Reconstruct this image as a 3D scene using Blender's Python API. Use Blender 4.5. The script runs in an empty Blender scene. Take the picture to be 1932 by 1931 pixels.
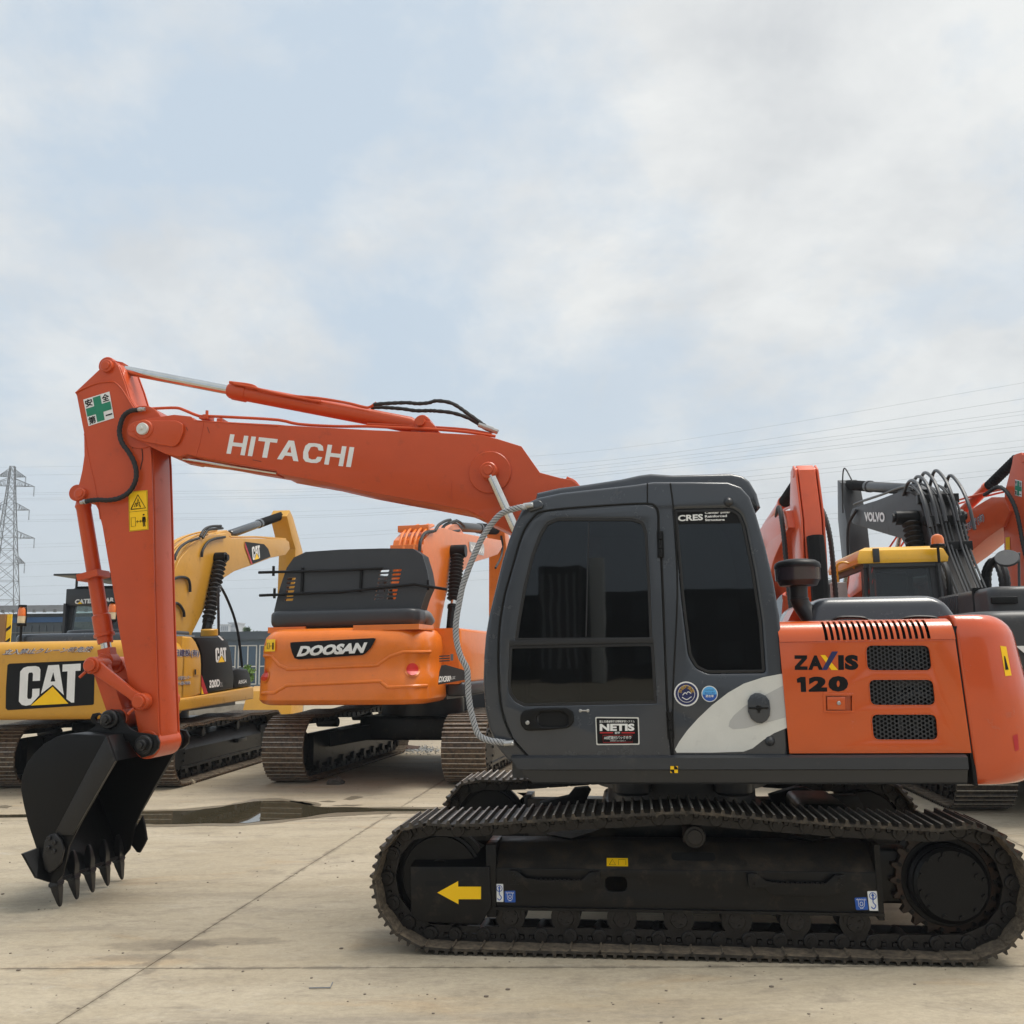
import bpy, bmesh, math, random
from mathutils import Vector, Matrix, noise
from math import radians as RD, sin, cos, pi
random.seed(7)
sc = bpy.context.scene
COL = sc.collection
# ---------------------------------------------------------------- camera
F_PX, TILT, ROLL, CAM_H = 1780., RD(8.9), 0.015, 1.65
fw = Vector((0, cos(TILT), sin(TILT))); up0 = Vector((0, -sin(TILT), cos(TILT))); rt0 = Vector((1, 0, 0))
rt = cos(ROLL)*rt0 - sin(ROLL)*up0; up = sin(ROLL)*rt0 + cos(ROLL)*up0
CAM = Vector((0, 0, CAM_H))
cd = bpy.data.cameras.new('camera'); cam = bpy.data.objects.new('camera', cd); COL.objects.link(cam)
cd.sensor_width = 36; cd.lens = 36*F_PX/1932; cd.clip_start = .05; cd.clip_end = 5000
m = Matrix((rt, up, -fw)).transposed().to_4x4(); m.translation = CAM; cam.matrix_world = m
sc.camera = cam
# ---------------------------------------------------------------- sky, sun, exposure
SUN_EL, SUN_AZ = RD(67), RD(78)          # azimuth measured from +Y towards +X
w = bpy.data.worlds.new('World'); sc.world = w; w.use_nodes = True
nt = w.node_tree; N = nt.nodes; L = nt.links; N.clear()
def nn(t, **k):
    n = N.new(t)
    for a, b in k.items(): setattr(n, a, b)
    return n
sky = nn('ShaderNodeTexSky', sky_type='NISHITA', sun_disc=False, sun_elevation=SUN_EL, sun_rotation=SUN_AZ, dust_density=3.0, air_density=1.0)
tc = nn('ShaderNodeTexCoord'); sep = nn('ShaderNodeSeparateXYZ'); L.new(tc.outputs['Generated'], sep.inputs[0])
mx = nn('ShaderNodeMath', operation='MAXIMUM'); L.new(sep.outputs['Z'], mx.inputs[0]); mx.inputs[1].default_value = 0.0
ad = nn('ShaderNodeMath', operation='ADD'); L.new(mx.outputs[0], ad.inputs[0]); ad.inputs[1].default_value = .30
dv = nn('ShaderNodeVectorMath', operation='DIVIDE'); cb = nn('ShaderNodeCombineXYZ')
for i in range(3): L.new(ad.outputs[0], cb.inputs[i])
L.new(tc.outputs['Generated'], dv.inputs[0]); L.new(cb.outputs[0], dv.inputs[1])
mp = nn('ShaderNodeMapping'); L.new(dv.outputs[0], mp.inputs[0]); mp.inputs['Location'].default_value = (3.1, 1.7, .4); mp.inputs['Scale'].default_value = (1.0, .8, 1)
n1 = nn('ShaderNodeTexNoise'); n1.inputs['Scale'].default_value = 1.9; n1.inputs['Detail'].default_value = 13; n1.inputs['Roughness'].default_value = .62; n1.inputs['Distortion'].default_value = .15
L.new(mp.outputs[0], n1.inputs['Vector'])
r1 = nn('ShaderNodeValToRGB'); r1.color_ramp.elements[0].position = .40; r1.color_ramp.elements[1].position = .58; L.new(n1.outputs['Fac'], r1.inputs[0])
# more cloud towards the right (east), where the veil thickens
sd = nn('ShaderNodeMath', operation='MULTIPLY_ADD'); L.new(sep.outputs['X'], sd.inputs[0]); sd.inputs[1].default_value = .80; sd.inputs[2].default_value = .10
s2 = nn('ShaderNodeMath', operation='ADD', use_clamp=True); L.new(r1.outputs[0], s2.inputs[0]); L.new(sd.outputs[0], s2.inputs[1])
hz = nn('ShaderNodeMapRange'); L.new(sep.outputs['Z'], hz.inputs[0]); hz.inputs[1].default_value = .0; hz.inputs[2].default_value = .30; hz.inputs[3].default_value = .85; hz.inputs[4].default_value = 0
cf = nn('ShaderNodeMath', operation='MAXIMUM'); L.new(s2.outputs[0], cf.inputs[0]); L.new(hz.outputs[0], cf.inputs[1])
n2 = nn('ShaderNodeTexNoise'); n2.inputs['Scale'].default_value = 2.6; n2.inputs['Detail'].default_value = 12; n2.inputs['Roughness'].default_value = .63; n2.inputs['Distortion'].default_value = .2
mp2 = nn('ShaderNodeMapping'); L.new(dv.outputs[0], mp2.inputs[0]); mp2.inputs['Location'].default_value = (7.3, 4.2, 1.3); L.new(mp2.outputs[0], n2.inputs['Vector'])
r2 = nn('ShaderNodeValToRGB'); e = r2.color_ramp.elements
e[0].position = .30; e[0].color = (.50, .518, .535, 1); e[1].position = .62; e[1].color = (.665, .675, .67, 1)
L.new(n2.outputs['Fac'], r2.inputs[0])
blue = nn('ShaderNodeMix', data_type='RGBA'); blue.inputs[0].default_value = .88
sk = nn('ShaderNodeVectorMath', operation='SCALE'); sk.inputs['Scale'].default_value = .08; L.new(sky.outputs[0], sk.inputs[0])
L.new(sk.outputs[0], blue.inputs[6]); blue.inputs[7].default_value = (.475, .555, .635, 1)
cm = nn('ShaderNodeMix', data_type='RGBA'); L.new(cf.outputs[0], cm.inputs[0]); L.new(blue.outputs[2], cm.inputs[6])
# low haze tints the clouds near the horizon
hc = nn('ShaderNodeMix', data_type='RGBA'); L.new(hz.outputs[0], hc.inputs[0]); L.new(r2.outputs[0], hc.inputs[6]); hc.inputs[7].default_value = (.50, .535, .56, 1)
L.new(hc.outputs[2], cm.inputs[7])
# veiled sun glow
sun_dir = Vector((sin(SUN_AZ)*cos(SUN_EL), cos(SUN_AZ)*cos(SUN_EL), sin(SUN_EL)))
dt = nn('ShaderNodeVectorMath', operation='DOT_PRODUCT'); L.new(tc.outputs['Generated'], dt.inputs[0]); dt.inputs[1].default_value = sun_dir
gl = nn('ShaderNodeMapRange'); gl.interpolation_type = 'SMOOTHSTEP'; L.new(dt.outputs['Value'], gl.inputs[0]); gl.inputs[1].default_value = .80; gl.inputs[2].default_value = 1.0; gl.inputs[3].default_value = 0; gl.inputs[4].default_value = .9
gm = nn('ShaderNodeMix', data_type='RGBA', blend_type='ADD'); gm.inputs[0].default_value = 1; L.new(cm.outputs[2], gm.inputs[6])
gv = nn('ShaderNodeVectorMath', operation='SCALE'); gv.inputs[0].default_value = (1, .96, .88); L.new(gl.outputs[0], gv.inputs['Scale']); L.new(gv.outputs[0], gm.inputs[7])
bg = nn('ShaderNodeBackground'); bg.inputs['Strength'].default_value = 1.0; L.new(gm.outputs[2], bg.inputs[0])
wo = nn('ShaderNodeOutputWorld'); L.new(bg.outputs[0], wo.inputs[0])
sl = bpy.data.lights.new('sun', 'SUN'); sl.energy = 2.0; sl.angle = RD(28); sl.color = (1, .95, .87)
so = bpy.data.objects.new('sun', sl); COL.objects.link(so); so.rotation_euler = (-sun_dir).to_track_quat('-Z', 'Y').to_euler()
sc.view_settings.view_transform = 'Standard'; sc.view_settings.look = 'None'; sc.view_settings.exposure = .44; sc.view_settings.gamma = 1
sc.view_settings.use_curve_mapping = False
sc.cycles.max_bounces = 6; sc.cycles.volume_bounces = 0; sc.cycles.diffuse_bounces = 3; sc.cycles.glossy_bounces = 3; sc.cycles.transparent_max_bounces = 12; sc.cycles.use_denoising = True

# ---------------------------------------------------------------- survey frames: sightings taken on the photo, turned into places on a machine's own planes
FR = dict(D=(0, 0, 1), R1=(871.7, 871.7, .3344), R2=(1286.3, 807.1, .3679), R3=(678, 1388.3, .3342), R4=(1286.3, 1388.3, .3342),
          R5=(96.9, 645.7, .2674), R6=(0, 1130, .3176), R7=(0, 936.3, .301), R8=(452, 936.3, .3009), B1=(1420.6, 839.4, .2647),
          B2=(387.4, 645.7, .3509), B3=(0, 1420.6, .3677), B4=(1485.1, 1130, .2313), B5=(0, 1097.7, .2339), B6=(871.7, 904, .301), B7=(309.9, 1097.7, .2006))
def ray(fr, x, y):
    a, b, k = FR[fr]; X, Y = a+k*x, b+k*y
    return fw + rt*((X-966)/F_PX) + up*((966-Y)/F_PX)
def ground(fr, x, y, z=0.):
    r = ray(fr, x, y); return CAM + r*((z-CAM_H)/r.z)
class Frame:
    """x/y axes of a machine on the ground"""
    def __init__(s, o, ax, ay): s.o, s.ax, s.ay = Vector(o), Vector(ax), Vector(ay)
    def pt(s, fr, x, y, yl):
        r = ray(fr, x, y); t = ((s.o-CAM).dot(s.ay)+yl)/r.dot(s.ay); p = CAM+r*t-s.o; return (p.dot(s.ax), yl, p.z)
    def px(s, fr, x, y, xl):
        r = ray(fr, x, y); t = ((s.o-CAM).dot(s.ax)+xl)/r.dot(s.ax); p = CAM+r*t-s.o; return (xl, p.dot(s.ay), p.z)
    def S(s, fr, pts, yl): return [(q[0], q[2]) for q in (s.pt(fr, a, b, yl) for a, b in pts)]
def heading(c, h):
    h = RD(h); return Frame((c[0], c[1], 0), (sin(h), cos(h), 0), (-cos(h), sin(h), 0))
# ---------------------------------------------------------------- materials
def mat(name, col, rough=.5, metal=0., coat=0., dirt=None, dirt_amt=.0, dscale=6., bump=0., bscale=60., stretch=(1, 1, 1), spec=.5, var=.06):
    m = bpy.data.materials.new(name); m.use_nodes = True; n = m.node_tree.nodes; l = m.node_tree.links
    b = n['Principled BSDF']; b.inputs['Roughness'].default_value = rough; b.inputs['Metallic'].default_value = metal
    b.inputs['Coat Weight'].default_value = coat; b.inputs['Coat Roughness'].default_value = .06; b.inputs['Specular IOR Level'].default_value = spec
    g = n.new('ShaderNodeNewGeometry'); mp = n.new('ShaderNodeMapping'); mp.inputs['Scale'].default_value = stretch; l.new(g.outputs['Position'], mp.inputs[0])
    t = n.new('ShaderNodeTexNoise'); t.inputs['Scale'].default_value = dscale; t.inputs['Detail'].default_value = 8; t.inputs['Roughness'].default_value = .65; l.new(mp.outputs[0], t.inputs['Vector'])
    hv = n.new('ShaderNodeMapRange'); l.new(t.outputs['Fac'], hv.inputs[0]); hv.inputs[1].default_value = .3; hv.inputs[2].default_value = .7; hv.inputs[3].default_value = 1-var; hv.inputs[4].default_value = 1+var
    vm = n.new('ShaderNodeVectorMath'); vm.operation = 'SCALE'; vm.inputs[0].default_value = col[:3]; l.new(hv.outputs[0], vm.inputs['Scale'])
    out = vm.outputs[0]
    if dirt:
        t2 = n.new('ShaderNodeTexNoise'); t2.inputs['Scale'].default_value = dscale*2.3; t2.inputs['Detail'].default_value = 10; t2.inputs['Roughness'].default_value = .7; l.new(mp.outputs[0], t2.inputs['Vector'])
        rr = n.new('ShaderNodeMapRange'); l.new(t2.outputs['Fac'], rr.inputs[0]); rr.inputs[1].default_value = .62-dirt_amt*.35; rr.inputs[2].default_value = .72; rr.inputs[3].default_value = 0; rr.inputs[4].default_value = min(1, dirt_amt+.35)
        mi = n.new('ShaderNodeMix'); mi.data_type = 'RGBA'; l.new(rr.outputs[0], mi.inputs[0]); l.new(out, mi.inputs[6]); mi.inputs[7].default_value = (*dirt, 1); out = mi.outputs[2]
        ro = n.new('ShaderNodeMapRange'); l.new(rr.outputs[0], ro.inputs[0]); ro.inputs[3].default_value = rough; ro.inputs[4].default_value = .85; l.new(ro.outputs[0], b.inputs['Roughness'])
    l.new(out, b.inputs['Base Color'])
    if bump:
        t3 = n.new('ShaderNodeTexNoise'); t3.inputs['Scale'].default_value = bscale; t3.inputs['Detail'].default_value = 6; l.new(mp.outputs[0], t3.inputs['Vector'])
        bp = n.new('ShaderNodeBump'); bp.inputs['Strength'].default_value = bump; bp.inputs['Distance'].default_value = .01; l.new(t3.outputs['Fac'], bp.inputs['Height']); l.new(bp.outputs[0], b.inputs['Normal'])
    return m
DUST = (.20, .165, .12); MUD = (.13, .095, .06); RUST = (.10, .045, .02)
ORANGE = mat('orange_paint', (.60, .080, .012), .20, coat=.65, dirt=(.34, .07, .035), dirt_amt=.05, dscale=2.5, bump=.03, bscale=160)
BOOMOR = mat('matt_orange_paint', (.56, .078, .018), .34, coat=.14, spec=.32, dirt=(.26, .05, .025), dirt_amt=.1, dscale=3, bump=.05, bscale=120)
DOOR = mat('door_orange', (.60, .090, .008), .22, coat=.5, dirt=(.42, .07, .03), dirt_amt=.02, dscale=2, bump=.04, bscale=190)
BRIGHT = mat('bright_orange_paint', (.78, .185, .012), .32, coat=.25, dirt=(.4, .09, .04), dirt_amt=.05, bump=.02)
CORAL = mat('red_orange_paint', (.68, .090, .018), .28, coat=.35, dirt=(.4, .06, .03), dirt_amt=.04)
YELLOW = mat('mustard_paint', (.60, .30, .025), .38, coat=.15, dirt=(.32, .17, .05), dirt_amt=.12, dscale=3, bump=.05, bscale=50)
SIGNY = mat('sign_yellow', (1.0, .60, .01), .4, spec=.3)
ROOFY = mat('roof_yellow', (.88, .47, .02), .35, coat=.4, dirt=(.5, .3, .1), dirt_amt=.08)
GREY = mat('dark_grey_paint', (.034, .040, .050), .26, coat=.4, dirt=(.07, .07, .07), dirt_amt=.03, dscale=3, bump=.015, bscale=120)
GREYM = mat('charcoal_paint', (.027, .030, .035), .42, coat=.1, dirt=(.09, .085, .075), dirt_amt=.08, dscale=3)
VGREY = mat('worn_grey_paint', (.032, .033, .035), .45, coat=.1, dirt=(.11, .10, .09), dirt_amt=.12, dscale=3)
BLACK = mat('black_paint', (.0050, .0050, .0055), .42, coat=.03, spec=.22, dirt=(.020, .018, .016), dirt_amt=.10, dscale=5, bump=.08, bscale=50)
FRAMEB = mat('dusty_black_paint', (.0055, .0055, .006), .32, coat=.03, spec=.26, dirt=(.065, .050, .034), dirt_amt=.20, dscale=4, bump=.1, bscale=45)
RUBBER = mat('rubber', (.012, .012, .013), .6, bump=.2, bscale=90)
SLEEVE = mat('woven_black_sleeve', (.012, .012, .013), .95, bump=1., bscale=120, spec=.2)
PLASTIC = mat('black_plastic', (.016, .016, .018), .38)
PURPLE = mat('tinted_bowl', (.035, .028, .040), .25, coat=.5)
SHOE = mat('muddy_track_steel', (.026, .022, .018), .45, metal=.15, dirt=(.15, .115, .075), dirt_amt=.45, dscale=9, bump=.35, bscale=50, var=.3)
SHOER = mat('rusty_track_steel', (.050, .034, .023), .5, metal=.15, dirt=(.23, .15, .09), dirt_amt=.62, dscale=7, bump=.3, var=.3)
LINK = mat('oily_track_link', (.013, .011, .010), .42, metal=.2, dirt=(.045, .032, .022), dirt_amt=.25, dscale=9, bump=.3, bscale=60)
SPROCK = mat('rusty_sprocket', (.030, .018, .011), .55, metal=.2, dirt=RUST, dirt_amt=.4, bump=.3)
CHROME = mat('chrome_rod', (.62, .62, .60), .16, metal=1., var=.1, dscale=12, stretch=(1, 1, 1))
STEEL = mat('bare_steel', (.45, .45, .44), .35, metal=.8)
GALV = mat('galvanised_steel', (.17, .175, .18), .6, metal=.3)
RUSTL = mat('dark_grease', (.05, .012, .008), .6)
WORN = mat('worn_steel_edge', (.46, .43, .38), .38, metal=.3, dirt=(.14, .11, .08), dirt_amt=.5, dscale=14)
DUSTY = mat('dusty_top_plate', (.022, .019, .016), .5, dirt=(.085, .062, .04), dirt_amt=.5, dscale=4, bump=.2)
WHITE = mat('white_vinyl', (.80, .80, .78), .4, dirt=(.5, .48, .45), dirt_amt=.04)
SILVER = mat('silver_grey_paint', (.66, .66, .62), .38, coat=.2, dirt=(.44, .43, .40), dirt_amt=.05)
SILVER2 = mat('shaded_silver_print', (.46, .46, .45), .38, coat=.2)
BLK = mat('black_print', (.006, .006, .0065), .5, spec=.2)
BLACK2 = mat('semi_gloss_black_paint', (.011, .011, .012), .32, coat=.1, spec=.4, dirt=(.045, .04, .035), dirt_amt=.12, dscale=6, bump=.06)  # lighter copy of the black paint; bucket shading contrast put into its colour
MUDDY = mat('dried_mud_on_steel', (.20, .155, .105), .75, dirt=(.035, .027, .02), dirt_amt=.75, dscale=11, bump=.5, var=.45, stretch=(1, 1, 2.2))  # dried mud, lightened to paint ground bounce onto the inner shoe faces
GREEN = mat('sign_green', (.01, .22, .12), .45); BLUE = mat('sign_blue', (.01, .09, .42), .4); LBLUE = mat('light_blue_print', (.10, .42, .80), .4)
NAVY = mat('navy_print', (.012, .018, .10), .4); RED = mat('red_print', (.48, .015, .02), .4); GOLD = mat('gold_print', (.55, .33, .03), .4)
ROPEM = mat('grey_braided_rope', (.42, .43, .44), .9, dirt=(.16, .16, .17), dirt_amt=.25, dscale=50, bump=.5, bscale=200)
ROPED = mat('dark_braided_rope', (.10, .105, .12), .9, bump=.5, bscale=200)
GAP = mat('dark_void', (.004, .004, .004), .9)
LAMPR = mat('red_lens', (.62, .02, .012), .35, coat=.1); AMBER = mat('amber_lens', (.75, .16, .01), .2, coat=.6); AMBW = mat('clear_lens', (.75, .62, .40), .25, coat=.5)
SEATM = mat('cab_seat_fabric', (.03, .03, .034), .9); INTER = mat('cab_interior_grey', (.05, .05, .055), .7)
def glass(name, tint, mixf):
    m = bpy.data.materials.new(name); m.use_nodes = True; n = m.node_tree.nodes; l = m.node_tree.links; n.clear()
    o = n.new('ShaderNodeOutputMaterial'); t = n.new('ShaderNodeBsdfTransparent'); t.inputs[0].default_value = (*tint, 1)
    gl = n.new('ShaderNodeBsdfGlossy'); gl.inputs['Roughness'].default_value = .02; gl.inputs[0].default_value = (.9, .95, 1, 1)
    fr = n.new('ShaderNodeFresnel'); fr.inputs[0].default_value = mixf; mx = n.new('ShaderNodeMixShader')
    g = n.new('ShaderNodeNewGeometry'); tx = n.new('ShaderNodeTexNoise'); tx.inputs['Scale'].default_value = 2.2; l.new(g.outputs['Position'], tx.inputs['Vector'])
    bp = n.new('ShaderNodeBump'); bp.inputs['Strength'].default_value = .03; bp.inputs['Distance'].default_value = .02; l.new(tx.outputs['Fac'], bp.inputs['Height']); l.new(bp.outputs[0], gl.inputs['Normal'])
    l.new(fr.outputs[0], mx.inputs[0]); l.new(t.outputs[0], mx.inputs[1]); l.new(gl.outputs[0], mx.inputs[2]); l.new(mx.outputs[0], o.inputs[0]); return m
GLASS = glass('tinted_cab_glass', (.15, .155, .15), 1.5); GLASSL = glass('light_cab_glass', (.62, .70, .68), 1.5)
GLASSM = glass('green_cab_glass', (.48, .56, .53), 1.5)
# ---------------------------------------------------------------- mesh helpers
def tri(o, label=None, cat=None, group=None, kind=None):
    for k, v in (('label', label), ('category', cat), ('group', group), ('kind', kind)):
        if v: o[k] = v
    return o
def smooth(me, ang=32):
    if len(me.polygons):
        me.polygons.foreach_set('use_smooth', [True]*len(me.polygons)); me.set_sharp_from_angle(angle=RD(ang))
def link(name, me, mt, parent=None, kind=None, label=None):
    me.materials.clear(); me.materials.append(mt); me.name = name
    o = bpy.data.objects.new(name, me); COL.objects.link(o); o.parent = parent
    if kind: o['kind'] = kind
    if label: o['label'] = label
    return o
def bobj(name, bm, mt, parent=None, kind=None, ang=32, label=None, fix=True):
    if fix: bmesh.ops.recalc_face_normals(bm, faces=bm.faces)
    me = bpy.data.meshes.new(name); bm.to_mesh(me); bm.free(); smooth(me, ang); return link(name, me, mt, parent, kind, label)
def dupo(o, parent, M=None, name=None):
    c = o.copy(); COL.objects.link(c); c.parent = parent
    if M is not None: c.matrix_local = M
    return c
def NB(): return bmesh.new()
def box(bm, x0, x1, y0, y1, z0, z1, bev=0.):
    r = bmesh.ops.create_cube(bm, size=1); vs = r['verts']
    for v in vs: v.co = Vector(((x0+x1)/2+v.co.x*(x1-x0), (y0+y1)/2+v.co.y*(y1-y0), (z0+z1)/2+v.co.z*(z1-z0)))
    if bev:
        es = list({e for v in vs for e in v.link_edges}); bmesh.ops.bevel(bm, geom=es, offset=bev, segments=3, profile=.5, affect='EDGES')
def obox(bm, p0, p1, wy, h, yc=None, up_=Vector((0, 0, 1))):
    """bar from p0 to p1, width wy sideways, height h"""
    p0, p1 = Vector(p0), Vector(p1); d = (p1-p0).normalized(); s = d.cross(up_)
    if s.length < 1e-4: s = d.cross(Vector((0, 1, 0)))
    s.normalize(); u = s.cross(d)
    v = [bm.verts.new(p+s*a*wy/2+u*b*h/2) for p in (p0, p1) for a, b in ((-1, -1), (1, -1), (1, 1), (-1, 1))]
    for f in ((0, 1, 2, 3), (7, 6, 5, 4), (0, 4, 5, 1), (1, 5, 6, 2), (2, 6, 7, 3), (3, 7, 4, 0)): bm.faces.new([v[i] for i in f])
def ring(bm, c, d, r, n, ph=0.):
    d = Vector(d).normalized(); a = d.orthogonal().normalized() if abs(d.y) < .9 else Vector((1, 0, 0)).cross(d).normalized(); b = d.cross(a)
    return [bm.verts.new(Vector(c)+a*r*cos(2*pi*i/n+ph)+b*r*sin(2*pi*i/n+ph)) for i in range(n)]
def bridge(bm, A, B):
    n = len(A)
    for i in range(n): bm.faces.new((A[i], A[(i+1) % n], B[(i+1) % n], B[i]))
def rod(bm, p0, p1, prof, n=20):
    """profile of (t along, radius) between p0 and p1"""
    p0, p1 = Vector(p0), Vector(p1); d = p1-p0; prev = None
    for t, r in prof:
        R = ring(bm, p0+d*t, d, max(r, 1e-4), n)
        if prev: bridge(bm, prev, R)
        else: bm.faces.new(R[::-1])
        prev = R
    bm.faces.new(prev)
def cyl(bm, p0, p1, r, n=20, bev=.0):
    l = (Vector(p1)-Vector(p0)).length; b = bev/l if bev else 0
    rod(bm, p0, p1, [(0, r-bev), (b, r), (1-b, r), (1, r-bev)] if bev else [(0, r), (1, r)], n)
def catmull(pts, k=6):
    pts = [Vector(p) for p in pts]; P = [pts[0]*2-pts[1]]+pts+[pts[-1]*2-pts[-2]]; out = []
    for i in range(1, len(P)-2):
        for j in range(k):
            t = j/k; a, b, c, d = P[i-1:i+3]
            out.append(.5*((2*b)+(c-a)*t+(2*a-5*b+4*c-d)*t*t+(3*b-a-3*c+d)*t**3))
    out.append(pts[-1]); return out
def tube(bm, pts, r, n=8, sm=5, rib=0., caps=True):
    P = catmull(pts, sm) if sm > 1 else [Vector(p) for p in pts]
    if rib:
        Q = []
        for a, b in zip(P, P[1:]):
            k = max(1, int((b-a).length/rib)); Q += [a.lerp(b, i/k) for i in range(k)]
        P = Q+[P[-1]]
    prev = None; u = None
    for i, p in enumerate(P):
        d = (P[min(i+1, len(P)-1)]-P[max(i-1, 0)]).normalized()
        if u is None: u = d.orthogonal().normalized()
        u = (u-d*u.dot(d)).normalized(); v = d.cross(u); rr = r*(1.0+(.14 if i % 2 else -.05)) if rib else r
        R = [bm.verts.new(p+(u*cos(2*pi*k/n)+v*sin(2*pi*k/n))*rr) for k in range(n)]
        if prev: bridge(bm, prev, R)
        elif caps: bm.faces.new(R[::-1])
        prev = R
    if caps: bm.faces.new(prev)
def curve_mesh(loops, depth, bev=0., res=2):
    cu = bpy.data.curves.new('c', 'CURVE'); cu.dimensions = '2D'; cu.fill_mode = 'BOTH'; cu.extrude = max(depth/2-bev, 0); cu.bevel_depth = bev; cu.bevel_resolution = res; cu.offset = -bev
    for lp in loops:
        s = cu.splines.new('POLY'); s.points.add(len(lp)-1); s.use_cyclic_u = True
        for p, q in zip(s.points, lp): p.co = (q[0], q[1], 0, 1)
    o = bpy.data.objects.new('c', cu); me = bpy.data.meshes.new_from_object(o); bpy.data.objects.remove(o); bpy.data.curves.remove(cu); return me
def plate(name, outer, y0, y1, mt, parent=None, holes=(), bev=.004, res=2, shift=None, label=None, kind=None, ang=32):
    """polygon in the x-z plane with thickness along y"""
    me = curve_mesh([outer]+list(holes), abs(y1-y0), bev, res); ym = (y0+y1)/2
    for v in me.vertices:
        x, z, y = v.co; v.co = (x, ym+y, z)
        if shift: v.co = shift(*v.co)
    bm = NB(); bm.from_mesh(me); bmesh.ops.remove_doubles(bm, verts=bm.verts, dist=1e-5); bpy.data.meshes.remove(me)
    return bobj(name, bm, mt, parent, ang=ang, label=label, kind=kind)
def rnd(pts, r, k=4):
    """round the corners of a polygon"""
    out = []; n = len(pts)
    for i in range(n):
        a, b, c = (Vector(pts[(i+j-1) % n]) for j in range(3)); u = a-b; v = c-b
        rr = min(r, u.length*.45, v.length*.45); p, q = b+u.normalized()*rr, b+v.normalized()*rr
        for j in range(k+1): t = j/k; s = p.lerp(b, t).lerp(b.lerp(q, t), t); out.append((s.x, s.y))
    return out
def band(pts, t, outward=1):
    """open polyline thickened into a closed outline"""
    P = [Vector(p) for p in pts]; O = []
    for i, p in enumerate(P):
        d = (P[min(i+1, len(P)-1)]-P[max(i-1, 0)]).normalized(); O.append(p+Vector((-d.y, d.x))*t*outward)
    return [tuple(p) for p in P]+[tuple(p) for p in O[::-1]]
def circ(cx, cz, r, n=24, sx=1., a0=0., a1=2*pi): return [(cx+cos(a0+(a1-a0)*i/n)*r*sx, cz+sin(a0+(a1-a0)*i/n)*r) for i in range(n if abs(a1-a0-2*pi) < 1e-6 else n+1)]
def flat(name, pts3, mt, parent, label=None, polys=None):
    me = bpy.data.meshes.new(name); me.from_pydata([tuple(p) for p in pts3], [], polys or [tuple(range(len(pts3)))]); me.update(); return link(name, me, mt, parent, label=label)
TXT = {}
def text(name, s, bl, br, tl, mt, parent, bold=.0, space=1., label=None, lift=(0, 0, 0), shear=0.):
    """flat printed lettering stretched into the parallelogram bl-br-tl"""
    key = (s, bold, space, shear)
    if key not in TXT:
        cu = bpy.data.curves.new('t', 'FONT'); cu.body = s; cu.offset = bold; cu.space_character = space; cu.shear = shear; cu.resolution_u = 3
        o = bpy.data.objects.new('t', cu); me = bpy.data.meshes.new_from_object(o); bpy.data.objects.remove(o)
        X = [v.co.x for v in me.vertices]; Y = [v.co.y for v in me.vertices]
        if not X: TXT[key] = None
        else: TXT[key] = ([((v.co.x-min(X))/(max(X)-min(X)), (v.co.y-min(Y))/max(1e-6, (max(Y)-min(Y)))) for v in me.vertices], [tuple(p.vertices) for p in me.polygons])
    if TXT[key] is None: return None
    uv, fs = TXT[key]; bl, br, tl, lf = Vector(bl), Vector(br), Vector(tl), Vector(lift)
    return flat(name, [bl+(br-bl)*u+(tl-bl)*v+lf for u, v in uv], mt, parent, label, fs)
def loft(bm, rings, cap=True):
    prev = None; first = None
    for R in rings:
        vs = [bm.verts.new(p) for p in R]
        if prev: bridge(bm, prev, vs)
        else: first = vs
        prev = vs
    if cap: bm.faces.new(first[::-1]); bm.faces.new(prev)
def rplan(x0, x1, y0, y1, r0, r1, bulge=0., n=7, sgn=1):
    """rounded plan outline; the x1 end carries corner radius r1 and a bulge"""
    P = []
    def arc(cx, cy, r, a, b):
        for i in range(n+1): t = a+(b-a)*i/n; P.append([cx+r*cos(t), cy+r*sin(t)])
    s = 1 if x1 > x0 else -1
    if s > 0:
        arc(x1-r1, y0+r1, r1, -pi/2, 0)
        for i in range(1, 6): P.append([x1, y0+r1+(y1-y0-2*r1)*i/6])
        arc(x1-r1, y1-r1, r1, 0, pi/2); arc(x0+r0, y1-r0, r0, pi/2, pi); arc(x0+r0, y0+r0, r0, pi, 1.5*pi)
    else:
        arc(x1+r1, y1-r1, r1, pi/2, pi)
        for i in range(1, 6): P.append([x1, y1-r1-(y1-y0-2*r1)*i/6])
        arc(x1+r1, y0+r1, r1, pi, 1.5*pi); arc(x0-r0, y0+r0, r0, -pi/2, 0); arc(x0-r0, y1-r0, r0, 0, pi/2)
    yc = (y0+y1)/2; hw = (y1-y0)/2
    for p in P:
        k = max(0, 1-((p[1]-yc)/hw)**2); d = (p[0]-x0)/(x1-x0); p[0] += s*bulge*k*max(0, d)
    return P
def body(name, x0, x1, y0, y1, prof, mt, parent, r0=.02, r1=.3, bulge=0., fx=0., ang=40, label=None):
    """solid rounded block; prof = list of (z, inset)"""
    bm = NB(); rings = []; s = 1 if x1 > x0 else -1
    for z, i in prof:
        rings.append([(p[0], p[1], z) for p in rplan(x0+s*i*fx, x1-s*i, y0+i, y1-i, max(.004, r0-i*.2), max(.01, r1-i*.5), bulge)])
    loft(bm, rings); return bobj(name, bm, mt, parent, ang=ang, label=label)
def rprof(z0, z1, rb, rt_, n=5, lean=0.):
    """vertical profile with rounded bottom and top edges"""
    P = [(z0+rb*(1-cos(pi/2*i/n)), rb*(1-sin(pi/2*i/n))) for i in range(n+1)] if rb else [(z0, 0)]
    T = [(z1-rt_+rt_*sin(pi/2*i/n), rt_*(1-cos(pi/2*i/n))) for i in range(n+1)] if rt_ else [(z1, 0)]
    return [(z, i+lean*(z-z0)) for z, i in P+T]
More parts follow.
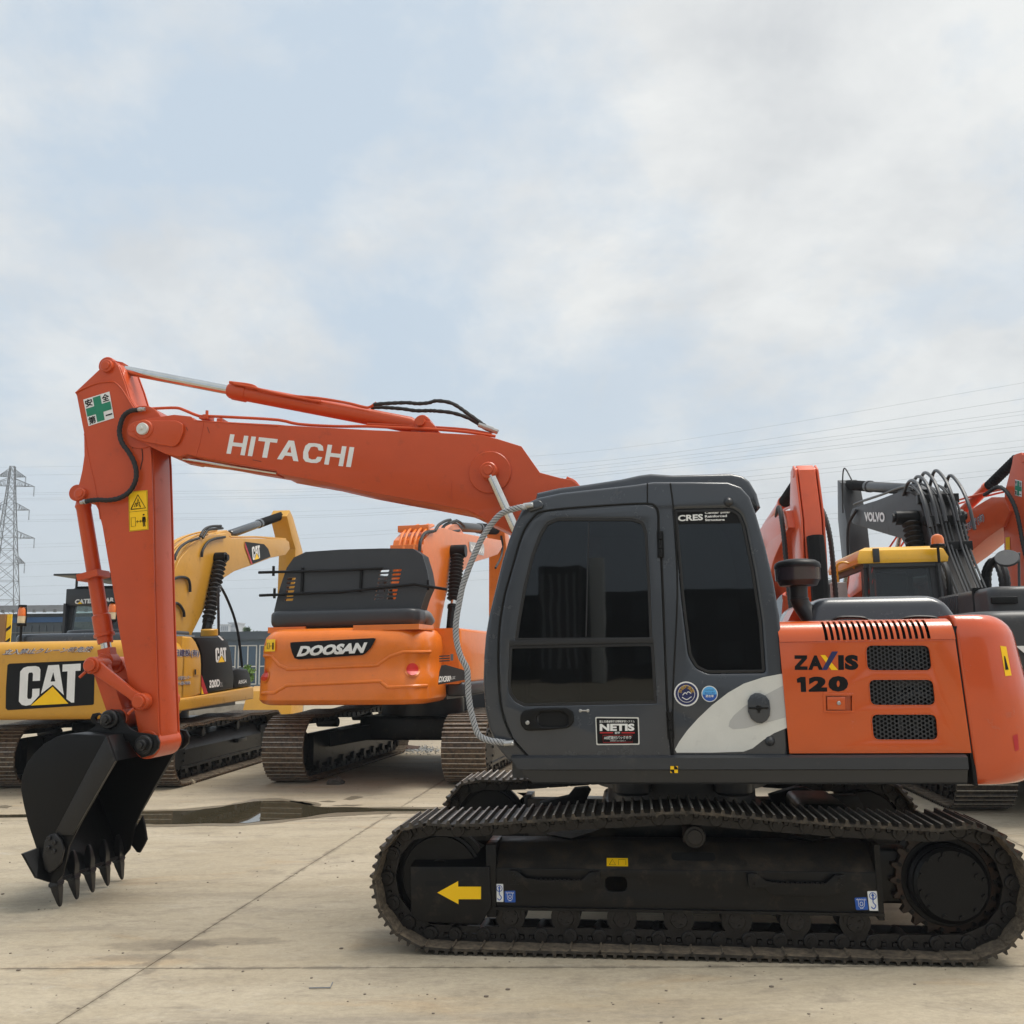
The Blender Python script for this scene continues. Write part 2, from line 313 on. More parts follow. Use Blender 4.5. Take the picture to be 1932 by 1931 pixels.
def empty(name, loc, rz, label, cat, group=None):
    o = bpy.data.objects.new(name, None); COL.objects.link(o); o.location = loc; o.rotation_euler = (0, 0, rz); o.empty_display_size = .3
    return tri(o, label, cat, group)

# ================================================================ GROUND
def concrete():
    m = bpy.data.materials.new('worn_concrete'); m.use_nodes = True; n = m.node_tree.nodes; l = m.node_tree.links; b = n['Principled BSDF']
    g = n.new('ShaderNodeNewGeometry')
    def noi(scale, st, det=8, rough=.6, loc=(0, 0, 0)):
        mp = n.new('ShaderNodeMapping'); mp.inputs['Scale'].default_value = st; mp.inputs['Location'].default_value = loc; mp.inputs['Rotation'].default_value = (0, 0, RD(4)); l.new(g.outputs['Position'], mp.inputs[0])
        t = n.new('ShaderNodeTexNoise'); t.inputs['Scale'].default_value = scale; t.inputs['Detail'].default_value = det; t.inputs['Roughness'].default_value = rough; t.inputs['Distortion'].default_value = .6; l.new(mp.outputs[0], t.inputs['Vector']); return t.outputs['Fac']
    def ramp(f, p0, p1, c0, c1):
        r = n.new('ShaderNodeValToRGB'); r.color_ramp.elements[0].position = p0; r.color_ramp.elements[1].position = p1; r.color_ramp.elements[0].color = (*c0, 1); r.color_ramp.elements[1].color = (*c1, 1); l.new(f, r.inputs[0]); return r.outputs[0]
    def mix(f, a, c, blend='MIX'):
        x = n.new('ShaderNodeMix'); x.data_type = 'RGBA'; x.blend_type = blend; l.new(f, x.inputs[0]); l.new(a, x.inputs[6])
        if isinstance(c, tuple): x.inputs[7].default_value = (*c, 1)
        else: l.new(c, x.inputs[7])
        return x.outputs[2]
    base = ramp(noi(.55, (1, 2.2, 1)), .35, .68, (.375, .315, .222), (.470, .405, .302))
    streak = ramp(noi(2.4, (.7, 1.8, 1), 15, .82), .50, .72, (0, 0, 0), (1, 1, 1))
    c = mix(streak, base, (.235, .200, .155))
    pale = ramp(noi(3.3, (.8, 1.7, 1), 15, .84, (4, 9, 0)), .55, .72, (0, 0, 0), (.8, .8, .8))
    c = mix(pale, c, (.47, .43, .36))
    och = ramp(noi(.9, (.7, 2.0, 1), 8, .6, (11, 3, 0)), .58, .78, (0, 0, 0), (.55, .55, .55))
    c = mix(och, c, (.42, .265, .12))
    wheel = ramp(noi(1.1, (.22, 1.8, 1), 13, .74, (2, 17, 0)), .54, .70, (0, 0, 0), (.6, .6, .6))
    c = mix(wheel, c, (.22, .19, .155))
    for (cx_, cy_, sx_, sy_) in [(*ground('B3', 820, 985)[:2], 3.2, 9.), (*ground('B3', 1175, 968)[:2], 3.0, 12.), (*ground('B3', 930, 990)[:2], 5., 10.), (*ground('B3', 700, 1050)[:2], 4., 14.)]:
        mp_ = n.new('ShaderNodeMapping'); mp_.inputs['Scale'].default_value = (sx_, sy_, 1); mp_.inputs['Location'].default_value = (-cx_*sx_, -cy_*sy_, 0); l.new(g.outputs['Position'], mp_.inputs[0])
        ln = n.new('ShaderNodeVectorMath'); ln.operation = 'LENGTH'; l.new(mp_.outputs[0], ln.inputs[0]); ml = n.new('ShaderNodeMath'); ml.operation = 'MULTIPLY_ADD'; l.new(noi(9, (1, 2, 1), 8, .7), ml.inputs[0]); ml.inputs[1].default_value = -1.6; l.new(ln.outputs['Value'], ml.inputs[2])
        c = mix(ramp(ml.outputs[0], -.45, .35, (.42, .42, .42), (0, 0, 0)), c, (.15, .125, .095))
    speck = ramp(noi(34, (1, 1, 1), 4, .7), .66, .74, (0, 0, 0), (.75, .75, .75))
    c = mix(speck, c, (.13, .11, .09))
    fine = ramp(noi(18, (1, 1.4, 1), 15, .9), .32, .68, (.68, .68, .68), (1.16, 1.16, 1.16))
    x = n.new('ShaderNodeMix'); x.data_type = 'RGBA'; x.blend_type = 'MULTIPLY'; x.inputs[0].default_value = 1; l.new(c, x.inputs[6]); l.new(fine, x.inputs[7]); c = x.outputs[2]
    # joint dirt from the slab's own coordinates
    tcn = n.new('ShaderNodeAttribute'); tcn.attribute_name = 'edge'; 
    wob = n.new('ShaderNodeMath'); wob.operation = 'MULTIPLY_ADD'; l.new(noi(7, (1, 1, 1), 6, .7, (5, 5, 0)), wob.inputs[0]); wob.inputs[1].default_value = -.19; l.new(tcn.outputs['Fac'], wob.inputs[2])
    jr = n.new('ShaderNodeMapRange'); l.new(wob.outputs[0], jr.inputs[0]); jr.inputs[1].default_value = -.10; jr.inputs[2].default_value = -.065; jr.inputs[3].default_value = .6; jr.inputs[4].default_value = 0
    c = mix(jr.outputs[0], c, (.15, .125, .095))
    l.new(c, b.inputs['Base Color']); b.inputs['Roughness'].default_value = .78; b.inputs['Specular IOR Level'].default_value = .35
    bp = n.new('ShaderNodeBump'); bp.inputs['Strength'].default_value = .35; bp.inputs['Distance'].default_value = .012; l.new(noi(22, (1, 2.0, 1), 9, .75), bp.inputs['Height']); l.new(bp.outputs[0], b.inputs['Normal'])
    return m
CONC = concrete()
EARTH = mat('joint_dirt', (.22, .185, .135), .9, bump=.4, dscale=12, var=.3)
gm_ = bpy.data.meshes.new('ground'); gm_.from_pydata([(-900, -900, -.022), (900, -900, -.022), (900, 900, -.022), (-900, 900, -.022)], [], [(0, 1, 2, 3)])
GROUND = link('ground', gm_, EARTH); tri(GROUND, kind='structure')
P0 = Vector((-2.06, 5.52, 0)); U = Vector((cos(RD(-2.2)), sin(RD(-2.2)), 0)); V = Vector((sin(RD(7.4)), cos(RD(7.4)), 0))
def slab_mesh(sx, sy, gap=.004):
    me = bpy.data.meshes.new('concrete_slab'); vs = []; ed = []; fs = []
    us = [0, .15, sx-.15, sx]; vv = [0, .15, sy-.15, sy]
    for j, b in enumerate(vv):
        for i, a in enumerate(us):
            aa = min(max(a, gap), sx-gap); bb = min(max(b, gap), sy-gap); p = U*aa+V*bb; vs.append((p.x, p.y, 0)); ed.append(.0 if (i in (0, 3) or j in (0, 3)) else .15)
    for j in range(3):
        for i in range(3): k = j*4+i; fs.append((k, k+1, k+5, k+4))
    n0 = len(vs); rim = [0, 1, 2, 3, 7, 11, 15, 14, 13, 12, 8, 4]
    for k in rim: vs.append((vs[k][0], vs[k][1], -.02)); ed.append(.15)
    for i in range(12): fs.append((rim[(i+1) % 12], rim[i], n0+i, n0+(i+1) % 12))
    me.from_pydata(vs, [], fs); at = me.attributes.new('edge', 'FLOAT', 'POINT')
    for i, v in enumerate(ed): at.data[i].value = v
    return me
SM = slab_mesh(6., 5.); first = True
for i in range(-5, 5):
    for j in range(-2, 9):
        o = link('concrete_slab', SM, CONC, GROUND); p = P0+U*(6*i)+V*(5*j); o.location = (p.x, p.y, 0)
# the yard beyond the slabs that can be told apart
fm = bpy.data.meshes.new('yard'); q = lambda a, b, z: tuple((P0+U*a+V*b)+Vector((0, 0, z)))
A, B_, C_, D_ = -30, 30, -10, 45
fm.from_pydata([q(-700, -700, -.004), q(700, -700, -.004), q(700, 700, -.004), q(-700, 700, -.004), q(A, C_, -.004), q(B_, C_, -.004), q(B_, D_, -.004), q(A, D_, -.004)], [], [(0, 1, 5, 4), (1, 2, 6, 5), (2, 3, 7, 6), (3, 0, 4, 7)])
at = fm.attributes.new('edge', 'FLOAT', 'POINT')
for d in at.data: d.value = .15
yo = link('paved_yard', fm, CONC); tri(yo, kind='structure')
# puddle: a thin sheet of water with a ragged shore, a step of 4 mm above the slabs
def ragged(pts, k=10, amp=.05, seed=1.):
    out = []
    for i in range(len(pts)):
        a, b = Vector(pts[i]), Vector(pts[(i+1) % len(pts)])
        for j in range(k):
            p = a.lerp(b, j/k); d = noise.noise_vector(p*2.2+Vector((seed, 0, 0)))*amp+noise.noise_vector(p*9+Vector((seed, 3, 0)))*amp*.35; out.append((p.x+d.x*2, p.y+d.y, 0))
    return out
WATER = mat('puddle_water', (.055, .046, .028), .015, spec=.5, var=.1)
WET = mat('wet_concrete', (.19, .16, .115), .35, dirt=(.17, .145, .11), dirt_amt=.4, dscale=5, bump=.1)
pts = [ground('B3', *p) for p in [(-120, 322), (60, 318), (300, 316), (560, 308), (745, 304), (1000, 297), (1150, 280), (1300, 252), (1440, 248), (1540, 266), (1650, 280), (1932, 286), (2200, 292), (2420, 285), (2380, 300), (2100, 302), (1932, 300), (1750, 307), (1600, 322), (1450, 344), (1240, 364), (1050, 362), (800, 370), (700, 366), (500, 352), (300, 336), (130, 330), (-120, 334)]]
wp = ragged(pts, 7, .05); me = bpy.data.meshes.new('puddle'); me.from_pydata([(a, b, .007) for a, b, c in wp], [], [tuple(range(len(wp)))]); tri(link('puddle', me, WATER), kind='structure')
for nm, ps, sd in (('wet_patch', [(560, 300), (900, 290), (1130, 268), (1300, 240), (1450, 232), (1590, 250), (1640, 276), (1932, 278), (2430, 276), (2430, 308), (1950, 312), (1660, 332), (1460, 356), (1240, 374), (1040, 374), (760, 382), (560, 372)], 3), ('wet_patch', [(1500, 246), (1570, 250), (1600, 266), (1530, 272), (1470, 262)], 5), ('wet_patch', [(1740, 240), (1800, 222), (1850, 228), (1800, 244)], 8), ('wet_patch', [(1640, 250), (1700, 244), (1730, 250), (1690, 254)], 9), ('wet_patch', [(1700, 272), (1800, 264), (1900, 268), (1860, 274)], 12), ('wet_patch', [(-60, 280), (20, 268), (40, 276), (10, 286)], 14)):
    wp = ragged([ground('B3', *p) for p in ps], 8, .07, sd); me = bpy.data.meshes.new(nm); me.from_pydata([(a, b, .003) for a, b, c in wp], [], [tuple(range(len(wp)))]); tri(link(nm, me, WET), kind='structure')
# ================================================================ TRACKS (shared by all machines)
def link_mesh(p, w_=.085, h=.042):
    """one pair of chain links: two side plates with slots, a pin with bosses; x along the run, z outwards"""
    bm = NB()
    out = [(-p*.5, -h*.75), (-p*.62, 0), (-p*.45, h), (p*.52, h), (p*.66, h*.4), (p*.66, -h*.45), (p*.45, -h), (-p*.3, -h)]
    hl = [rnd([(-p*.27, -h*.1), (-p*.08, -h*.1), (-p*.08, h*.62), (-p*.27, h*.62)], .008, 2), rnd([(p*.08, -h*.1), (p*.27, -h*.1), (p*.27, h*.62), (p*.08, h*.62)], .008, 2)]
    me = curve_mesh([out]+hl, .022)
    for s in (-1, 1):
        k = bmesh.new(); k.from_mesh(me)
        for v in k.verts: v.co = (v.co.x, s*w_+v.co.z, v.co.y)
        t = bpy.data.meshes.new('t'); k.to_mesh(t); k.free(); bm.from_mesh(t); bpy.data.meshes.remove(t)
    bpy.data.meshes.remove(me)
    cyl(bm, (-p*.5, -w_-.028, 0), (-p*.5, w_+.028, 0), h*.98, 14, .004); cyl(bm, (-p*.5, -w_-.036, 0), (-p*.5, w_+.036, 0), h*.5, 10)
    for s in (-1, 1):
        for dx in (-.17, .17): box(bm, p*dx-.011, p*dx+.011, s*w_-.02, s*w_+.02, h*.05, h*.5)
    bmesh.ops.recalc_face_normals(bm, faces=bm.faces); me = bpy.data.meshes.new('track_link'); bm.to_mesh(me); bm.free(); smooth(me); return me
def shoe_mesh(p, w_, gh=.024, n=3, seed=0):
    """steel shoe plate with grouser bars across it; a curled rear lip"""
    bm = NB(); sec = [(-p*.545, -.026), (-p*.585, -.022), (-p*.575, -.002), (-p*.50, .003)]
    for k in range(n):
        c = -p*.5+p*(k+.12+.0)/n*1.0+p*.10/n
        sec += [(c, .003), (c+.006, gh), (c+.017, gh), (c+.024, .003)]
    sec += [(p*.5, .002), (p*.53, -.009)]
    bot = [(p*.5, -.014), (-p*.44, -.010), (-p*.50, -.014)]
    sec2 = sec+bot; A = [bm.verts.new((x, -w_/2, z)) for x, z in sec2]; B = [bm.verts.new((x, w_/2, z)) for x, z in sec2]
    bridge(bm, A, B); bm.faces.new(A[::-1]); bm.faces.new(B)
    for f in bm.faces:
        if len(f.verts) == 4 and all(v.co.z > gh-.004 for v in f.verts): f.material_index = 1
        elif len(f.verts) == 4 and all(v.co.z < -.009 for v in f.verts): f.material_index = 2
    bmesh.ops.recalc_face_normals(bm, faces=bm.faces); me = bpy.data.meshes.new('track_shoe'); bm.to_mesh(me); bm.free(); smooth(me, 25); return me
def path_points(pts):
    P = [Vector((a, b)) for a, b in pts]; L_ = [0]
    for a, b in zip(P, P[1:]+P[:1]): L_.append(L_[-1]+(b-a).length)
    tot = L_[-1]
    def at(s):
        s %= tot
        for i in range(len(P)):
            if s <= L_[i+1]: return P[i].lerp(P[(i+1) % len(P)], (s-L_[i])/max(1e-9, L_[i+1]-L_[i]))
    return at, tot
def lay_track(parent, path, yc, pitch, width, shoemat, linkmat, links=True, gh=.024, off=.052, lw=.085):
    """path: closed outline of the shoe plates (x,z), running front > bottom > rear > top"""
    at, tot = path_points(path); n = round(tot/pitch); p = tot/n
    sm = shoe_mesh(p, width, gh); mi_ = [f.material_index for f in sm.polygons]; lm = link_mesh(p, lw) if links else None; chain = None
    if not links: chain = NB()
    for i in range(n):
        a, b = at((i-.5)*p), at((i+.5)*p); c = (a+b)/2; d = (b-a).normalized(); nrm = Vector((d.y, -d.x))   # outwards for this running sense
        ang = math.atan2(d.x*0+nrm.x, nrm.y)
        R = Matrix.Rotation(ang, 4, 'Y')
        T = Matrix.Translation((c.x, yc, c.y)) @ R @ Matrix.Rotation(random.uniform(-.012, .012), 4, 'Y')
        o = link('track_shoe', sm, shoemat, parent) if i == 0 else dupo(sm0, parent)
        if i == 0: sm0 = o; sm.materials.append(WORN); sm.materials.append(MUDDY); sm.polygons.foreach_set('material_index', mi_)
        o.matrix_local = T
        q = c-nrm*off; TL = Matrix.Translation((q.x, yc, q.y)) @ R
        if links:
            o = link('track_link', lm, linkmat, parent) if i == 0 else dupo(lm0, parent)
            if i == 0: lm0 = o
            o.matrix_local = TL
        else:
            h = .05
            for s in (-1, 1):
                vs = [TL @ Vector((x, s*lw+y, z)) for y in (-.015, .015) for x, z in ((-p*.5, -h), (p*.5, -h), (p*.5, h*.8), (-p*.5, h*.8))]
                v = [chain.verts.new(t) for t in vs]
                for f in ((0, 1, 2, 3), (7, 6, 5, 4), (0, 4, 5, 1), (1, 5, 6, 2), (2, 6, 7, 3), (3, 7, 4, 0)): chain.faces.new([v[k] for k in f])
            a_ = TL @ Vector((p*.5, -lw-.03, 0)); b_ = TL @ Vector((p*.5, lw+.03, 0)); cyl(chain, a_, b_, h*.85, 8)
    if not links: bobj('track_chain', chain, linkmat, parent)
def wheel(bm, c, r, hw, n=28, hub=.3, flange=.03):
    x, y, z = c; rod(bm, (x, y-hw, z), (x, y+hw, z), [(0, r*hub), (.02, r*hub), (.12, r*hub), (.13, r*.82), (.2, r*.84), (.22, r-flange), (.36, r-flange), (.37, r), (.63, r), (.64, r-flange), (.78, r-flange), (.8, r*.84), (.87, r*.82), (.88, r*hub), (1, r*hub)], n)
def sprocket_mesh(c, r, hw, teeth=21):
    pts = []
    for i in range(teeth):
        for f, k in ((0, .90), (.25, .90), (.4, 1.0), (.6, 1.0), (.75, .90)):
            a = 2*pi*(i+f)/teeth; pts.append((c[0]+cos(a)*r*k, c[2]+sin(a)*r*k))
    return pts

# ================================================================ MAIN MACHINE
YAW = RD(7); MF = Frame((1.136, 6.737, 0), (cos(YAW), -sin(YAW), 0), (sin(YAW), cos(YAW), 0))
EX = empty('excavator', MF.o, -YAW, 'nearest orange and charcoal crawler excavator filling the right half, black bucket resting on the concrete', 'excavator')
S = MF.S; PT = MF.pt
# ---- lower frame and tracks
IC, SC, RR = (-1.475, .388), (1.400, .388), .362
top = [(S('R3', [p], -1.25)[0]) for p in [(480, 503), (610, 503), (770, 493), (930, 480), (1090, 473), (1270, 457), (1440, 450), (1600, 440), (1780, 430), (1930, 428)]] + \
      [(S('R4', [p], -1.25)[0]) for p in [(130, 433), (310, 452), (490, 468), (680, 482), (860, 497), (1050, 507), (1230, 520), (1400, 526), (1520, 532)]]
mainpath = [(IC[0]+cos(a)*RR, IC[1]+sin(a)*RR) for a in [RD(112+i*(270-112)/14) for i in range(15)]]
mainpath += [(IC[0]+(SC[0]-IC[0])*i/10, IC[1]-RR) for i in range(1, 10)]
mainpath += [(SC[0]+cos(a)*.375, SC[1]-.0+sin(a)*(.362 if sin(a) < 0 else .375)) for a in [RD(-90+i*158/14) for i in range(15)]]
mainpath += top[::-1]
# keep only points that step backwards along the top run
def undercarriage(parent, sgn):
    """sgn -1: near side, +1: far side"""
    yo = 1.25*sgn; y_ = lambda v: sgn*v
    name_lbl = None
    # beam: upright outer face, sloping shoulder, lower lip
    xb0, xb1 = -1.15, 1.0
    fz = dict(z0=.235, z1=.452, z2=.57)
    hole = rnd([(-.50, .33), (-.375, .33), (-.375, .41), (-.50, .41)], .035)
    face = plate('track_frame', [(xb0, fz['z0']), (xb1+.02, fz['z0']-.015), (xb1-.0, fz['z1']), (xb0, fz['z1'])], y_(1.125), y_(1.105), FRAMEB, parent, holes=[hole], bev=.004)
    bm = NB()
    for x0, x1 in ((xb0, xb1),):
        sec = [(1.118, .452), (1.10, .462), (.945, .565), (.90, .57), (.78, .57), (.78, .22), (.84, .22)]
        A = [bm.verts.new((x0, y_(a), b)) for a, b in sec]; B = [bm.verts.new((x1, y_(a), b)) for a, b in sec]
        for i in range(len(sec)-1): bm.faces.new((A[i], A[i+1], B[i+1], B[i]))
        for q in (A, B):
            ex = bm.verts.new((q[0].co.x, y_(1.115), .24)); bm.faces.new([ex]+q)
    bobj('beam_shoulder', bm, DUSTY, face, fix=True)
    bm = NB(); box(bm, xb0, xb1+.03, *sorted((y_(1.14), y_(1.06))), .222, .238); box(bm, xb1, xb1+.03, *sorted((y_(1.13), y_(.80))), .20, .60)
    bobj('lower_lip', bm, FRAMEB, face)
    # slot in the shoulder
    bm = NB(); pr = rnd([(-.0-.115, 0), (.135, 0), (.135, .05), (-.115, .05)], .024)
    vs = []
    for x, t in pr: vs.append(bm.verts.new((x+.0, y_(1.062-t*1.05), .4915+t*.70)))
    bm.faces.new(vs); bobj('drain_slot', bm, GAP, face)
    # idler yoke
    yk = S('R3', [(290, 735), (600, 738), (735, 738), (748, 960), (690, 1062), (560, 1058), (350, 1050), (292, 1010)], -1.14)
    plate('idler_yoke', yk, y_(1.15), y_(1.12), FRAMEB, face, bev=.005)
    bm = NB(); t3 = S('R3', [(290, 735), (735, 738), (770, 612), (640, 612), (690, 640), (640, 690), (300, 702)], -1.14)
    vs = [bm.verts.new((x, y_(1.14 if k < 2 else 1.02), z)) for k, (x, z) in enumerate(t3)]; bm.faces.new(vs); bobj('yoke_top', bm, FRAMEB, face)
    bm = NB(); box(bm, -1.19, -1.13, *sorted((y_(1.135), y_(.85))), .18, .585, .006); box(bm, -1.50, -1.15, *sorted((y_(1.12), y_(.88))), .24, .46); bobj('yoke_collar', bm, FRAMEB, face)
    if sgn < 0:
        a = S('R3', [(440, 885), (558, 820), (558, 851), (687, 851), (687, 922), (560, 922), (560, 950)], -1.152)
        flat('direction_arrow', [(x, -1.1535, z) for x, z in a], SIGNY, face)
        sl_ = rnd(S('R3', [(372, 820), (488, 820), (488, 848), (372, 848)], -1.152), .012); flat('yoke_slot', [(x, -1.1525, z) for x, z in sl_], GAP, face)
        def hook_sticker(fr, q, mirror=False):
            f = rnd(S(fr, q, -1.127), .006); flat('hook_sticker', [(x, -1.1275, z) for x, z in f], WHITE, face)
            cx = sum(x for x, z in f)/len(f); z0 = min(z for x, z in f); z1 = max(z for x, z in f); h = z1-z0
            bm = NB(); tube(bm, [(cx, -1.1285, z1-h*.42), (cx, -1.1285, z0+h*.42), (cx+h*.12, -1.1285, z0+h*.25), (cx, -1.1285, z0+h*.1), (cx-h*.12, -1.1285, z0+h*.2)], h*.026, 5, 5)
            rr_ = h*.17; P_ = [(cx+cos(t)*rr_, -1.1285, z1-h*.25+sin(t)*rr_) for t in [i*2*pi/14 for i in range(15)]]; tube(bm, P_, h*.022, 4, 1)
            vs = [bm.verts.new(v) for v in ((cx-h*.09, -1.129, z1-h*.25), (cx, -1.129, z1-h*.1), (cx+h*.09, -1.129, z1-h*.25))]; bm.faces.new(vs); tube(bm, [(cx, -1.1285, z1-h*.25), (cx, -1.1285, z1-h*.4)], h*.04, 5, 1)
            bobj('hook_symbol', bm, BLUE, face)
        hook_sticker('R3', [(768, 836), (812, 836), (814, 938), (768, 936)]); hook_sticker('R4', [(1047, 877), (1101, 876), (1114, 988), (1059, 987)])
        def tie_sticker(fr, q):
            f = rnd(S(fr, q, -1.127), .006); flat('tie_down_sticker', [(x, -1.1275, z) for x, z in f], BLUE, face)
            cx = sum(x for x, z in f)/len(f); z0 = min(z for x, z in f); z1 = max(z for x, z in f); h = z1-z0
            bm = NB(); tube(bm, [(cx-h*.38, -1.1285, z1-h*.2), (cx+h*.38, -1.1285, z1-h*.2)], h*.022, 4, 1)
            for k in range(5): tube(bm, [(cx-h*.35+k*h*.15, -1.1285, z1-h*.2), (cx-h*.28+k*h*.15, -1.1285, z1-h*.1)], h*.015, 4, 1)
            tube(bm, [(cx-h*.24, -1.1285, z1-h*.2), (cx-h*.22, -1.1285, z0+h*.35), (cx-h*.1, -1.1285, z0+h*.2), (cx+h*.12, -1.1285, z0+h*.12)], h*.02, 4, 4)
            tube(bm, [(cx+h*.24, -1.1285, z1-h*.2), (cx+h*.22, -1.1285, z0+h*.35), (cx+h*.1, -1.1285, z0+h*.2), (cx-h*.12, -1.1285, z0+h*.12)], h*.02, 4, 4)
            tube(bm, [(cx+cos(t)*h*.12, -1.1285, z0+h*.48+sin(t)*h*.15) for t in [i*2*pi/10 for i in range(11)]], h*.025, 4, 1); bobj('tie_down_symbol', bm, WHITE, face)
        tie_sticker('R3', [(820, 876), (880, 874), (882, 940), (820, 940)]); tie_sticker('R4', [(975, 914), (1043, 911), (1054, 982), (984, 983)])
        ws = S('R3', [(1396, 707), (1516, 707), (1516, 740), (1396, 740)], -1.08)
        b0 = (-.385, 1.092, .4712)
        wx0, wx1 = ws[0][0], ws[1][0]; z_a, z_b = .4640, .4990
        def sh(z): return -(1.1+(.945-1.1)*(z-.462)/(.565-.462))-.004
        flat('small_warning_sticker', [(wx0, sh(z_a), z_a), (wx1, sh(z_a), z_a), (wx1, sh(z_b), z_b), (wx0, sh(z_b), z_b)], SIGNY, face)
        bm = NB(); tube(bm, [(wx0+.015, sh(z_a+.006)-.002, z_a+.006), (wx0+.033, sh(z_b-.005)-.002, z_b-.005), (wx0+.051, sh(z_a+.006)-.002, z_a+.006), (wx0+.015, sh(z_a+.006)-.002, z_a+.006)], .0013, 4, 1)
        tube(bm, [(wx0+.068, sh(z_a+.006)-.002, z_a+.006), (wx0+.068, sh(z_b-.006)-.002, z_b-.006), (wx1-.012, sh(z_b-.006)-.002, z_b-.006), (wx1-.012, sh(z_a+.006)-.002, z_a+.006)], .0010, 4, 1); bobj('sticker_symbol', bm, BLK, face)
    # foot steps
    for x0 in (-1.055, .30):
        st = [(x0, .445), (x0+.05, .445), (x0+.10, .405), (x0+.16, .398), (x0+.42, .398), (x0+.47, .44), (x0+.53, .445), (x0+.53, .36), (x0+.43, .335), (x0+.13, .33), (x0+.09, .37), (x0, .37)]
        teeth = []
        for k in range(10): xx = x0+.155+k*.027; teeth += [(xx, .395), (xx, .401), (xx+.013, .401), (xx+.013, .395)]
        st2 = st[:4]+teeth+st[4:]
        sp = plate('foot_step', st2, y_(1.165), y_(1.155), FRAMEB, face, bev=.001)
        bm = NB()
        for bx in (x0+.035, x0+.50):
            for bz in (.385, .42): cyl(bm, (bx, y_(1.126), bz), (bx, y_(1.172), bz), .011, 6)
            box(bm, bx-.02, bx+.02, *sorted((y_(1.126), y_(1.157))), .365, .44)
        bobj('step_bolts', bm, FRAMEB, face, kind='stuff')
    # idler, sprocket and drive
    bm = NB(); wheel(bm, (IC[0], y_(1.0), IC[1]), .275, .085, 40, .35, .028); bobj('idler', bm, BLACK, face, ang=25)
    sp = plate('sprocket', sprocket_mesh((SC[0], 0, SC[1]), .300, 0), y_(1.025), y_(.975), SPROCK, face, bev=.004)
    bm = NB(); cy = lambda a, b, r, n=40, bv=.008: cyl(bm, (SC[0], y_(a), SC[1]), (SC[0], y_(b), SC[1]), r, n, bv)
    cy(1.03, .80, .245); cy(1.09, 1.03, .215, 40, .012); cy(1.135, 1.05, .200, 40, .016)
    bobj('drive_housing', bm, BLACK, face, ang=25)
    bm = NB()
    for k in range(12): a = k*2*pi/12+.2; cyl(bm, (SC[0]+cos(a)*.170, y_(1.134), SC[1]+sin(a)*.170), (SC[0]+cos(a)*.170, y_(1.149), SC[1]+sin(a)*.170), .0135, 6)
    for a in (.35, 1.9, 3.6): cyl(bm, (SC[0]+cos(a)*.145, y_(1.134), SC[1]+sin(a)*.145), (SC[0]+cos(a)*.145, y_(1.146), SC[1]+sin(a)*.145), .017, 12)
    for k in range(18): a = k*2*pi/18; cyl(bm, (SC[0]+cos(a)*.258, y_(1.024), SC[1]+sin(a)*.258), (SC[0]+cos(a)*.258, y_(1.036), SC[1]+sin(a)*.258), .012, 6)
    bobj('hub_bolts', bm, BLACK, face)
    bm = NB(); box(bm, SC[0]-.42, SC[0]-.1, *sorted((y_(.98), y_(.80))), .25, .55, .02); bobj('motor_bracket', bm, FRAMEB, face)
    # rollers
    bm0 = None
    for k in range(7):
        x = -1.055+k*.322
        if k == 0:
            bm = NB(); z = .178; rod(bm, (x, y_(1.115), z), (x, y_(.885), z), [(0, .045), (.06, .05), (.07, .085), (.2, .085), (.21, .07), (.79, .07), (.8, .085), (.93, .085), (.94, .05), (1, .045)], 22)
            for a in range(4): cyl(bm, (x+cos(a*pi/2+.4)*.03, y_(1.112), z+sin(a*pi/2+.4)*.03), (x+cos(a*pi/2+.4)*.03, y_(1.122), z+sin(a*pi/2+.4)*.03), .008, 6)
            box(bm, x-.06, x+.06, *sorted((y_(1.11), y_(1.085))), .175, .24)
            r0 = bobj('track_roller', bm, LINK, face)
        else: c = dupo(r0, face); c.location = (k*.322, 0, 0)
    bm = NB(); cxr = .02; cyl(bm, (cxr, y_(1.10), .628), (cxr, y_(.90), .628), .063, 24, .006); cyl(bm, (cxr, y_(1.115), .628), (cxr, y_(1.10), .628), .045, 20, .004); box(bm, cxr-.06, cxr+.06, *sorted((y_(.93), y_(.84))), .55, .66)
    bobj('carrier_roller', bm, LINK, face)
    lay_track(face, mainpath, y_(1.0), .168, .50, SHOE, LINK)
undercarriage(EX, -1); undercarriage(EX, 1)
bm = NB()
box(bm, -.55, .55, -.62, .62, .42, .68, .04)
for sx in (-1, 1):
    for sy in (-1, 1): obox(bm, (sx*.35, sy*.35, .56), (sx*.78, sy*.82, .50), .22, .16)
box(bm, .75, 1.05, -.35, .35, .50, .70, .04)
bobj('carbody', bm, FRAMEB, EX)
bm = NB(); cyl(bm, (0, 0, .66), (0, 0, .88), .50, 48, .02); cyl(bm, (0, 0, .80), (0, 0, .94), .58, 48); bobj('swing_ring', bm, GREYM, EX)
bm = NB()
for x in (-.33, .30): cyl(bm, (x, -.62, .80), (x, -.62, .935), .12, 24, .02)
bobj('frame_outrigger', bm, GREYM, EX)
for pts_ in ([('R3', [(1020, 372), (1180, 335), (1215, 292), (1290, 285), (1308, 305), (1270, 385), (1180, 430), (1020, 400)])], [('R4', [(490, 330), (640, 285), (690, 288), (790, 330), (980, 330), (1020, 400), (900, 440), (520, 440)])]):
    fr, pp = pts_[0]; plate('track_guide', S(fr, pp, .55), .5, .6, BLACK, EX)
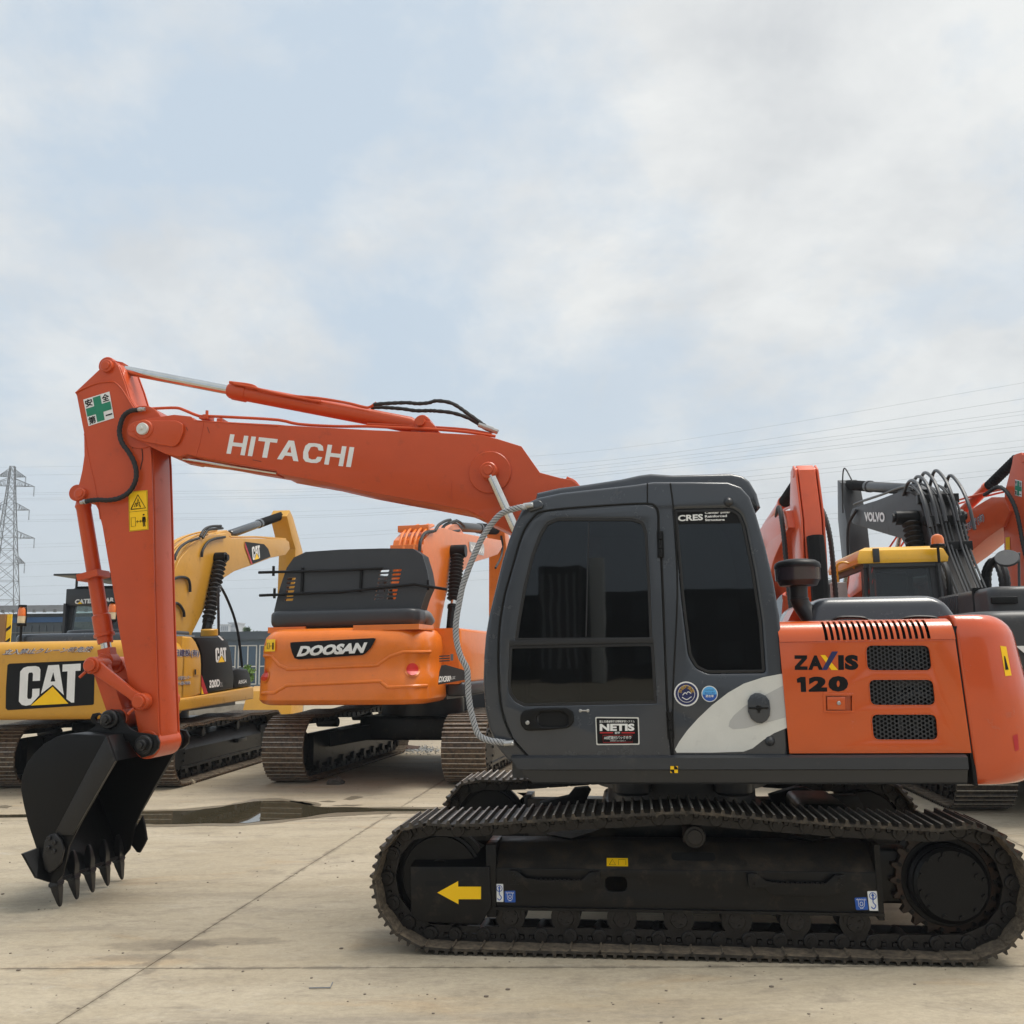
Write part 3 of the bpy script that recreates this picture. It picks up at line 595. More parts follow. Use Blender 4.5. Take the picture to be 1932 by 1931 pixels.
# ---- deck and side skirt
sk = S('R1', [(285, 1692), (318, 1750), (360, 1805)], -1.25); x1 = S('R2', [(1480, 1842)], -1.25)[0][0]
z1, z0 = .952, S('R1', [(360, 1805)], -1.25)[0][1]
zt, zb = 1.098, .935
bm = NB()
sec = [(-1.222, zt), (-1.250, zt-.012), (-1.252, zt-.075), (-1.235, zt-.082), (-1.205, zb+.012), (-1.19, zb), (-.95, zb), (-.95, zt)]
fx = {0: 0, 1: .0, 2: .045, 3: .05, 4: .115, 5: .12, 6: .12, 7: 0}
xs = S('R1', [(275, 1692)], -1.25)[0][0]
A = [bm.verts.new((xs+fx[i]*1.0, a, b)) for i, (a, b) in enumerate(sec)]; B = [bm.verts.new((x1, a, b)) for a, b in sec]
bridge(bm, A, B); bm.faces.new(A[::-1]); bm.faces.new(B); bobj('side_skirt', bm, GREYM, EX, ang=20)
bm = NB(); box(bm, -1.05, 1.55, -.95, 1.2, .94, 1.09); bobj('deck', bm, GREYM, EX)
q = S('R1', [(1175, 1715), (1218, 1715), (1218, 1754), (1176, 1754)], -1.25); flat('skirt_sticker', [(x, -1.2545, z) for x, z in q], SIGNY, EX)
cx, cz = sum(p[0] for p in q)/4, sum(p[1] for p in q)/4
flat('centre_mark', [(cx+x, -1.2560, cz+z) for x, z in [(0, 0)]+[(cos(a)*.021, sin(a)*.021) for a in [0, .4, .8, 1.2, pi/2]]+[(0, 0)]+[(cos(a)*.021, sin(a)*.021) for a in [pi, pi+.4, pi+.8, pi+1.2, 1.5*pi]]], BLK, EX, polys=[(0, 1, 2, 3, 4, 5), (6, 7, 8, 9, 10, 11)])
# ---- cab
CY, CYF = -1.205, -.26      # near and far side planes
rearline = [(1500, 112), (1575, 138), (1625, 195), (1660, 290), (1712, 470), (1762, 680), (1792, 870), (1806, 1000), (1815, 1190), (1842, 1672)]
frontline = [(262, 1690), (195, 1610), (150, 1500), (126, 1380), (118, 1250), (122, 1100), (132, 980), (150, 870), (172, 780), (196, 680), (225, 560), (262, 440), (300, 340), (338, 262), (372, 225)]
topline = [(430, 200), (560, 172), (760, 150), (960, 128), (1080, 110), (1300, 110)]
cabout = S('R1', frontline+topline+rearline, CY)
door_win = rnd(S('R1', [(300, 1008), (318, 880), (352, 690), (395, 520), (440, 405), (475, 345), (540, 318), (960, 318), (1020, 338), (1045, 400), (1062, 700), (1074, 1005)], CY), .012)
door_low = rnd(S('R1', [(270, 1038), (1080, 1022), (1100, 1362), (350, 1378), (300, 1352), (268, 1310), (260, 1260)], CY), .008)
rear_win = rnd(S('R1', [(1198, 268), (1520, 262), (1568, 290), (1598, 360), (1650, 620), (1692, 900), (1712, 1188), (1385, 1192), (1320, 1160), (1280, 1090), (1240, 760)], CY), .02)
dh = S('R1', [(258, 1690), (258, 930), (300, 640), (400, 330), (480, 275), (1040, 235), (1105, 270), (1112, 390), (1125, 540), (1160, 1370), (1190, 1685)], CY)
shell = plate('cab', cabout, CY, CY+.07, GREY, EX, holes=[door_win, door_low, rear_win], bev=.022, res=3)
# roof, back and floor skins joining the two sides, open to the front where the windscreen sits
skin = S('R1', [(338, 262), (372, 225)]+topline+rearline, CY)
cap = band(skin, .035, -1); plate('cab_roof', cap, CY+.05, CYF-.02, GREY, shell, bev=.006)
fl = S('R1', [(1842, 1672), (262, 1690)], CY); plate('cab_floor', band(fl, .03, -1), CY+.05, CYF-.02, GREYM, shell, bev=.003)
nose = S('R1', [(262, 1690), (195, 1610), (150, 1500), (126, 1380), (118, 1250), (122, 1100)], CY); plate('cab_nose', band(nose, .03, -1), CY+.03, CYF-.02, GREYM, shell, bev=.003)
wsc = S('R1', [(124, 1090), (132, 980), (150, 870), (172, 780), (196, 680), (225, 560), (262, 440), (300, 340), (338, 262)], CY); plate('windscreen', band(wsc, .008, -1), CY+.06, CYF-.06, GLASS, shell, bev=.001)
plate('far_side', cabout, CYF-.04, CYF, GREYM, shell, holes=[door_win, rnd([door_low[0]]+door_low[1:], .01), rear_win], bev=.01)
roofcap = S('R1', [(440, 205), (560, 178), (700, 160), (900, 130), (1000, 108), (1060, 100), (1180, 108), (1500, 100), (1560, 112), (1600, 142), (1640, 210), (1660, 285), (1640, 300), (1500, 240), (700, 240), (420, 300)], -.9)
plate('roof_cap', roofcap, -1.12, CYF-.06, GREY, shell, bev=.03, res=3)
bm = NB(); p = PT('R1', 1475, 100, -.8); box(bm, p[0]-.03, p[0]+.03, -.83, -.77, p[2]-.03, p[2]+.012); p = PT('R1', 1612, 160, -.9); box(bm, p[0]-.02, p[0]+.02, -.93, -.87, p[2]-.05, p[2]+.03); bobj('roof_bracket', bm, BLACK, shell)
for nm, win in (('rear_side_window', rear_win),):
    plate(nm, win, CY+.018, CY+.024, GLASS, shell, bev=0); plate('window_seal', band(win+[win[0]], .016, -1), CY+.008, CY+.026, RUBBER, shell, bev=.002)
plate('far_window', rear_win, CYF-.03, CYF-.024, GLASS, shell, bev=0)
gx0, gx1 = PT('R1', 722, 600, CYF)[0], PT('R1', 788, 600, CYF)[0]
def clipx(P, x, side):
    out = []
    for a, b in zip(P, P[1:]+P[:1]):
        ia, ib = (a[0]-x)*side >= 0, (b[0]-x)*side >= 0
        if ia: out.append(a)
        if ia != ib: t = (x-a[0])/(b[0]-a[0]); out.append((x, a[1]+(b[1]-a[1])*t))
    return out
plate('far_window', clipx(door_win, gx0, -1), CYF-.03, CYF-.024, GLASS, shell, bev=0); plate('far_window', clipx(door_win, gx1, 1), CYF-.03, CYF-.024, GLASS, shell, bev=0); plate('far_window', door_low, CYF-.03, CYF-.024, GLASS, shell, bev=0)
# printing on the quarter window
def ST(s, fr, bl, br, tl, mt, par, yy, **k): return text('lettering', s, PT(fr, *bl, yy), PT(fr, *br, yy), PT(fr, *tl, yy), mt, par, **k)
ST('CRES', 'R1', (1219, 335), (1360, 328), (1218, 300), WHITE, shell, CY+.014, bold=.035)
ST('Center pillar', 'R1', (1370, 297), (1516, 292), (1369, 280), WHITE, shell, CY+.014, bold=.03)
ST('Reinforced', 'R1', (1371, 314), (1495, 310), (1370, 300), WHITE, shell, CY+.014, bold=.03)
ST('Structure', 'R1', (1372, 333), (1482, 331), (1371, 320), WHITE, shell, CY+.014, bold=.03)
plate('window_print_band', S('R1', [(1203, 272), (1518, 266), (1560, 292), (1578, 345), (1205, 352)], CY+.016), CY+.0150, CY+.0175, BLK, shell, bev=0)
# door seams, drip rail, hinges, handle
def seam(fr, pts3, yy, r=.005, mt=GAP, par=shell, nm='panel_seam', sm=4):
    bm = NB(); tube(bm, [PT(fr, a, b, yy) for a, b in pts3], r, 6, sm); return bobj(nm, bm, mt, par)
DOORP = plate('cab_door', [tuple(p) for p in rnd(S('R1', [(232, 1400), (214, 1180), (218, 950), (246, 760), (290, 600), (345, 420), (400, 330), (470, 284), (1035, 244), (1088, 262), (1100, 300), (1102, 380), (1118, 560), (1150, 1360), (1178, 1684), (402, 1684), (290, 1560)], CY), .012)], CY-.012, CY+.004, GREY, EX, holes=[door_win, door_low], bev=.005, res=3)
seam('R1', [(402, 1690), (290, 1566), (224, 1400), (205, 1180), (209, 950), (238, 760), (282, 600), (337, 415), (394, 322), (470, 275), (760, 248), (1035, 234), (1094, 254), (1108, 300), (1110, 385), (1126, 560), (1158, 1360), (1188, 1690)], CY-.001, .007)
seam('R1', [(1193, 1690), (1190, 1300), (1215, 760), (1205, 400), (1192, 250), (1175, 120)], CY-.001, .005)
seam('R1', [(1046, 236), (1046, 120)], CY-.001, .004)
for w_ in (door_win, door_low): plate('window_seal', band(w_+[w_[0]], .016, -1), CY-.010, CY+.010, RUBBER, DOORP, bev=.002)
plate('door_window', door_win, CY+.002, CY+.008, GLASS, DOORP, bev=0); plate('door_window', door_low, CY+.000, CY+.006, GLASS, DOORP, bev=0, label='lower tinted pane of the cab door')
plate('window_divider', S('R1', [(272, 1008), (1078, 990), (1080, 1020), (268, 1038)], CY), CY-.018, CY+.006, RUBBER, DOORP, bev=.003)
seam('R1', [(715, 345), (700, 985)], CY-.004, .004, PLASTIC, DOORP, 'window_slide_rail', 1)
for (a, b) in (((1117, 388), (1122, 540)), ((1170, 1408), (1180, 1565))):
    bm = NB(); p, q = PT('R1', *a, CY-.02), PT('R1', *b, CY-.02)
    for k in range(3): u = Vector(p).lerp(Vector(q), k/3+.01); v = Vector(p).lerp(Vector(q), (k+1)/3-.01); cyl(bm, u, v, .0125, 12, .002)
    d = Vector(q)-Vector(p); obox(bm, Vector(p)+Vector((.0, .012, 0)), Vector(q)+Vector((0, .012, 0)), .012, .04, up_=Vector((1, 0, 0))); bobj('hinge', bm, BLACK, DOORP)
hp = rnd(S('R1', [(352, 1400), (420, 1388), (600, 1385), (632, 1410), (634, 1470), (600, 1500), (460, 1512), (360, 1515), (332, 1480), (332, 1425)], CY), .02)
hd = plate('door_handle', hp, CY-.030, CY-.010, BLACK, DOORP, bev=.006, holes=[rnd(S('R1', [(440, 1410), (560, 1402), (600, 1430), (600, 1480), (560, 1495), (440, 1490), (420, 1450)], CY), .015)])
plate('handle_recess', rnd(S('R1', [(432, 1405), (570, 1398), (608, 1430), (606, 1484), (560, 1500), (436, 1496)], CY), .015), CY-.0145, CY-.0125, GAP, DOORP, bev=0)
bm = NB(); p = PT('R1', 370, 1471, CY-.03); cyl(bm, p, (p[0], p[1]-.010, p[2]), .012, 16, .002); bobj('door_lock', bm, STEEL, DOORP)
bm = NB()
for a in (668, 710): p = PT('R1', a, 1403, CY-.010); cyl(bm, p, (p[0], p[1]-.010, p[2]), .0095, 14, .002)
p, q = PT('R1', 668, 1403, CY-.02), PT('R1', 710, 1403, CY-.02); tube(bm, [p, q], .004, 6, 1); bobj('door_stay_bolts', bm, STEEL, DOORP)
# NETIS sticker
nq = rnd(S('R1', [(752, 1438), (998, 1440), (1002, 1595), (758, 1597)], CY-.012), .008); flat('sticker_border', [(x, CY-.0135, z) for x, z in nq], SILVER, DOORP)
nq = rnd(S('R1', [(758, 1445), (991, 1447), (995, 1588), (764, 1590)], CY-.012), .007); flat('registration_sticker', [(x, CY-.0145, z) for x, z in nq], BLK, DOORP)
Y2 = CY-.0160
ST('国土交通省新技術情報提供システム', 'R1', (776, 1471), (974, 1470), (776, 1457), WHITE, DOORP, Y2, bold=.01)
ST('NETIS', 'R1', (777, 1518), (973, 1517), (777, 1477), WHITE, DOORP, Y2, bold=.05)
ST('登録', 'R1', (861, 1534), (892, 1534), (861, 1521), WHITE, DOORP, Y2, bold=.01)
for a, b in ((778, 852), (900, 974)): flat('red_bar', [PT('R1', a, 1524, Y2), PT('R1', b, 1524, Y2), PT('R1', b, 1531, Y2), PT('R1', a, 1531, Y2)], RED, DOORP)
seam('R1', [(795, 1542), (962, 1541), (963, 1580), (796, 1582), (795, 1542)], Y2, .0012, RED, DOORP, 'red_outline', 1)
ST('AIS機能付バックホウ', 'R1', (801, 1566), (955, 1564), (801, 1546), WHITE, DOORP, Y2, bold=.012)
ST('登録番号 KK-120055-A', 'R1', (836, 1577), (924, 1576), (836, 1570), WHITE, DOORP, Y2)
# round stickers
def disc(nm, fr, c, r, mt, par, yy, n=28): p = PT(fr, *c, yy); flat(nm, [(p[0]+cos(i*2*pi/n)*r, yy, p[2]+sin(i*2*pi/n)*r) for i in range(n)], mt, par); return p
c1 = disc('round_sticker', 'R1', (1266, 1308), .0705, WHITE, shell, CY-.0015); disc('sticker_field', 'R1', (1266, 1308), .062, NAVY, shell, CY-.0030)
disc('sticker_ring', 'R1', (1266, 1308), .049, WHITE, shell, CY-.0036); disc('sticker_field', 'R1', (1266, 1308), .046, NAVY, shell, CY-.0042)
for k, ch in enumerate('超低騒音型'):
    a = RD(160-35*k); c = Vector((c1[0]+cos(a)*.036, CY-.0052, c1[2]+.004+sin(a)*.036)); ux = Vector((sin(a), 0, -cos(a)))*.021; uz = Vector((cos(a), 0, sin(a)))*.021
    text('lettering', ch, c-ux/2-uz/2, c+ux/2-uz/2, c-ux/2+uz/2, GOLD, shell, bold=.02)
bm = NB()
for s_ in ([(-.022, -.008), (-.008, .006), (.004, -.002)], [(.003, .006), (.012, .012), (.026, .002)], [(-.026, -.018), (0, -.032), (.028, -.016)]): tube(bm, [(c1[0]+a, CY-.0052, c1[2]+b) for a, b in s_], .0026, 5, 4)
bobj('sticker_swirl', bm, WHITE, shell)
ST('国土交通省認定', 'R1', (1244, 1366), (1288, 1366), (1244, 1359), NAVY, shell, CY-.0025)
c2 = disc('round_sticker', 'R1', (1397, 1308), .0460, WHITE, shell, CY-.0015); disc('sticker_field', 'R1', (1397, 1308), .041, LBLUE, shell, CY-.0030)
flat('sticker_band', [(c2[0]+cos(RD(a))*.041, CY-.0035, c2[2]+sin(RD(a))*.041) for a in range(185, 356, 10)], BLUE, shell)
ST('排出ガス基準', 'R1', (1368, 1308), (1428, 1308), (1368, 1298), BLUE, shell, CY-.0042, bold=.01); ST('適合車', 'R1', (1374, 1328), (1420, 1328), (1374, 1313), WHITE, shell, CY-.0050, bold=.02); ST('特定特殊自動車', 'R1', (1373, 1290), (1420, 1290), (1373, 1284), NAVY, shell, CY-.0042)
# silver swoosh with a lock flap; the hollow's shade is a flat darker patch
sw = S('R1', [(1201, 1622), (1225, 1578), (1270, 1515), (1330, 1448), (1410, 1372), (1500, 1302), (1590, 1250), (1700, 1214), (1806, 1194), (1832, 1500), (1760, 1530), (1700, 1568), (1640, 1615), (1588, 1634), (1400, 1640), (1212, 1640)], CY)
flat('silver_swoosh', [(x, CY-.0014, z) for x, z in sw], SILVER, shell)
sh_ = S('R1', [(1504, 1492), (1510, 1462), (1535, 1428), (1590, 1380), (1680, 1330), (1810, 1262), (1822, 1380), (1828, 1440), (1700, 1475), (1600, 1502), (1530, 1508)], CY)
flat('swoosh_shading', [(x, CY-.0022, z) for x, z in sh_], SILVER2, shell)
plate('lock_flap', S('R1', [(1610, 1345), (1625, 1318), (1650, 1303), (1680, 1303), (1712, 1318), (1732, 1345), (1738, 1390), (1735, 1430), (1718, 1458), (1690, 1474), (1660, 1470), (1630, 1448), (1612, 1410)], CY), CY-.020, CY-.003, GREY, shell, bev=.006, res=3)
bm = NB(); p, q = PT('R1', 1618, 1388, CY-.022), PT('R1', 1728, 1388, CY-.022); tube(bm, [p, q], .006, 8, 1); p = PT('R1', 1673, 1388, CY-.020); cyl(bm, p, (p[0], p[1]-.006, p[2]), .017, 18, .002); box(bm, p[0]-.005, p[0]+.005, p[1]-.012, p[1], p[2]-.026, p[2]+.004); bobj('lock_cylinder', bm, BLACK, shell)
for c in ((1503, 225), (1737, 1575)):
    p = PT('R1', *c, CY); bm = NB(); rod(bm, (p[0], p[1]+.004, p[2]), (p[0], p[1]-.022, p[2]), [(0, .030), (.3, .027), (.7, .020), (1, .008)], 18); bobj('rubber_stop', bm, GREYM, shell)
# grab rope
rp = [PT('R8', *c, yy) for c, yy in (((1795, 65), -1.24), ((1760, 70), -1.27), ((1700, 85), -1.27), ((1640, 110), -1.26), ((1575, 180), -1.25), ((1520, 265), -1.25), ((1480, 350), -1.25), ((1440, 445), -1.25), ((1400, 560), -1.25), ((1375, 680), -1.25), ((1357, 800), -1.25), ((1360, 900), -1.25), ((1385, 1000), -1.25), ((1425, 1080), -1.25), ((1432, 1160), -1.25), ((1436, 1250), -1.25), ((1450, 1340), -1.25), ((1470, 1420), -1.25), ((1495, 1490), -1.25), ((1545, 1525), -1.25), ((1620, 1540), -1.25), ((1675, 1548), -1.23))]
P_ = catmull(rp, 12)
def strand(ph, r, off):
    out = []; s = 0
    for i, p in enumerate(P_):
        if i: s += (p-P_[i-1]).length
        d = (P_[min(i+1, len(P_)-1)]-P_[max(i-1, 0)]).normalized(); u = Vector((0, 1, 0)); v = d.cross(u).normalized(); a = ph+s*2*pi/.085
        out.append(p+(u*cos(a)+v*sin(a))*off)
    return out
bm = NB()
for k in range(4): tube(bm, strand(k*pi/2, 0, .0085), .0105, 7, 1)
rope = bobj('grab_rope', bm, ROPEM, EX); bm = NB()
for k in range(4): tube(bm, strand(k*pi/2+pi/4, 0, .0150), .0035, 5, 1)
bobj('dark_strand', bm, ROPED, rope)
bm = NB()
for fr, c in (('R8', (1812, 62)), ('R8', (1690, 1550))): p = Vector(PT(fr, *c, -1.235)); cyl(bm, p+Vector((-.03, -.01, 0)), p+Vector((.03, -.01, .004)), .018, 12, .002); cyl(bm, p+Vector((.02, -.03, 0)), p+Vector((.02, .05, 0)), .011, 8, .002)
bobj('rope_clamp', bm, STEEL, rope)
plate('rope_mount', rnd(S('R1', [(395, 225), (440, 218), (462, 240), (455, 262), (410, 275), (380, 285), (370, 262)], CY), .01), CY-.025, CY+.01, GREY, shell, bev=.008)
# cab interior
bm = NB(); box(bm, -.62, -.12, -1.0, -.5, 1.42, 1.55, .05); box(bm, -.18, -.03, -.98, -.52, 1.5, 2.15, .06); box(bm, -.17, -.06, -.88, -.62, 2.15, 2.35, .04); seat = bobj('operator_seat', bm, SEATM, shell)
bm = NB(); box(bm, -.62, -.02, -1.10, -1.0, 1.30, 1.62, .03); box(bm, -.62, -.02, -.5, -.38, 1.30, 1.62, .03); box(bm, -.66, .0, -1.08, -.4, 1.1, 1.32, .02)
for y in (-1.05, -.44): tube(bm, [(-.58, y, 1.6), (-.64, y, 1.72), (-.62, y, 1.80)], .014, 8); cyl(bm, (-.62, y, 1.78), (-.62, y, 1.86), .022, 10, .005)
tube(bm, [(-.95, -.75, 1.12), (-.98, -.75, 1.5), (-.94, -.75, 1.7)], .010, 6); tube(bm, [(-.95, -.6, 1.12), (-.98, -.6, 1.5), (-.94, -.6, 1.7)], .010, 6); bobj('control_console', bm, INTER, shell)

# ---- engine door (orange) with slots in the rolled top edge
DY = -1.215; xa = S('R2', [(540, 1300)], DY)[0][0]; xb = S('R2', [(1460, 1500)], DY)[0][0]; za = 1.105; ztop = 1.842; r_ = .115
gr = []
for q in ([(940, 1112), (1272, 1112), (1288, 1248), (948, 1248)], [(955, 1288), (1292, 1288), (1306, 1426), (965, 1426)], [(968, 1466), (1308, 1466), (1320, 1604), (980, 1604)]): gr.append(rnd(S('R2', q, DY), .040, 5))
lq = S('R2', [(738, 1374), (873, 1374), (873, 1450), (740, 1450)], DY)
edoor = plate('engine_door', [(xa-.01, za), (xb+.012, za), (xb-.022, ztop-r_), (xa-.03, ztop-r_)], DY, DY+.012, DOOR, EX, holes=gr+[lq], bev=.002)
def arc_panel(bm, x0, x1, z0a=0., a1=pi/2, slant=0.):
    n = 8; A = []; B = []
    for i in range(n+1):
        a = z0a+(a1-z0a)*i/n; y = DY+r_-cos(a)*r_; z = ztop-r_+sin(a)*r_; dx = slant*i/n; A.append(bm.verts.new((x0+dx, y, z))); B.append(bm.verts.new((x1+dx, y, z)))
    for i in range(n): bm.faces.new((A[i], B[i], B[i+1], A[i+1]))
sx0 = S('R2', [(735, 1085)], DY)[0][0]; sx1 = S('R2', [(1276, 1083)], DY)[0][0]
bm = NB(); arc_panel(bm, xa-.03, sx0-.001, 0, pi/2, -.008); arc_panel(bm, sx1, xb-.022, 0, pi/2, -.010)
ns = 18; pt_ = (sx1-sx0)/(ns-.45)
for k in range(ns-1): arc_panel(bm, sx0+k*pt_+pt_*.52, sx0+(k+1)*pt_, .04, RD(72), -.008)
arc_panel(bm, sx0-.002, sx1+.002, -.0, .05); arc_panel(bm, sx0-.01, sx1+.0, RD(72), pi/2)
bmesh.ops.remove_doubles(bm, verts=bm.verts, dist=1e-4)
g = bmesh.ops.solidify(bm, geom=bm.faces[:], thickness=-.006)
bobj('rolled_top_edge', bm, DOOR, edoor, ang=30)
bm = NB(); box(bm, xa-.03, xb-.03, DY+r_-.002, -.45, ztop-.012, ztop-.001); bobj('top_panel', bm, DOOR, EX)
bm = NB(); box(bm, xa-.03, xb, DY+.10, DY+.11, za, ztop-.02); box(bm, xa-.03, xb, DY+.10, -.2, za, za+.01); box(bm, xa-.045, xa-.035, DY+.02, -.2, za, ztop-.03); bobj('inner_panel', bm, GAP, EX)
bm = NB()
for k in range(6): x = xa+.62+k*.09; cyl(bm, (x, DY+.085, za+.1), (x+.03, DY+.085, ztop-.12), .014, 8)
tube(bm, [(xa+.5, DY+.07, za+.2), (xa+.7, DY+.06, za+.32), (xa+.95, DY+.07, za+.28), (xa+1.2, DY+.06, za+.5)], .02, 8); box(bm, xa+.6, xa+1.15, DY+.07, DY+.09, za+.36, za+.40); box(bm, xa+.6, xa+1.15, DY+.07, DY+.09, za+.57, za+.60); bobj('radiator_piping', bm, GREYM, EX)
def honey(name, poly, yy, s, mt, par):
    bm = NB(); xs_ = [p[0] for p in poly]; zs_ = [p[1] for p in poly]; h = s*math.sqrt(3); j = 0; x = min(xs_)
    while x < max(xs_)+s:
        z = min(zs_)+(h/2 if j % 2 else 0)
        while z < max(zs_)+s:
            o = [(x+cos(k*pi/3)*s, z+sin(k*pi/3)*s) for k in range(6)]; i_ = [(x+cos(k*pi/3)*s*.70, z+sin(k*pi/3)*s*.70) for k in range(6)]
            for k in range(6):
                l = (k+1) % 6; bm.faces.new([bm.verts.new((a, yy, b)) for a, b in (o[k], o[l], i_[l], i_[k])])
                bm.faces.new([bm.verts.new(v) for v in ((i_[k][0], yy, i_[k][1]), (i_[l][0], yy, i_[l][1]), (i_[l][0], yy+.003, i_[l][1]), (i_[k][0], yy+.003, i_[k][1]))])
            z += h
        x += s*1.5; j += 1
    return bobj(name, bm, mt, par, fix=False)
for g_ in gr: honey('grille_mesh', g_, DY+.018, .0135, GREYM, edoor); plate('grille_rim', band(g_+[g_[0]], .005, -1), DY-.002, DY+.012, DOOR, edoor, bev=.001)
# latch
lf = rnd(S('R2', [(722, 1360), (884, 1362), (890, 1462), (728, 1460)], DY), .006); plate('latch_frame', lf, DY-.004, DY, DOOR, edoor, holes=[lq], bev=.0015)
plate('latch_back', lq, DY+.020, DY+.024, DOOR, edoor, bev=0)
plate('latch', S('R2', [(744, 1380), (836, 1380), (838, 1446), (746, 1446)], DY), DY-.006, DY+.008, DOOR, edoor, bev=.003)
p = PT('R2', 805, 1412, DY-.006); bm = NB(); cyl(bm, p, (p[0], p[1]-.008, p[2]), .011, 16, .002); bobj('latch_lock', bm, STEEL, edoor)
# model name
zl = dict(par=edoor, yy=DY-.0015)
def poly(nm, fr, pts, mt, par, yy): return flat(nm, [PT(fr, a, b, yy) for a, b in pts], mt, par)
poly('letter_z', 'B4', [(60, 460), (163, 460), (163, 487), (106, 550), (167, 550), (167, 579), (62, 579), (62, 551), (118, 489), (60, 489)], BLK, edoor, DY-.0015)
ST('A', 'B4', (172, 579), (292, 579), (172, 461), BLK, edoor, DY-.0015, bold=.06)
poly('letter_x_stroke', 'B4', [(272, 458), (310, 458), (415, 580), (362, 580)], SIGNY, edoor, DY-.0022)
poly('letter_x_stroke', 'B4', [(366, 428), (416, 428), (325, 580), (283, 580)], BLUE if False else NAVY, edoor, DY-.0030)
poly('letter_i', 'B4', [(416, 458), (462, 458), (464, 579), (418, 579)], BLK, edoor, DY-.0015)
ST('S', 'B4', (470, 580), (582, 580), (470, 456), BLK, edoor, DY-.0015, bold=.07)
poly('digit', 'B4', [(78, 652), (110, 636), (150, 636), (156, 759), (113, 759), (109, 682), (82, 684)], BLK, edoor, DY-.0015)
ST('2', 'B4', (176, 758), (327, 756), (176, 634), BLK, edoor, DY-.0015, bold=.07); ST('0', 'B4', (336, 757), (498, 756), (336, 629), BLK, edoor, DY-.0015, bold=.075)
# ---- counterweight
cx0 = xb+.028
bm = NB(); rings = []
prof = rprof(.925, 1.865, .16, .13, 6, 0)
for z, i in prof:
    lean = max(0, z-1.15)*.20
    R = []
    for p in rplan(cx0, 1.975-lean-i, -1.215+i*.55, 1.215-i*.55, .02, min(.30, 1.975-lean-i-cx0-.07), .12):
        x = p[0]
        if p[0] < cx0+.05: x = p[0]-.045*(z-.92)/.9*1.0
        R.append((x, p[1], z))
    rings.append(R)
loft(bm, rings); cw = bobj('counterweight', bm, ORANGE, EX, ang=50)
plate('panel_gap', [(cx0-.012, .93), (cx0+.006, .93), (cx0-.032, 1.80), (cx0-.052, 1.80)], -1.205, 1.2, GAP, EX, bev=0)
from mathutils.bvhtree import BVHTree
cwm = cw.data; cwt = BVHTree.FromPolygons([v.co[:] for v in cwm.vertices], [tuple(p.vertices) for p in cwm.polygons])
def wrap(nm, corners, mt, par, lift, nx=14, nz=8, tree=None, world2local=None):
    """print laid on a curved body by looking along the sight line from the photographer's place"""
    tree = tree or cwt; o = MF.o; vs = []
    for j in range(nz+1):
        for i in range(nx+1):
            a = Vector(corners[0]).lerp(Vector(corners[1]), i/nx).lerp(Vector(corners[3]).lerp(Vector(corners[2]), i/nx), j/nz)
            r = ray('R2', a.x, a.y); loc = Vector(((CAM-o).dot(MF.ax), (CAM-o).dot(MF.ay), CAM.z)); d = Vector((r.dot(MF.ax), r.dot(MF.ay), r.z)).normalized(); h, n_, _, _ = tree.ray_cast(loc, d)
            vs.append(tuple(h+n_*lift) if h is not None else None)
    ok = []; mp_ = {}; out = []
    for k, v in enumerate(vs):
        if v is not None: mp_[k] = len(out); out.append(v)
    for j in range(nz):
        for i in range(nx):
            f = [j*(nx+1)+i, j*(nx+1)+i+1, (j+1)*(nx+1)+i+1, (j+1)*(nx+1)+i]
            if all(k in mp_ for k in f): ok.append(tuple(mp_[k] for k in f))
    if ok: return flat(nm, out, mt, par, polys=ok)
wrap('warning_sticker', [(1632, 1118), (1662, 1122), (1690, 1270), (1658, 1274)], SIGNY, cw, .002)
wrap('warning_triangle', [(1650, 1170), (1656, 1172), (1674, 1240), (1658, 1242)], BLK, cw, .0035, 4, 4)
wrap('red_reflector', [(1696, 1580), (1722, 1570), (1728, 1650), (1708, 1660)], RED, cw, .002, 6, 5)
bm = NB(); rings = []
# ---- hood, precleaner
hq = S('R2', [(640, 992), (668, 880)], -.85); hz1 = S('R2', [(1000, 862)], -.85)[0][1]; hx0 = hq[0][0]; hx1 = S('R2', [(1440, 985)], -.85)[0][0]; hz0 = ztop-.012
for z, i in rprof(hz0, hz1, 0, .07, 5, 0):
    t = (z-hz0)/(hz1-hz0); rings.append([(p[0], p[1], z) for p in rplan(hx0+.06*t+i, hx1-.10*t-i, -.86+i+.03*t, .45-i, .07, .07)])
loft(bm, rings); hood = bobj('engine_hood', bm, GREY, EX, ang=50)
sl_pts = [PT('R2', a, b, -.93) for a, b in [(730, 990), (770, 985), (800, 972), (860, 968), (930, 972), (960, 985), (1020, 988), (1100, 986), (1150, 972), (1210, 966), (1290, 970), (1330, 984), (1400, 988)]]
bm = NB(); tube(bm, [(a, b, c-.004) for a, b, c in sl_pts], .010, 6, 4); bobj('hood_seal', bm, BLACK, hood)
pc = PT('R2', 597, 790, -.75); X0 = pc[0]
zz = lambda y: PT('R2', 597, y, -.75)[2]; rr = lambda w_: w_/2*(PT('R2', 598, 790, -.75)[0]-PT('R2', 597, 790, -.75)[0])
bm = NB()
rod(bm, (X0, -.75, zz(785)), (X0, -.75, zz(678)), [(0, rr(228)), (.06, rr(232)), (.62, rr(236)), (.66, rr(242))], 36); bowl = bobj('intake_bowl', bm, PURPLE, EX, ang=40)
bm = NB(); H_ = zz(678)-zz(726)
rod(bm, (X0, -.75, zz(722)), (X0, -.75, zz(676)), [(0, rr(240)), (.3, rr(240)), (.6, rr(228)), (.85, rr(190)), (1, rr(120)), (1.02, .002)], 36); bobj('intake_cap', bm, BLACK, bowl, ang=40)
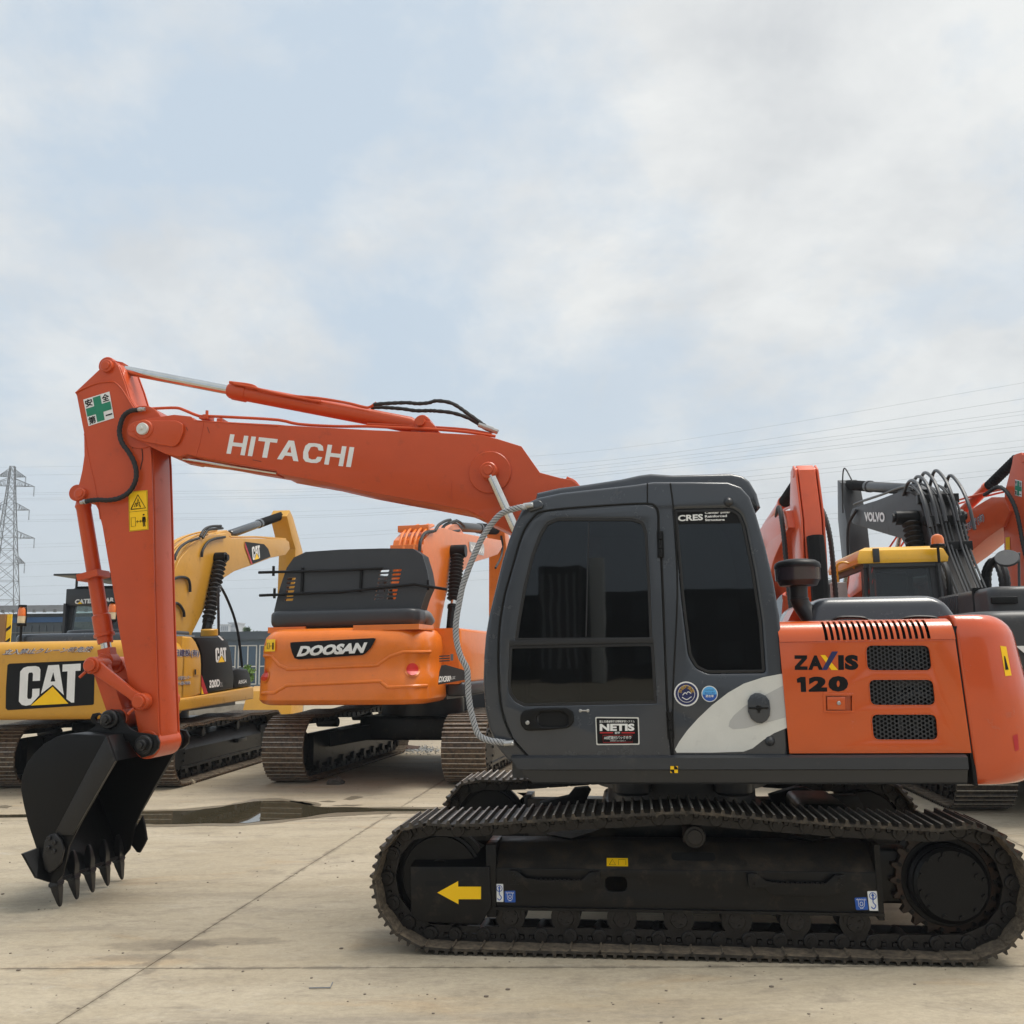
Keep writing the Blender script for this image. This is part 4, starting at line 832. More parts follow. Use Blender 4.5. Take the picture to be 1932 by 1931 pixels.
bm = NB(); rod(bm, (X0, -.75, zz(880)), (X0, -.75, zz(775)), [(0, rr(88)), (.5, rr(92)), (.62, rr(92)), (.66, rr(190)), (.8, rr(205)), (.95, rr(222)), (1, rr(215))], 32); bobj('intake_neck', bm, PLASTIC, bowl)
bm = NB(); tube(bm, [(X0, -.75, zz(850)), (X0, -.75, zz(885)), PT('R2', 625, 925, -.75), PT('R2', 665, 985, -.78), PT('R2', 690, 1030, -.80)], rr(92), 18, 5); cyl(bm, (X0, -.75, zz(872)), (X0, -.75, zz(886)), rr(98), 24, .003); bobj('intake_pipe', bm, PLASTIC, bowl)
bm = NB(); vs = [PT('R2', a, b, -.55) for a, b in ((545, 990), (575, 930), (640, 900), (640, 992))]; f = [bm.verts.new(v) for v in vs]; g2 = [bm.verts.new((v[0], v[1]+.25, v[2])) for v in vs]; bridge(bm, f, g2); bm.faces.new(f); bm.faces.new(g2[::-1]); bobj('tank_cover', bm, CORAL, EX)

# ---- boom
by = -.20
bt = S('R5', [(540, 612), (548, 580), (585, 562), (640, 548), (760, 528), (868, 512), (985, 524), (1012, 550), (1300, 566), (1600, 582)], by)+S('B2', [(440, 448), (700, 462), (870, 472), (1010, 478), (1240, 487), (1490, 500), (1570, 520), (1700, 560)], by)+S('R1', [(440, 60), (560, 92), (620, 100), (655, 128), (690, 200)], by)
foot = [(-.10, 1.80), (.10, 1.45), (.12, 1.28), (.0, 1.18), (-.18, 1.18), (-.32, 1.35)]
bb = S('R1', [(270, 392), (140, 330), (0, 248)], by)+S('B2', [(1500, 940), (1400, 900), (1200, 862), (1030, 832), (850, 798), (650, 752), (390, 706)], by)+S('R5', [(1590, 910), (1300, 862), (1050, 812), (960, 790), (905, 808), (810, 790), (700, 738), (620, 690), (560, 655)], by)
boomo = [p for p in bt]+foot+[p for p in bb]
boom = plate('boom', boomo, -.17, .17, BOOMOR, EX, bev=.010)
plate('boom_side_plate', boomo, -.205, -.195+.012, BOOMOR, boom, bev=.003); plate('boom_side_plate', boomo, .195-.012, .205, BOOMOR, boom, bev=.003)
bp = rnd(S('R5', [(548, 660), (540, 605), (590, 562), (700, 555), (890, 556), (935, 580), (935, 640), (905, 715), (870, 742), (760, 725), (640, 700)], -.21), .02); plate('nose_doubler', bp, -.228, -.205, BOOMOR, boom, bev=.006)
seam('R5', [(1075, 560), (1050, 700), (1020, 800)], -.206, .003, BOOMOR, boom, 'weld_bead', 2)
for c, fr, r1_, r2_ in (((652, 615), 'R5', .058, .045),):
    p = PT(fr, *c, -.23); bm = NB(); cyl(bm, (p[0], -.24, p[2]), (p[0], .24, p[2]), .075, 28, .008); bobj('boom_boss', bm, BOOMOR, boom)
    bm = NB(); cyl(bm, (p[0], -.262, p[2]), (p[0], -.235, p[2]), .046, 28, .004); cyl(bm, (p[0]-.004, -.275, p[2]+.004), (p[0]-.004, -.26, p[2]+.004), .015, 6, .002); bobj('pin_cap', bm, SILVER, boom)
    p2 = PT('R5', 568, 606, -.23); bm = NB(); cyl(bm, (p2[0], -.233, p2[2]), (p2[0], -.226, p2[2]), .030, 20, .002); cyl(bm, (p2[0], -.236, p2[2]), (p2[0], -.230, p2[2]), .006, 10); bobj('grease_port', bm, BOOMOR, boom)
pcen = PT('B2', 1530, 700, -.21)
bm = NB(); cyl(bm, (pcen[0], -.225, pcen[2]), (pcen[0], .225, pcen[2]), .155, 40, .006); cyl(bm, (pcen[0], -.30, pcen[2]), (pcen[0], .30, pcen[2]), .062, 28, .008); cyl(bm, (pcen[0], -.31, pcen[2]), (pcen[0], .31, pcen[2]), .035, 20, .003); bobj('cylinder_boss', bm, BOOMOR, boom)
for y in (-.265, .265):
    e_ = PT('R1', 300, 372, y); a_ = (pcen[0], y, pcen[2]); dx = (Vector(e_)-Vector(a_)); dx = Vector((dx.x, 0, dx.z)).normalized(); a0 = Vector(a_)
    bm = NB(); cyl(bm, a0+dx*.04, a0+dx*.95, .036, 20); rd = bobj('boom_cylinder_rod', bm, CHROME, EX)
    bm = NB(); rod(bm, a0+dx*.95, a0+dx*1.95, [(0, .045), (.01, .066), (.1, .066), (.11, .058), (1, .058)], 20); bobj('cylinder_barrel', bm, BOOMOR, rd)
# HITACHI lettering, drawn as block letters in a unit box
HL = {'H': [[(0, 0), (.24, 0), (.24, .41), (.76, .41), (.76, 0), (1, 0), (1, 1), (.76, 1), (.76, .60), (.24, .60), (.24, 1), (0, 1)]], 'I': [[(0, 0), (1, 0), (1, 1), (0, 1)]],
      'T': [[(.37, 0), (.63, 0), (.63, .81), (1, .81), (1, 1), (0, 1), (0, .81), (.37, .81)]],
      'A': [[(0, 0), (.24, 0), (.33, .21), (.67, .21), (.40, .39), (.50, .72), (.60, .39), (.67, .21), (.76, 0), (1, 0), (.63, 1), (.37, 1)]],
      'C': [[(1, .34), (.93, .12), (.78, .02), (.5, 0), (.2, .03), (.05, .18), (0, .5), (.05, .82), (.2, .97), (.5, 1), (.78, .98), (.93, .88), (1, .66), (.75, .66), (.68, .80), (.5, .83), (.33, .78), (.25, .5), (.33, .22), (.5, .17), (.68, .20), (.75, .34)]]}
HL['A'] = [[(0, 0), (.24, 0), (.33, .22), (.67, .22), (.76, 0), (1, 0), (.63, 1), (.37, 1)]]
def letters(seq, bl, br, tl, mt, par):
    bl, br, tl = Vector(bl), Vector(br), Vector(tl); tot = sum(w_ for _, w_ in seq)+.16*(len(seq)-1); x = 0
    for ch, w_ in seq:
        P = []
        if ch == 'A':
            me = curve_mesh([HL['A'][0], [(.40, .39), (.60, .39), (.50, .72)]], 0)
            vs = [bl+(br-bl)*((x+v.co.x*w_)/tot)+(tl-bl)*v.co.y for v in me.vertices]; fs = [tuple(p.vertices) for p in me.polygons]; flat('letter', vs, mt, par, polys=fs)
        else: flat('letter', [bl+(br-bl)*((x+u*w_)/tot)+(tl-bl)*v for u, v in HL[ch][0]], mt, par)
        x += w_+.16
letters([('H', 1), ('I', .25), ('T', 1.02), ('A', 1.15), ('C', 1.05), ('H', 1), ('I', .25)], PT('R5', 1235, 785, -.2065), PT('B2', 782, 672, -.2065), PT('R5', 1262, 648, -.2065), WHITE, boom)
for P_w in ([(1020, 552), (1300, 572), (1600, 590)], [(1060, 805), (1300, 850), (1590, 900)]): seam('R5', P_w, -.2065, .0035, BOOMOR, boom, 'weld_bead', 2)
for P_w in ([(1100, 600), (1116, 640)], [(1420, 830), (1480, 842)], [(950, 600), (962, 622)]): seam('R5', P_w, -.207, .0016, RUSTL, boom, 'scratch', 1)
seam('B2', [(1325, 745), (1322, 800), (1326, 860)], -.207, .003, BOOMOR, boom, 'weld_bead', 2)
# tubes along the boom
def tubes(nm, fr, pts, yy, r, mt, par, rib=0, sm=4, n=8): bm = NB(); tube(bm, [PT(fr, a, b, yy) for a, b in pts], r, n, sm, rib); return bobj(nm, bm, mt, par)
bm = NB(); tube(bm, [PT('R5', a, b, -.15) for a, b in [(660, 472), (760, 466), (882, 463), (940, 480), (1040, 520), (1120, 522), (1300, 530), (1600, 548)]]+[PT('B2', a, b, -.15) for a, b in [(500, 440), (700, 452), (870, 452), (1000, 458), (1200, 466), (1400, 482), (1560, 506)]], .0115, 8, 3); bobj('hydraulic_tube', bm, BOOMOR, boom)
bm = NB(); tube(bm, [PT('B2', a, b, -.05) for a, b in [(870, 440), (1000, 446), (1200, 456), (1400, 470), (1540, 494)]], .0115, 8, 3)
for a, b in ((1095, 520), (1195, 548)): p = PT('R5', a, b, -.15); box(bm, p[0]-.022, p[0]+.022, -.175, -.06, p[2]-.03, p[2]+.008, .003)
p = PT('R5', 1098, 505, -.15); cyl(bm, (p[0], -.15, p[2]-.01), (p[0], -.15, p[2]+.025), .012, 6); p = PT('R5', 1080, 528, -.15); box(bm, p[0]-.035, p[0]+.035, -.17, -.10, p[2]-.015, p[2]+.012); bobj('tube_clamp', bm, BOOMOR, boom, kind='stuff')
# lug for the arm cylinder on top of the boom and hoses near it
lug = S('B2', [(1110, 480), (1160, 445), (1188, 428), (1215, 432), (1242, 458), (1262, 490)], -.1); plate('cylinder_lug', lug, -.14, -.11, BOOMOR, boom); plate('cylinder_lug', lug, .11, .14, BOOMOR, boom)
tubes('hydraulic_hose', 'B2', [(905, 335), (960, 330), (1080, 325), (1140, 330), (1200, 326), (1245, 315), (1330, 330), (1420, 390), (1490, 440), (1530, 468)], -.06, .014, RUBBER, boom, .02)
tubes('hydraulic_hose', 'B2', [(890, 352), (950, 350), (1060, 358), (1130, 368), (1200, 368), (1245, 370), (1330, 380), (1420, 410), (1500, 460), (1550, 482)], .02, .014, RUBBER, boom, .02)
bm = NB(); 
for a, b in ((1505, 458), (1530, 470)): p = Vector(PT('B2', a, b, -.06)); cyl(bm, p+Vector((-.05, 0, .025)), p+Vector((.06, 0, -.02)), .020, 8, .003)
bobj('hose_fitting', bm, STEEL, boom)
tubes('hydraulic_hose', 'R1', [(560, 98), (600, 118), (630, 142), (655, 175)], -.1, .012, RUBBER, boom); tubes('hydraulic_tube', 'R1', [(590, 90), (630, 108), (655, 135), (680, 160)], -.02, .012, BOOMOR, boom)
# work light and edge stripe below the boom
plate('chrome_underside', S('R5', [(880, 808), (950, 805), (1590, 912), (1592, 936), (1200, 872), (1100, 860), (1020, 850), (930, 836)], -.1), -.06, .06, BOOMOR, boom)
for y in (-.155, .155):
    bm = NB(); cyl(bm, PT('R5', 930, 822, y), PT('R5', 1590, 922, y), .012, 10); bobj('return_pipe', bm, CHROME, boom)
# ---- arm cylinder
P1, P2, P3 = Vector(PT('D', 208, 693, 0)), Vector(PT('R5', 1255, 338, 0)), Vector(PT('B2', 1180, 452, 0))
ax_ = (P2-P1).normalized(); bm = NB(); cyl(bm, P1+ax_*.08, P2+ax_*.02, .0365, 24); arod = bobj('arm_cylinder_rod', bm, CHROME, EX)
bm = NB(); LB = (P3-P2).length; rod(bm, P2-ax_*.005, P2+ax_*LB, [(0, .050), (.012, .062), (.02, .062), (.028, .070), (.095, .070), (.10, .062), (.93, .062), (.95, .05), (1, .05)], 28); ab = bobj('cylinder_barrel', bm, BOOMOR, arod)
bm = NB(); cyl(bm, P3-Vector((0, .1, 0)), P3+Vector((0, .1, 0)), .065, 24, .006); cyl(bm, P3-Vector((0, .17, 0)), P3+Vector((0, .17, 0)), .035, 16); bobj('cylinder_eye', bm, BOOMOR, arod)
bm = NB(); cyl(bm, P1-Vector((0, .055, 0)), P1+Vector((0, .055, 0)), .07, 24, .006); obox(bm, P1, P1+ax_*.12, .09, .10); bobj('rod_eye', bm, BOOMOR, arod)
tubes('hydraulic_tube', 'R5', [(1285, 292), (1330, 300), (1420, 318), (1520, 345), (1640, 372), (1760, 395), (1900, 420)], -.075, .010, BOOMOR, arod)
tubes('hydraulic_tube', 'B2', [(130, 215), (250, 232), (300, 262), (420, 285), (600, 300), (760, 326), (838, 345), (880, 350), (920, 325)], -.060, .011, BOOMOR, arod)
# ---- arm
ay_ = -.165
al = S('R5', [(168, 352), (345, 186), (352, 150), (378, 128), (412, 122), (448, 134), (472, 165), (484, 200), (515, 285), (545, 385), (640, 530), (690, 620), (700, 740), (706, 830), (716, 1200), (725, 1690)], ay_)
al += S('R6', [(922, 150), (932, 500), (942, 780), (946, 860), (930, 905), (880, 900), (848, 860), (822, 795), (805, 700), (760, 480), (700, 150), (684, 20)], ay_)
al += S('R5', [(360, 1300), (330, 1180), (300, 1125), (245, 1112), (205, 1118), (178, 1090), (180, 1050), (200, 980), (218, 900), (232, 800), (230, 640), (180, 380)], ay_)
arm = plate('arm', al, -.13, .13, BOOMOR, EX, bev=.008)
plate('arm_side_plate', al, -.165, -.150, BOOMOR, arm, bev=.003); plate('arm_side_plate', al, .150, .165, BOOMOR, arm, bev=.003)
seam('R5', [(170, 358), (230, 325), (330, 288), (400, 280), (450, 285), (500, 335), (560, 430), (660, 590)], -.168, .006, BOOMOR, arm, 'fold_line'); seam('R5', [(232, 645), (262, 820), (300, 980), (330, 1150), (345, 1250)], -.167, .004, BOOMOR, arm, 'fold_line')
def pin(nm, c, fr, yy, r, mt, par, ln=.03, r2=None):
    p = PT(fr, *c, yy); bm = NB(); cyl(bm, (p[0], -abs(yy)-ln, p[2]), (p[0], abs(yy)+ln, p[2]), r, 26, .006); cyl(bm, (p[0], -abs(yy)-ln-.008, p[2]), (p[0], abs(yy)+ln+.008, p[2]), r2 or r*.62, 20, .003); return bobj(nm, bm, mt, par)
pin('arm_pin', (400, 172), 'R5', -.165, .050, BOOMOR, arm); pin('arm_pin', (212, 1072), 'R5', -.165, .046, BOOMOR, arm)
bm = NB(); p = PT('R5', 640, 600, -.165); cyl(bm, (p[0], -.175, p[2]), (p[0], .175, p[2]), .17, 40, .004); bobj('pivot_boss', bm, BOOMOR, arm)
seam('R5', [(632, 702), (640, 760), (644, 820), (634, 868), (628, 898)], -.167, .004, RUSTL, arm, 'rust_streak'); seam('R5', [(600, 690), (585, 720), (572, 748)], -.167, .003, RUSTL, arm, 'rust_streak'); seam('R5', [(385, 1420), (400, 1408), (416, 1392)], -.167, .003, BRIGHT, arm, 'scratch')
# safety plate on the arm: white square, green cross, four characters
Y3 = -.1695
def Q(fr, c): return [PT(fr, a, b, Y3) for a, b in c]
qd = [Vector(v) for v in Q('R5', [(262, 592), (443, 535), (410, 347), (225, 405)])]
flat('safety_plate', qd, WHITE, arm)
def uvp(u, v, lift=0.): a = qd[0].lerp(qd[1], u); b = qd[3].lerp(qd[2], u); r = a.lerp(b, v); r.y -= lift; return r
flat('green_cross', [uvp(u, v, .0015) for u, v in [(.355, .04), (.645, .04), (.645, .34), (.97, .34), (.97, .64), (.645, .64), (.645, .96), (.355, .96), (.355, .64), (.03, .64), (.03, .34), (.355, .34)]], GREEN, arm)
for ch, u0, v0 in (('安', .04, .68), ('全', .68, .68), ('第', .04, .03)): text('lettering', ch, uvp(u0, v0, .002), uvp(u0+.28, v0, .002), uvp(u0, v0+.28, .002), BLK, arm, bold=.025)
flat('lettering', [uvp(u, v, .002) for u, v in [(.71, .15), (.96, .15), (.96, .20), (.71, .20)]], BLK, arm)
# warning sticker
wq = [Vector(v) for v in Q('R5', [(549, 1336), (686, 1322), (678, 1043), (543, 1055)])]; flat('warning_sticker', wq, SIGNY, arm); qd = wq
def line(pts, r=.0022): tube(LB_, [uvp(u, v, .0015) for u, v in pts], r, 4, 1)
LB_ = NB(); line([(.03, .015), (.97, .015), (.97, .985), (.03, .985), (.03, .015)], .0012); line([(.03, .485), (.97, .485)], .0012)
line([(.12, .55), (.5, .90), (.88, .55), (.12, .55)], .0040); line([(.40, .60), (.5, .80), (.62, .58), (.45, .70), (.60, .70)], .003); line([(.30, .60), (.38, .70), (.46, .62)], .003)
line([(.12, .12), (.34, .12), (.34, .34), (.12, .34), (.12, .12)], .0014); line([(.40, .23), (.64, .23)], .002); line([(.45, .26), (.40, .23), (.45, .20)], .002); line([(.59, .26), (.64, .23), (.59, .20)], .002)
line([(.78, .40), (.78, .37)], .007); line([(.78, .33), (.78, .22)], .009); line([(.75, .22), (.74, .09)], .0035); line([(.81, .22), (.82, .09)], .0035); line([(.72, .33), (.69, .20)], .0026); line([(.84, .33), (.87, .20)], .0026); bobj('warning_symbol', LB_, BLK, arm)
# arm hoses
hp_ = [(612, 478), (560, 484), (515, 515), (490, 570), (480, 640), (500, 712), (545, 775), (585, 850), (600, 930), (585, 1000), (545, 1060), (480, 1100), (400, 1115), (330, 1112), (270, 1118), (230, 1128)]
hose = tubes('hydraulic_hose', 'R5', hp_, -.21, .0175, RUBBER, arm, .011, 5, 10)
bm = NB(); 
for (a, b), (c, d) in (((600, 478), (660, 472)), ((205, 1132), (268, 1118))): p, q = Vector(PT('R5', a, b, -.21)), Vector(PT('R5', c, d, -.21)); rod(bm, p, q, [(0, .015), (.35, .015), (.36, .020), (.62, .020), (.63, .016), (1, .016)], 8)
bobj('hose_fitting', bm, STEEL, hose)
bm = NB(); tube(bm, [PT('R5', a, b, .21) for a, b in [(810, 860), (832, 920), (830, 960), (815, 1000)]], .018, 8); bobj('hydraulic_hose', bm, RUBBER, arm)
seam('R6', [(935, 70), (938, 150), (945, 250)], .0, .004, BOOMOR, arm, 'edge_weld')
# ---- bucket cylinder and linkage
A1, A2 = Vector(PT('R5', 212, 1072, 0)), Vector(PT('R6', 645, 372, 0)); bd = (A2-A1).normalized()
T = (A2-A1).length; tt = lambda fr, x, y: (Vector(PT(fr, x, y, 0))-A1).dot(bd)
t_end = tt('R6', 628, 262); t_col = tt('R6', 620, 95)
bm = NB(); rod(bm, A1+bd*.05, A1+bd*t_end, [(0, .045), (.04, .062), (.06, .055), ((t_col-.05)/(t_end-.05)-.01, .055), ((t_col-.05)/(t_end-.05), .068), (.93, .068), (.935, .076), (.955, .076), (.96, .058), (1, .056)], 26)
bcy = bobj('bucket_cylinder', bm, BOOMOR, EX)
bm = NB(); cyl(bm, A1-Vector((0, .07, 0)), A1+Vector((0, .07, 0)), .065, 24, .006); p = A1+bd*.62; obox(bm, p+Vector((-.0, -.01, -.02)), p+bd*.05+Vector((0, -.01, -.02)), .18, .17); bobj('cylinder_fittings', bm, BOOMOR, bcy)
bm = NB(); cyl(bm, A1+bd*(t_end-.02), A2, .038, 22); bobj('cylinder_rod', bm, CHROME, bcy)
bm = NB(); cyl(bm, A2-Vector((0, .06, 0)), A2+Vector((0, .06, 0)), .068, 24, .006); obox(bm, A2-bd*.10, A2, .09, .10); bobj('rod_eye', bm, BOOMOR, bcy)
nA = PT('R6', 555, 395, -.22); nB = PT('R6', 842, 610, -.22); jB = PT('R6', 735, 690, -.1)
for s in (-1, 1):
    y = .215*s; a, b = Vector((nA[0], y, nA[2])), Vector((nB[0], y, nB[2])); d = (b-a).normalized(); u = Vector((-d.z, 0, d.x))
    o = [(a+u*.055-d*.02), (a+u*.045+d*.1), (b+u*.035-d*.1), (b+u*.05+d*.02), (b-u*.05+d*.02), (b-u*.035-d*.1), (a-u*.045+d*.1), (a-u*.055-d*.02)]
    lk = plate('side_link', [(v.x, v.z) for v in o], y-.018, y+.018, BOOMOR, EX, bev=.006)
    for c in (a, b):
        bm = NB(); cyl(bm, (c.x, y-.045*1, c.z), (c.x, y+.045, c.z), .062, 24, .008); cyl(bm, (c.x, y+s*.02, c.z), (c.x, y+s*.068, c.z), .045, 20, .004)
        tube(bm, [(c.x-.03, y+s*.05, c.z-.045), (c.x-.075, y+s*.052, c.z-.085)], .011, 6, 1); bobj('link_boss', bm, BOOMOR, lk)
bm = NB(); cyl(bm, (nA[0], -.24, nA[2]), (nA[0], .24, nA[2]), .038, 20); cyl(bm, (nA[0], -.19, nA[2]), (nA[0], -.07, nA[2]), .064, 24, .006); cyl(bm, (nA[0], .07, nA[2]), (nA[0], .19, nA[2]), .064, 24, .006); bobj('linkage_pin', bm, BOOMOR, EX); bm = NB(); cyl(bm, (nB[0], -.24, nB[2]), (nB[0], .24, nB[2]), .038, 20); bobj('linkage_pin', bm, BOOMOR, EX)
kp = PT('R6', 652, 716, -.25)
bl_ = NB(); a, b = Vector((nA[0], 0, nA[2])), Vector((kp[0], 0, kp[2]))
for y in (-.12, .12): obox(bl_, a+Vector((0, y, 0)), b+Vector((0, y, 0)), .05, .12)
obox(bl_, a.lerp(b, .3), a.lerp(b, .95), .22, .05); cyl(bl_, (kp[0], -.15, kp[2]), (kp[0], .15, kp[2]), .075, 26, .008); bobj('bucket_link', bl_, BOOMOR, EX)
# ---- bucket
by_ = -.45
cheek = S('R6', [(638, 812), (692, 962), (640, 1050), (560, 1190), (480, 1330), (410, 1470), (392, 1560), (372, 1640), (330, 1690), (290, 1682), (215, 1472), (168, 1330), (140, 1210), (126, 1130), (134, 1050), (160, 980), (205, 918), (262, 862), (340, 818), (420, 802)], by_)
bk = plate('bucket', cheek, -.455, -.435, BLACK, EX, bev=.003)
plate('far_cheek', cheek, .435, .455, BLACK, bk, bev=.003)
wr = S('R6', [(330, 1690), (290, 1682), (215, 1472), (168, 1330), (140, 1210), (126, 1130), (134, 1050), (160, 980), (205, 918), (262, 862), (340, 818), (420, 802), (530, 806), (638, 812)], by_)
plate('bucket_shell', band([tuple(v) for v in catmull([(a, b, 0) for a, b in wr], 4)] and [(v.x, v.y) for v in catmull([(a, b, 0) for a, b in wr], 4)], .022, -1), -.435, .435, BLACK, bk, bev=.002)
tb = S('R6', [(638, 812), (692, 962), (600, 900), (560, 810)], by_); plate('torque_box', tb, -.435, .435, BLACK2, bk, bev=.004)
st = S('R6', [(640, 816), (692, 962), (640, 1052), (540, 1225), (440, 1400), (330, 1400), (440, 1190), (545, 990)], by_); plate('cheek_strip', st, -.472, -.455, BLACK2, bk, bev=.003); plate('cheek_strip', st, .455, .472, BLACK, bk, bev=.003)
sc_ = S('R6', [(290, 1430), (318, 1395), (350, 1385), (385, 1425), (402, 1480), (385, 1560), (350, 1600), (318, 1618), (290, 1598), (275, 1520)], by_)
for s in (-1, 1): plate('side_cutter', sc_, s*.475, s*.498, BLACK2, bk, bev=.005)
bm = NB()
for c in ((320, 1412), (350, 1440), (315, 1470), (348, 1490)): p = PT('R6', *c, by_); cyl(bm, (p[0], -.497, p[2]), (p[0], -.515, p[2]), .016, 6, .003); cyl(bm, (p[0], .497, p[2]), (p[0], .515, p[2]), .016, 6, .003)
bobj('cutter_bolts', bm, BLACK2, bk, kind='stuff')
# side fins swept outwards from the lip corners
for s in (-1, 1):
    L0 = S('R6', [(222, 1478), (290, 1682)], by_); a, b = Vector((L0[0][0], s*.455, L0[0][1])), Vector((L0[1][0], s*.455, L0[1][1]))
    bm = NB(); vs = [a, a+Vector((-.05, s*.10, -.02)), b+Vector((-.04, s*.10, .05)), b]; v0 = [bm.verts.new(v) for v in vs]; v1 = [bm.verts.new(v+Vector((.018, 0, 0))) for v in vs]; bridge(bm, v0, v1); bm.faces.new(v0[::-1]); bm.faces.new(v1); bobj('side_fin', bm, BLACK, bk)
fn = S('R6', [(765, 1440), (800, 1370), (845, 1288), (858, 1340), (872, 1430), (852, 1470), (830, 1508), (812, 1505), (770, 1450)], .46); plate('side_fin', fn, .46, .482, BLACK, bk, bev=.003)
# teeth
lip = S('R6', [(310, 1690)], by_)[0]; tip = S('R6', [(335, 1838)], by_)[0]; fl_ = S('R6', [(245, 1560)], by_)[0]; lp = Vector((lip[0], 0, lip[1])); tp = Vector((tip[0], 0, max(tip[1], .008))); dd = (tp-lp).normalized(); uu = Vector((-dd.z, 0, dd.x))
for k in range(5):
    y = -.405+k*.2025
    def blk(bm, secs):
        prev = None
        for t, hw, hh, o in secs:
            c = lp+dd*t+uu*o; R = [bm.verts.new(c+Vector((0, y+a*hw, 0))+uu*b*hh) for a, b in ((-1, -1), (1, -1), (1, 1), (-1, 1))]
            if prev: bridge(bm, prev, R)
            else: bm.faces.new(R[::-1])
            prev = R
        bm.faces.new(prev)
    Lt = (tp-lp).length
    bm = NB(); blk(bm, [(-.005, .040, .034, 0), (.022, .044, .036, 0), (.026, .034, .028, 0), (.055, .033, .026, 0), (Lt*.62, .026, .017, 0), (Lt*.85, .022, .010, 0), (Lt, .012, .005, 0)])
    bmesh.ops.bevel(bm, geom=bm.edges[:], offset=.004, segments=2, affect='EDGES'); th = bobj('bucket_tooth', bm, BLACK2, bk)
    bm = NB(); blk(bm, [(-.17, .012, .010, .03), (-.13, .020, .022, .024), (-.06, .030, .034, .010), (-.002, .034, .030, .0)]); bmesh.ops.bevel(bm, geom=bm.edges[:], offset=.004, segments=2, affect='EDGES'); bobj('tooth_adapter', bm, BLACK2, bk)
# hinge brackets
er = S('R6', [(500, 792), (545, 772), (575, 745), (545, 735), (535, 710), (548, 682), (580, 676), (602, 690), (608, 702), (625, 668), (660, 656), (700, 668), (722, 700), (738, 740), (770, 772), (820, 795), (872, 800), (925, 812), (942, 850), (936, 890), (905, 925), (840, 945), (800, 905), (760, 845), (640, 825)], -.25)
hookh = circ(*S('R6', [(585, 712)], -.25)[0], .026, 14)
for y in (-.235, .235): plate('hinge_bracket', er, y-.014, y+.014, BLACK, bk, holes=[hookh], bev=.003)
for c in ((652, 716), (858, 866)):
    p = PT('R6', *c, -.25); bm = NB(); cyl(bm, (p[0], -.275, p[2]), (p[0], .275, p[2]), .068, 28, .008); cyl(bm, (p[0], -.31, p[2]), (p[0], .31, p[2]), .040, 22, .005); cyl(bm, (p[0], -.33, p[2]), (p[0], .33, p[2]), .022, 16, .003); bobj('bucket_pin', bm, BLACK2, bk)
bm = NB(); p = PT('R6', 858, 866, -.2); cyl(bm, (p[0], -.17, p[2]), (p[0], .17, p[2]), .105, 30, .01); bobj('arm_nose', bm, BOOMOR, arm)
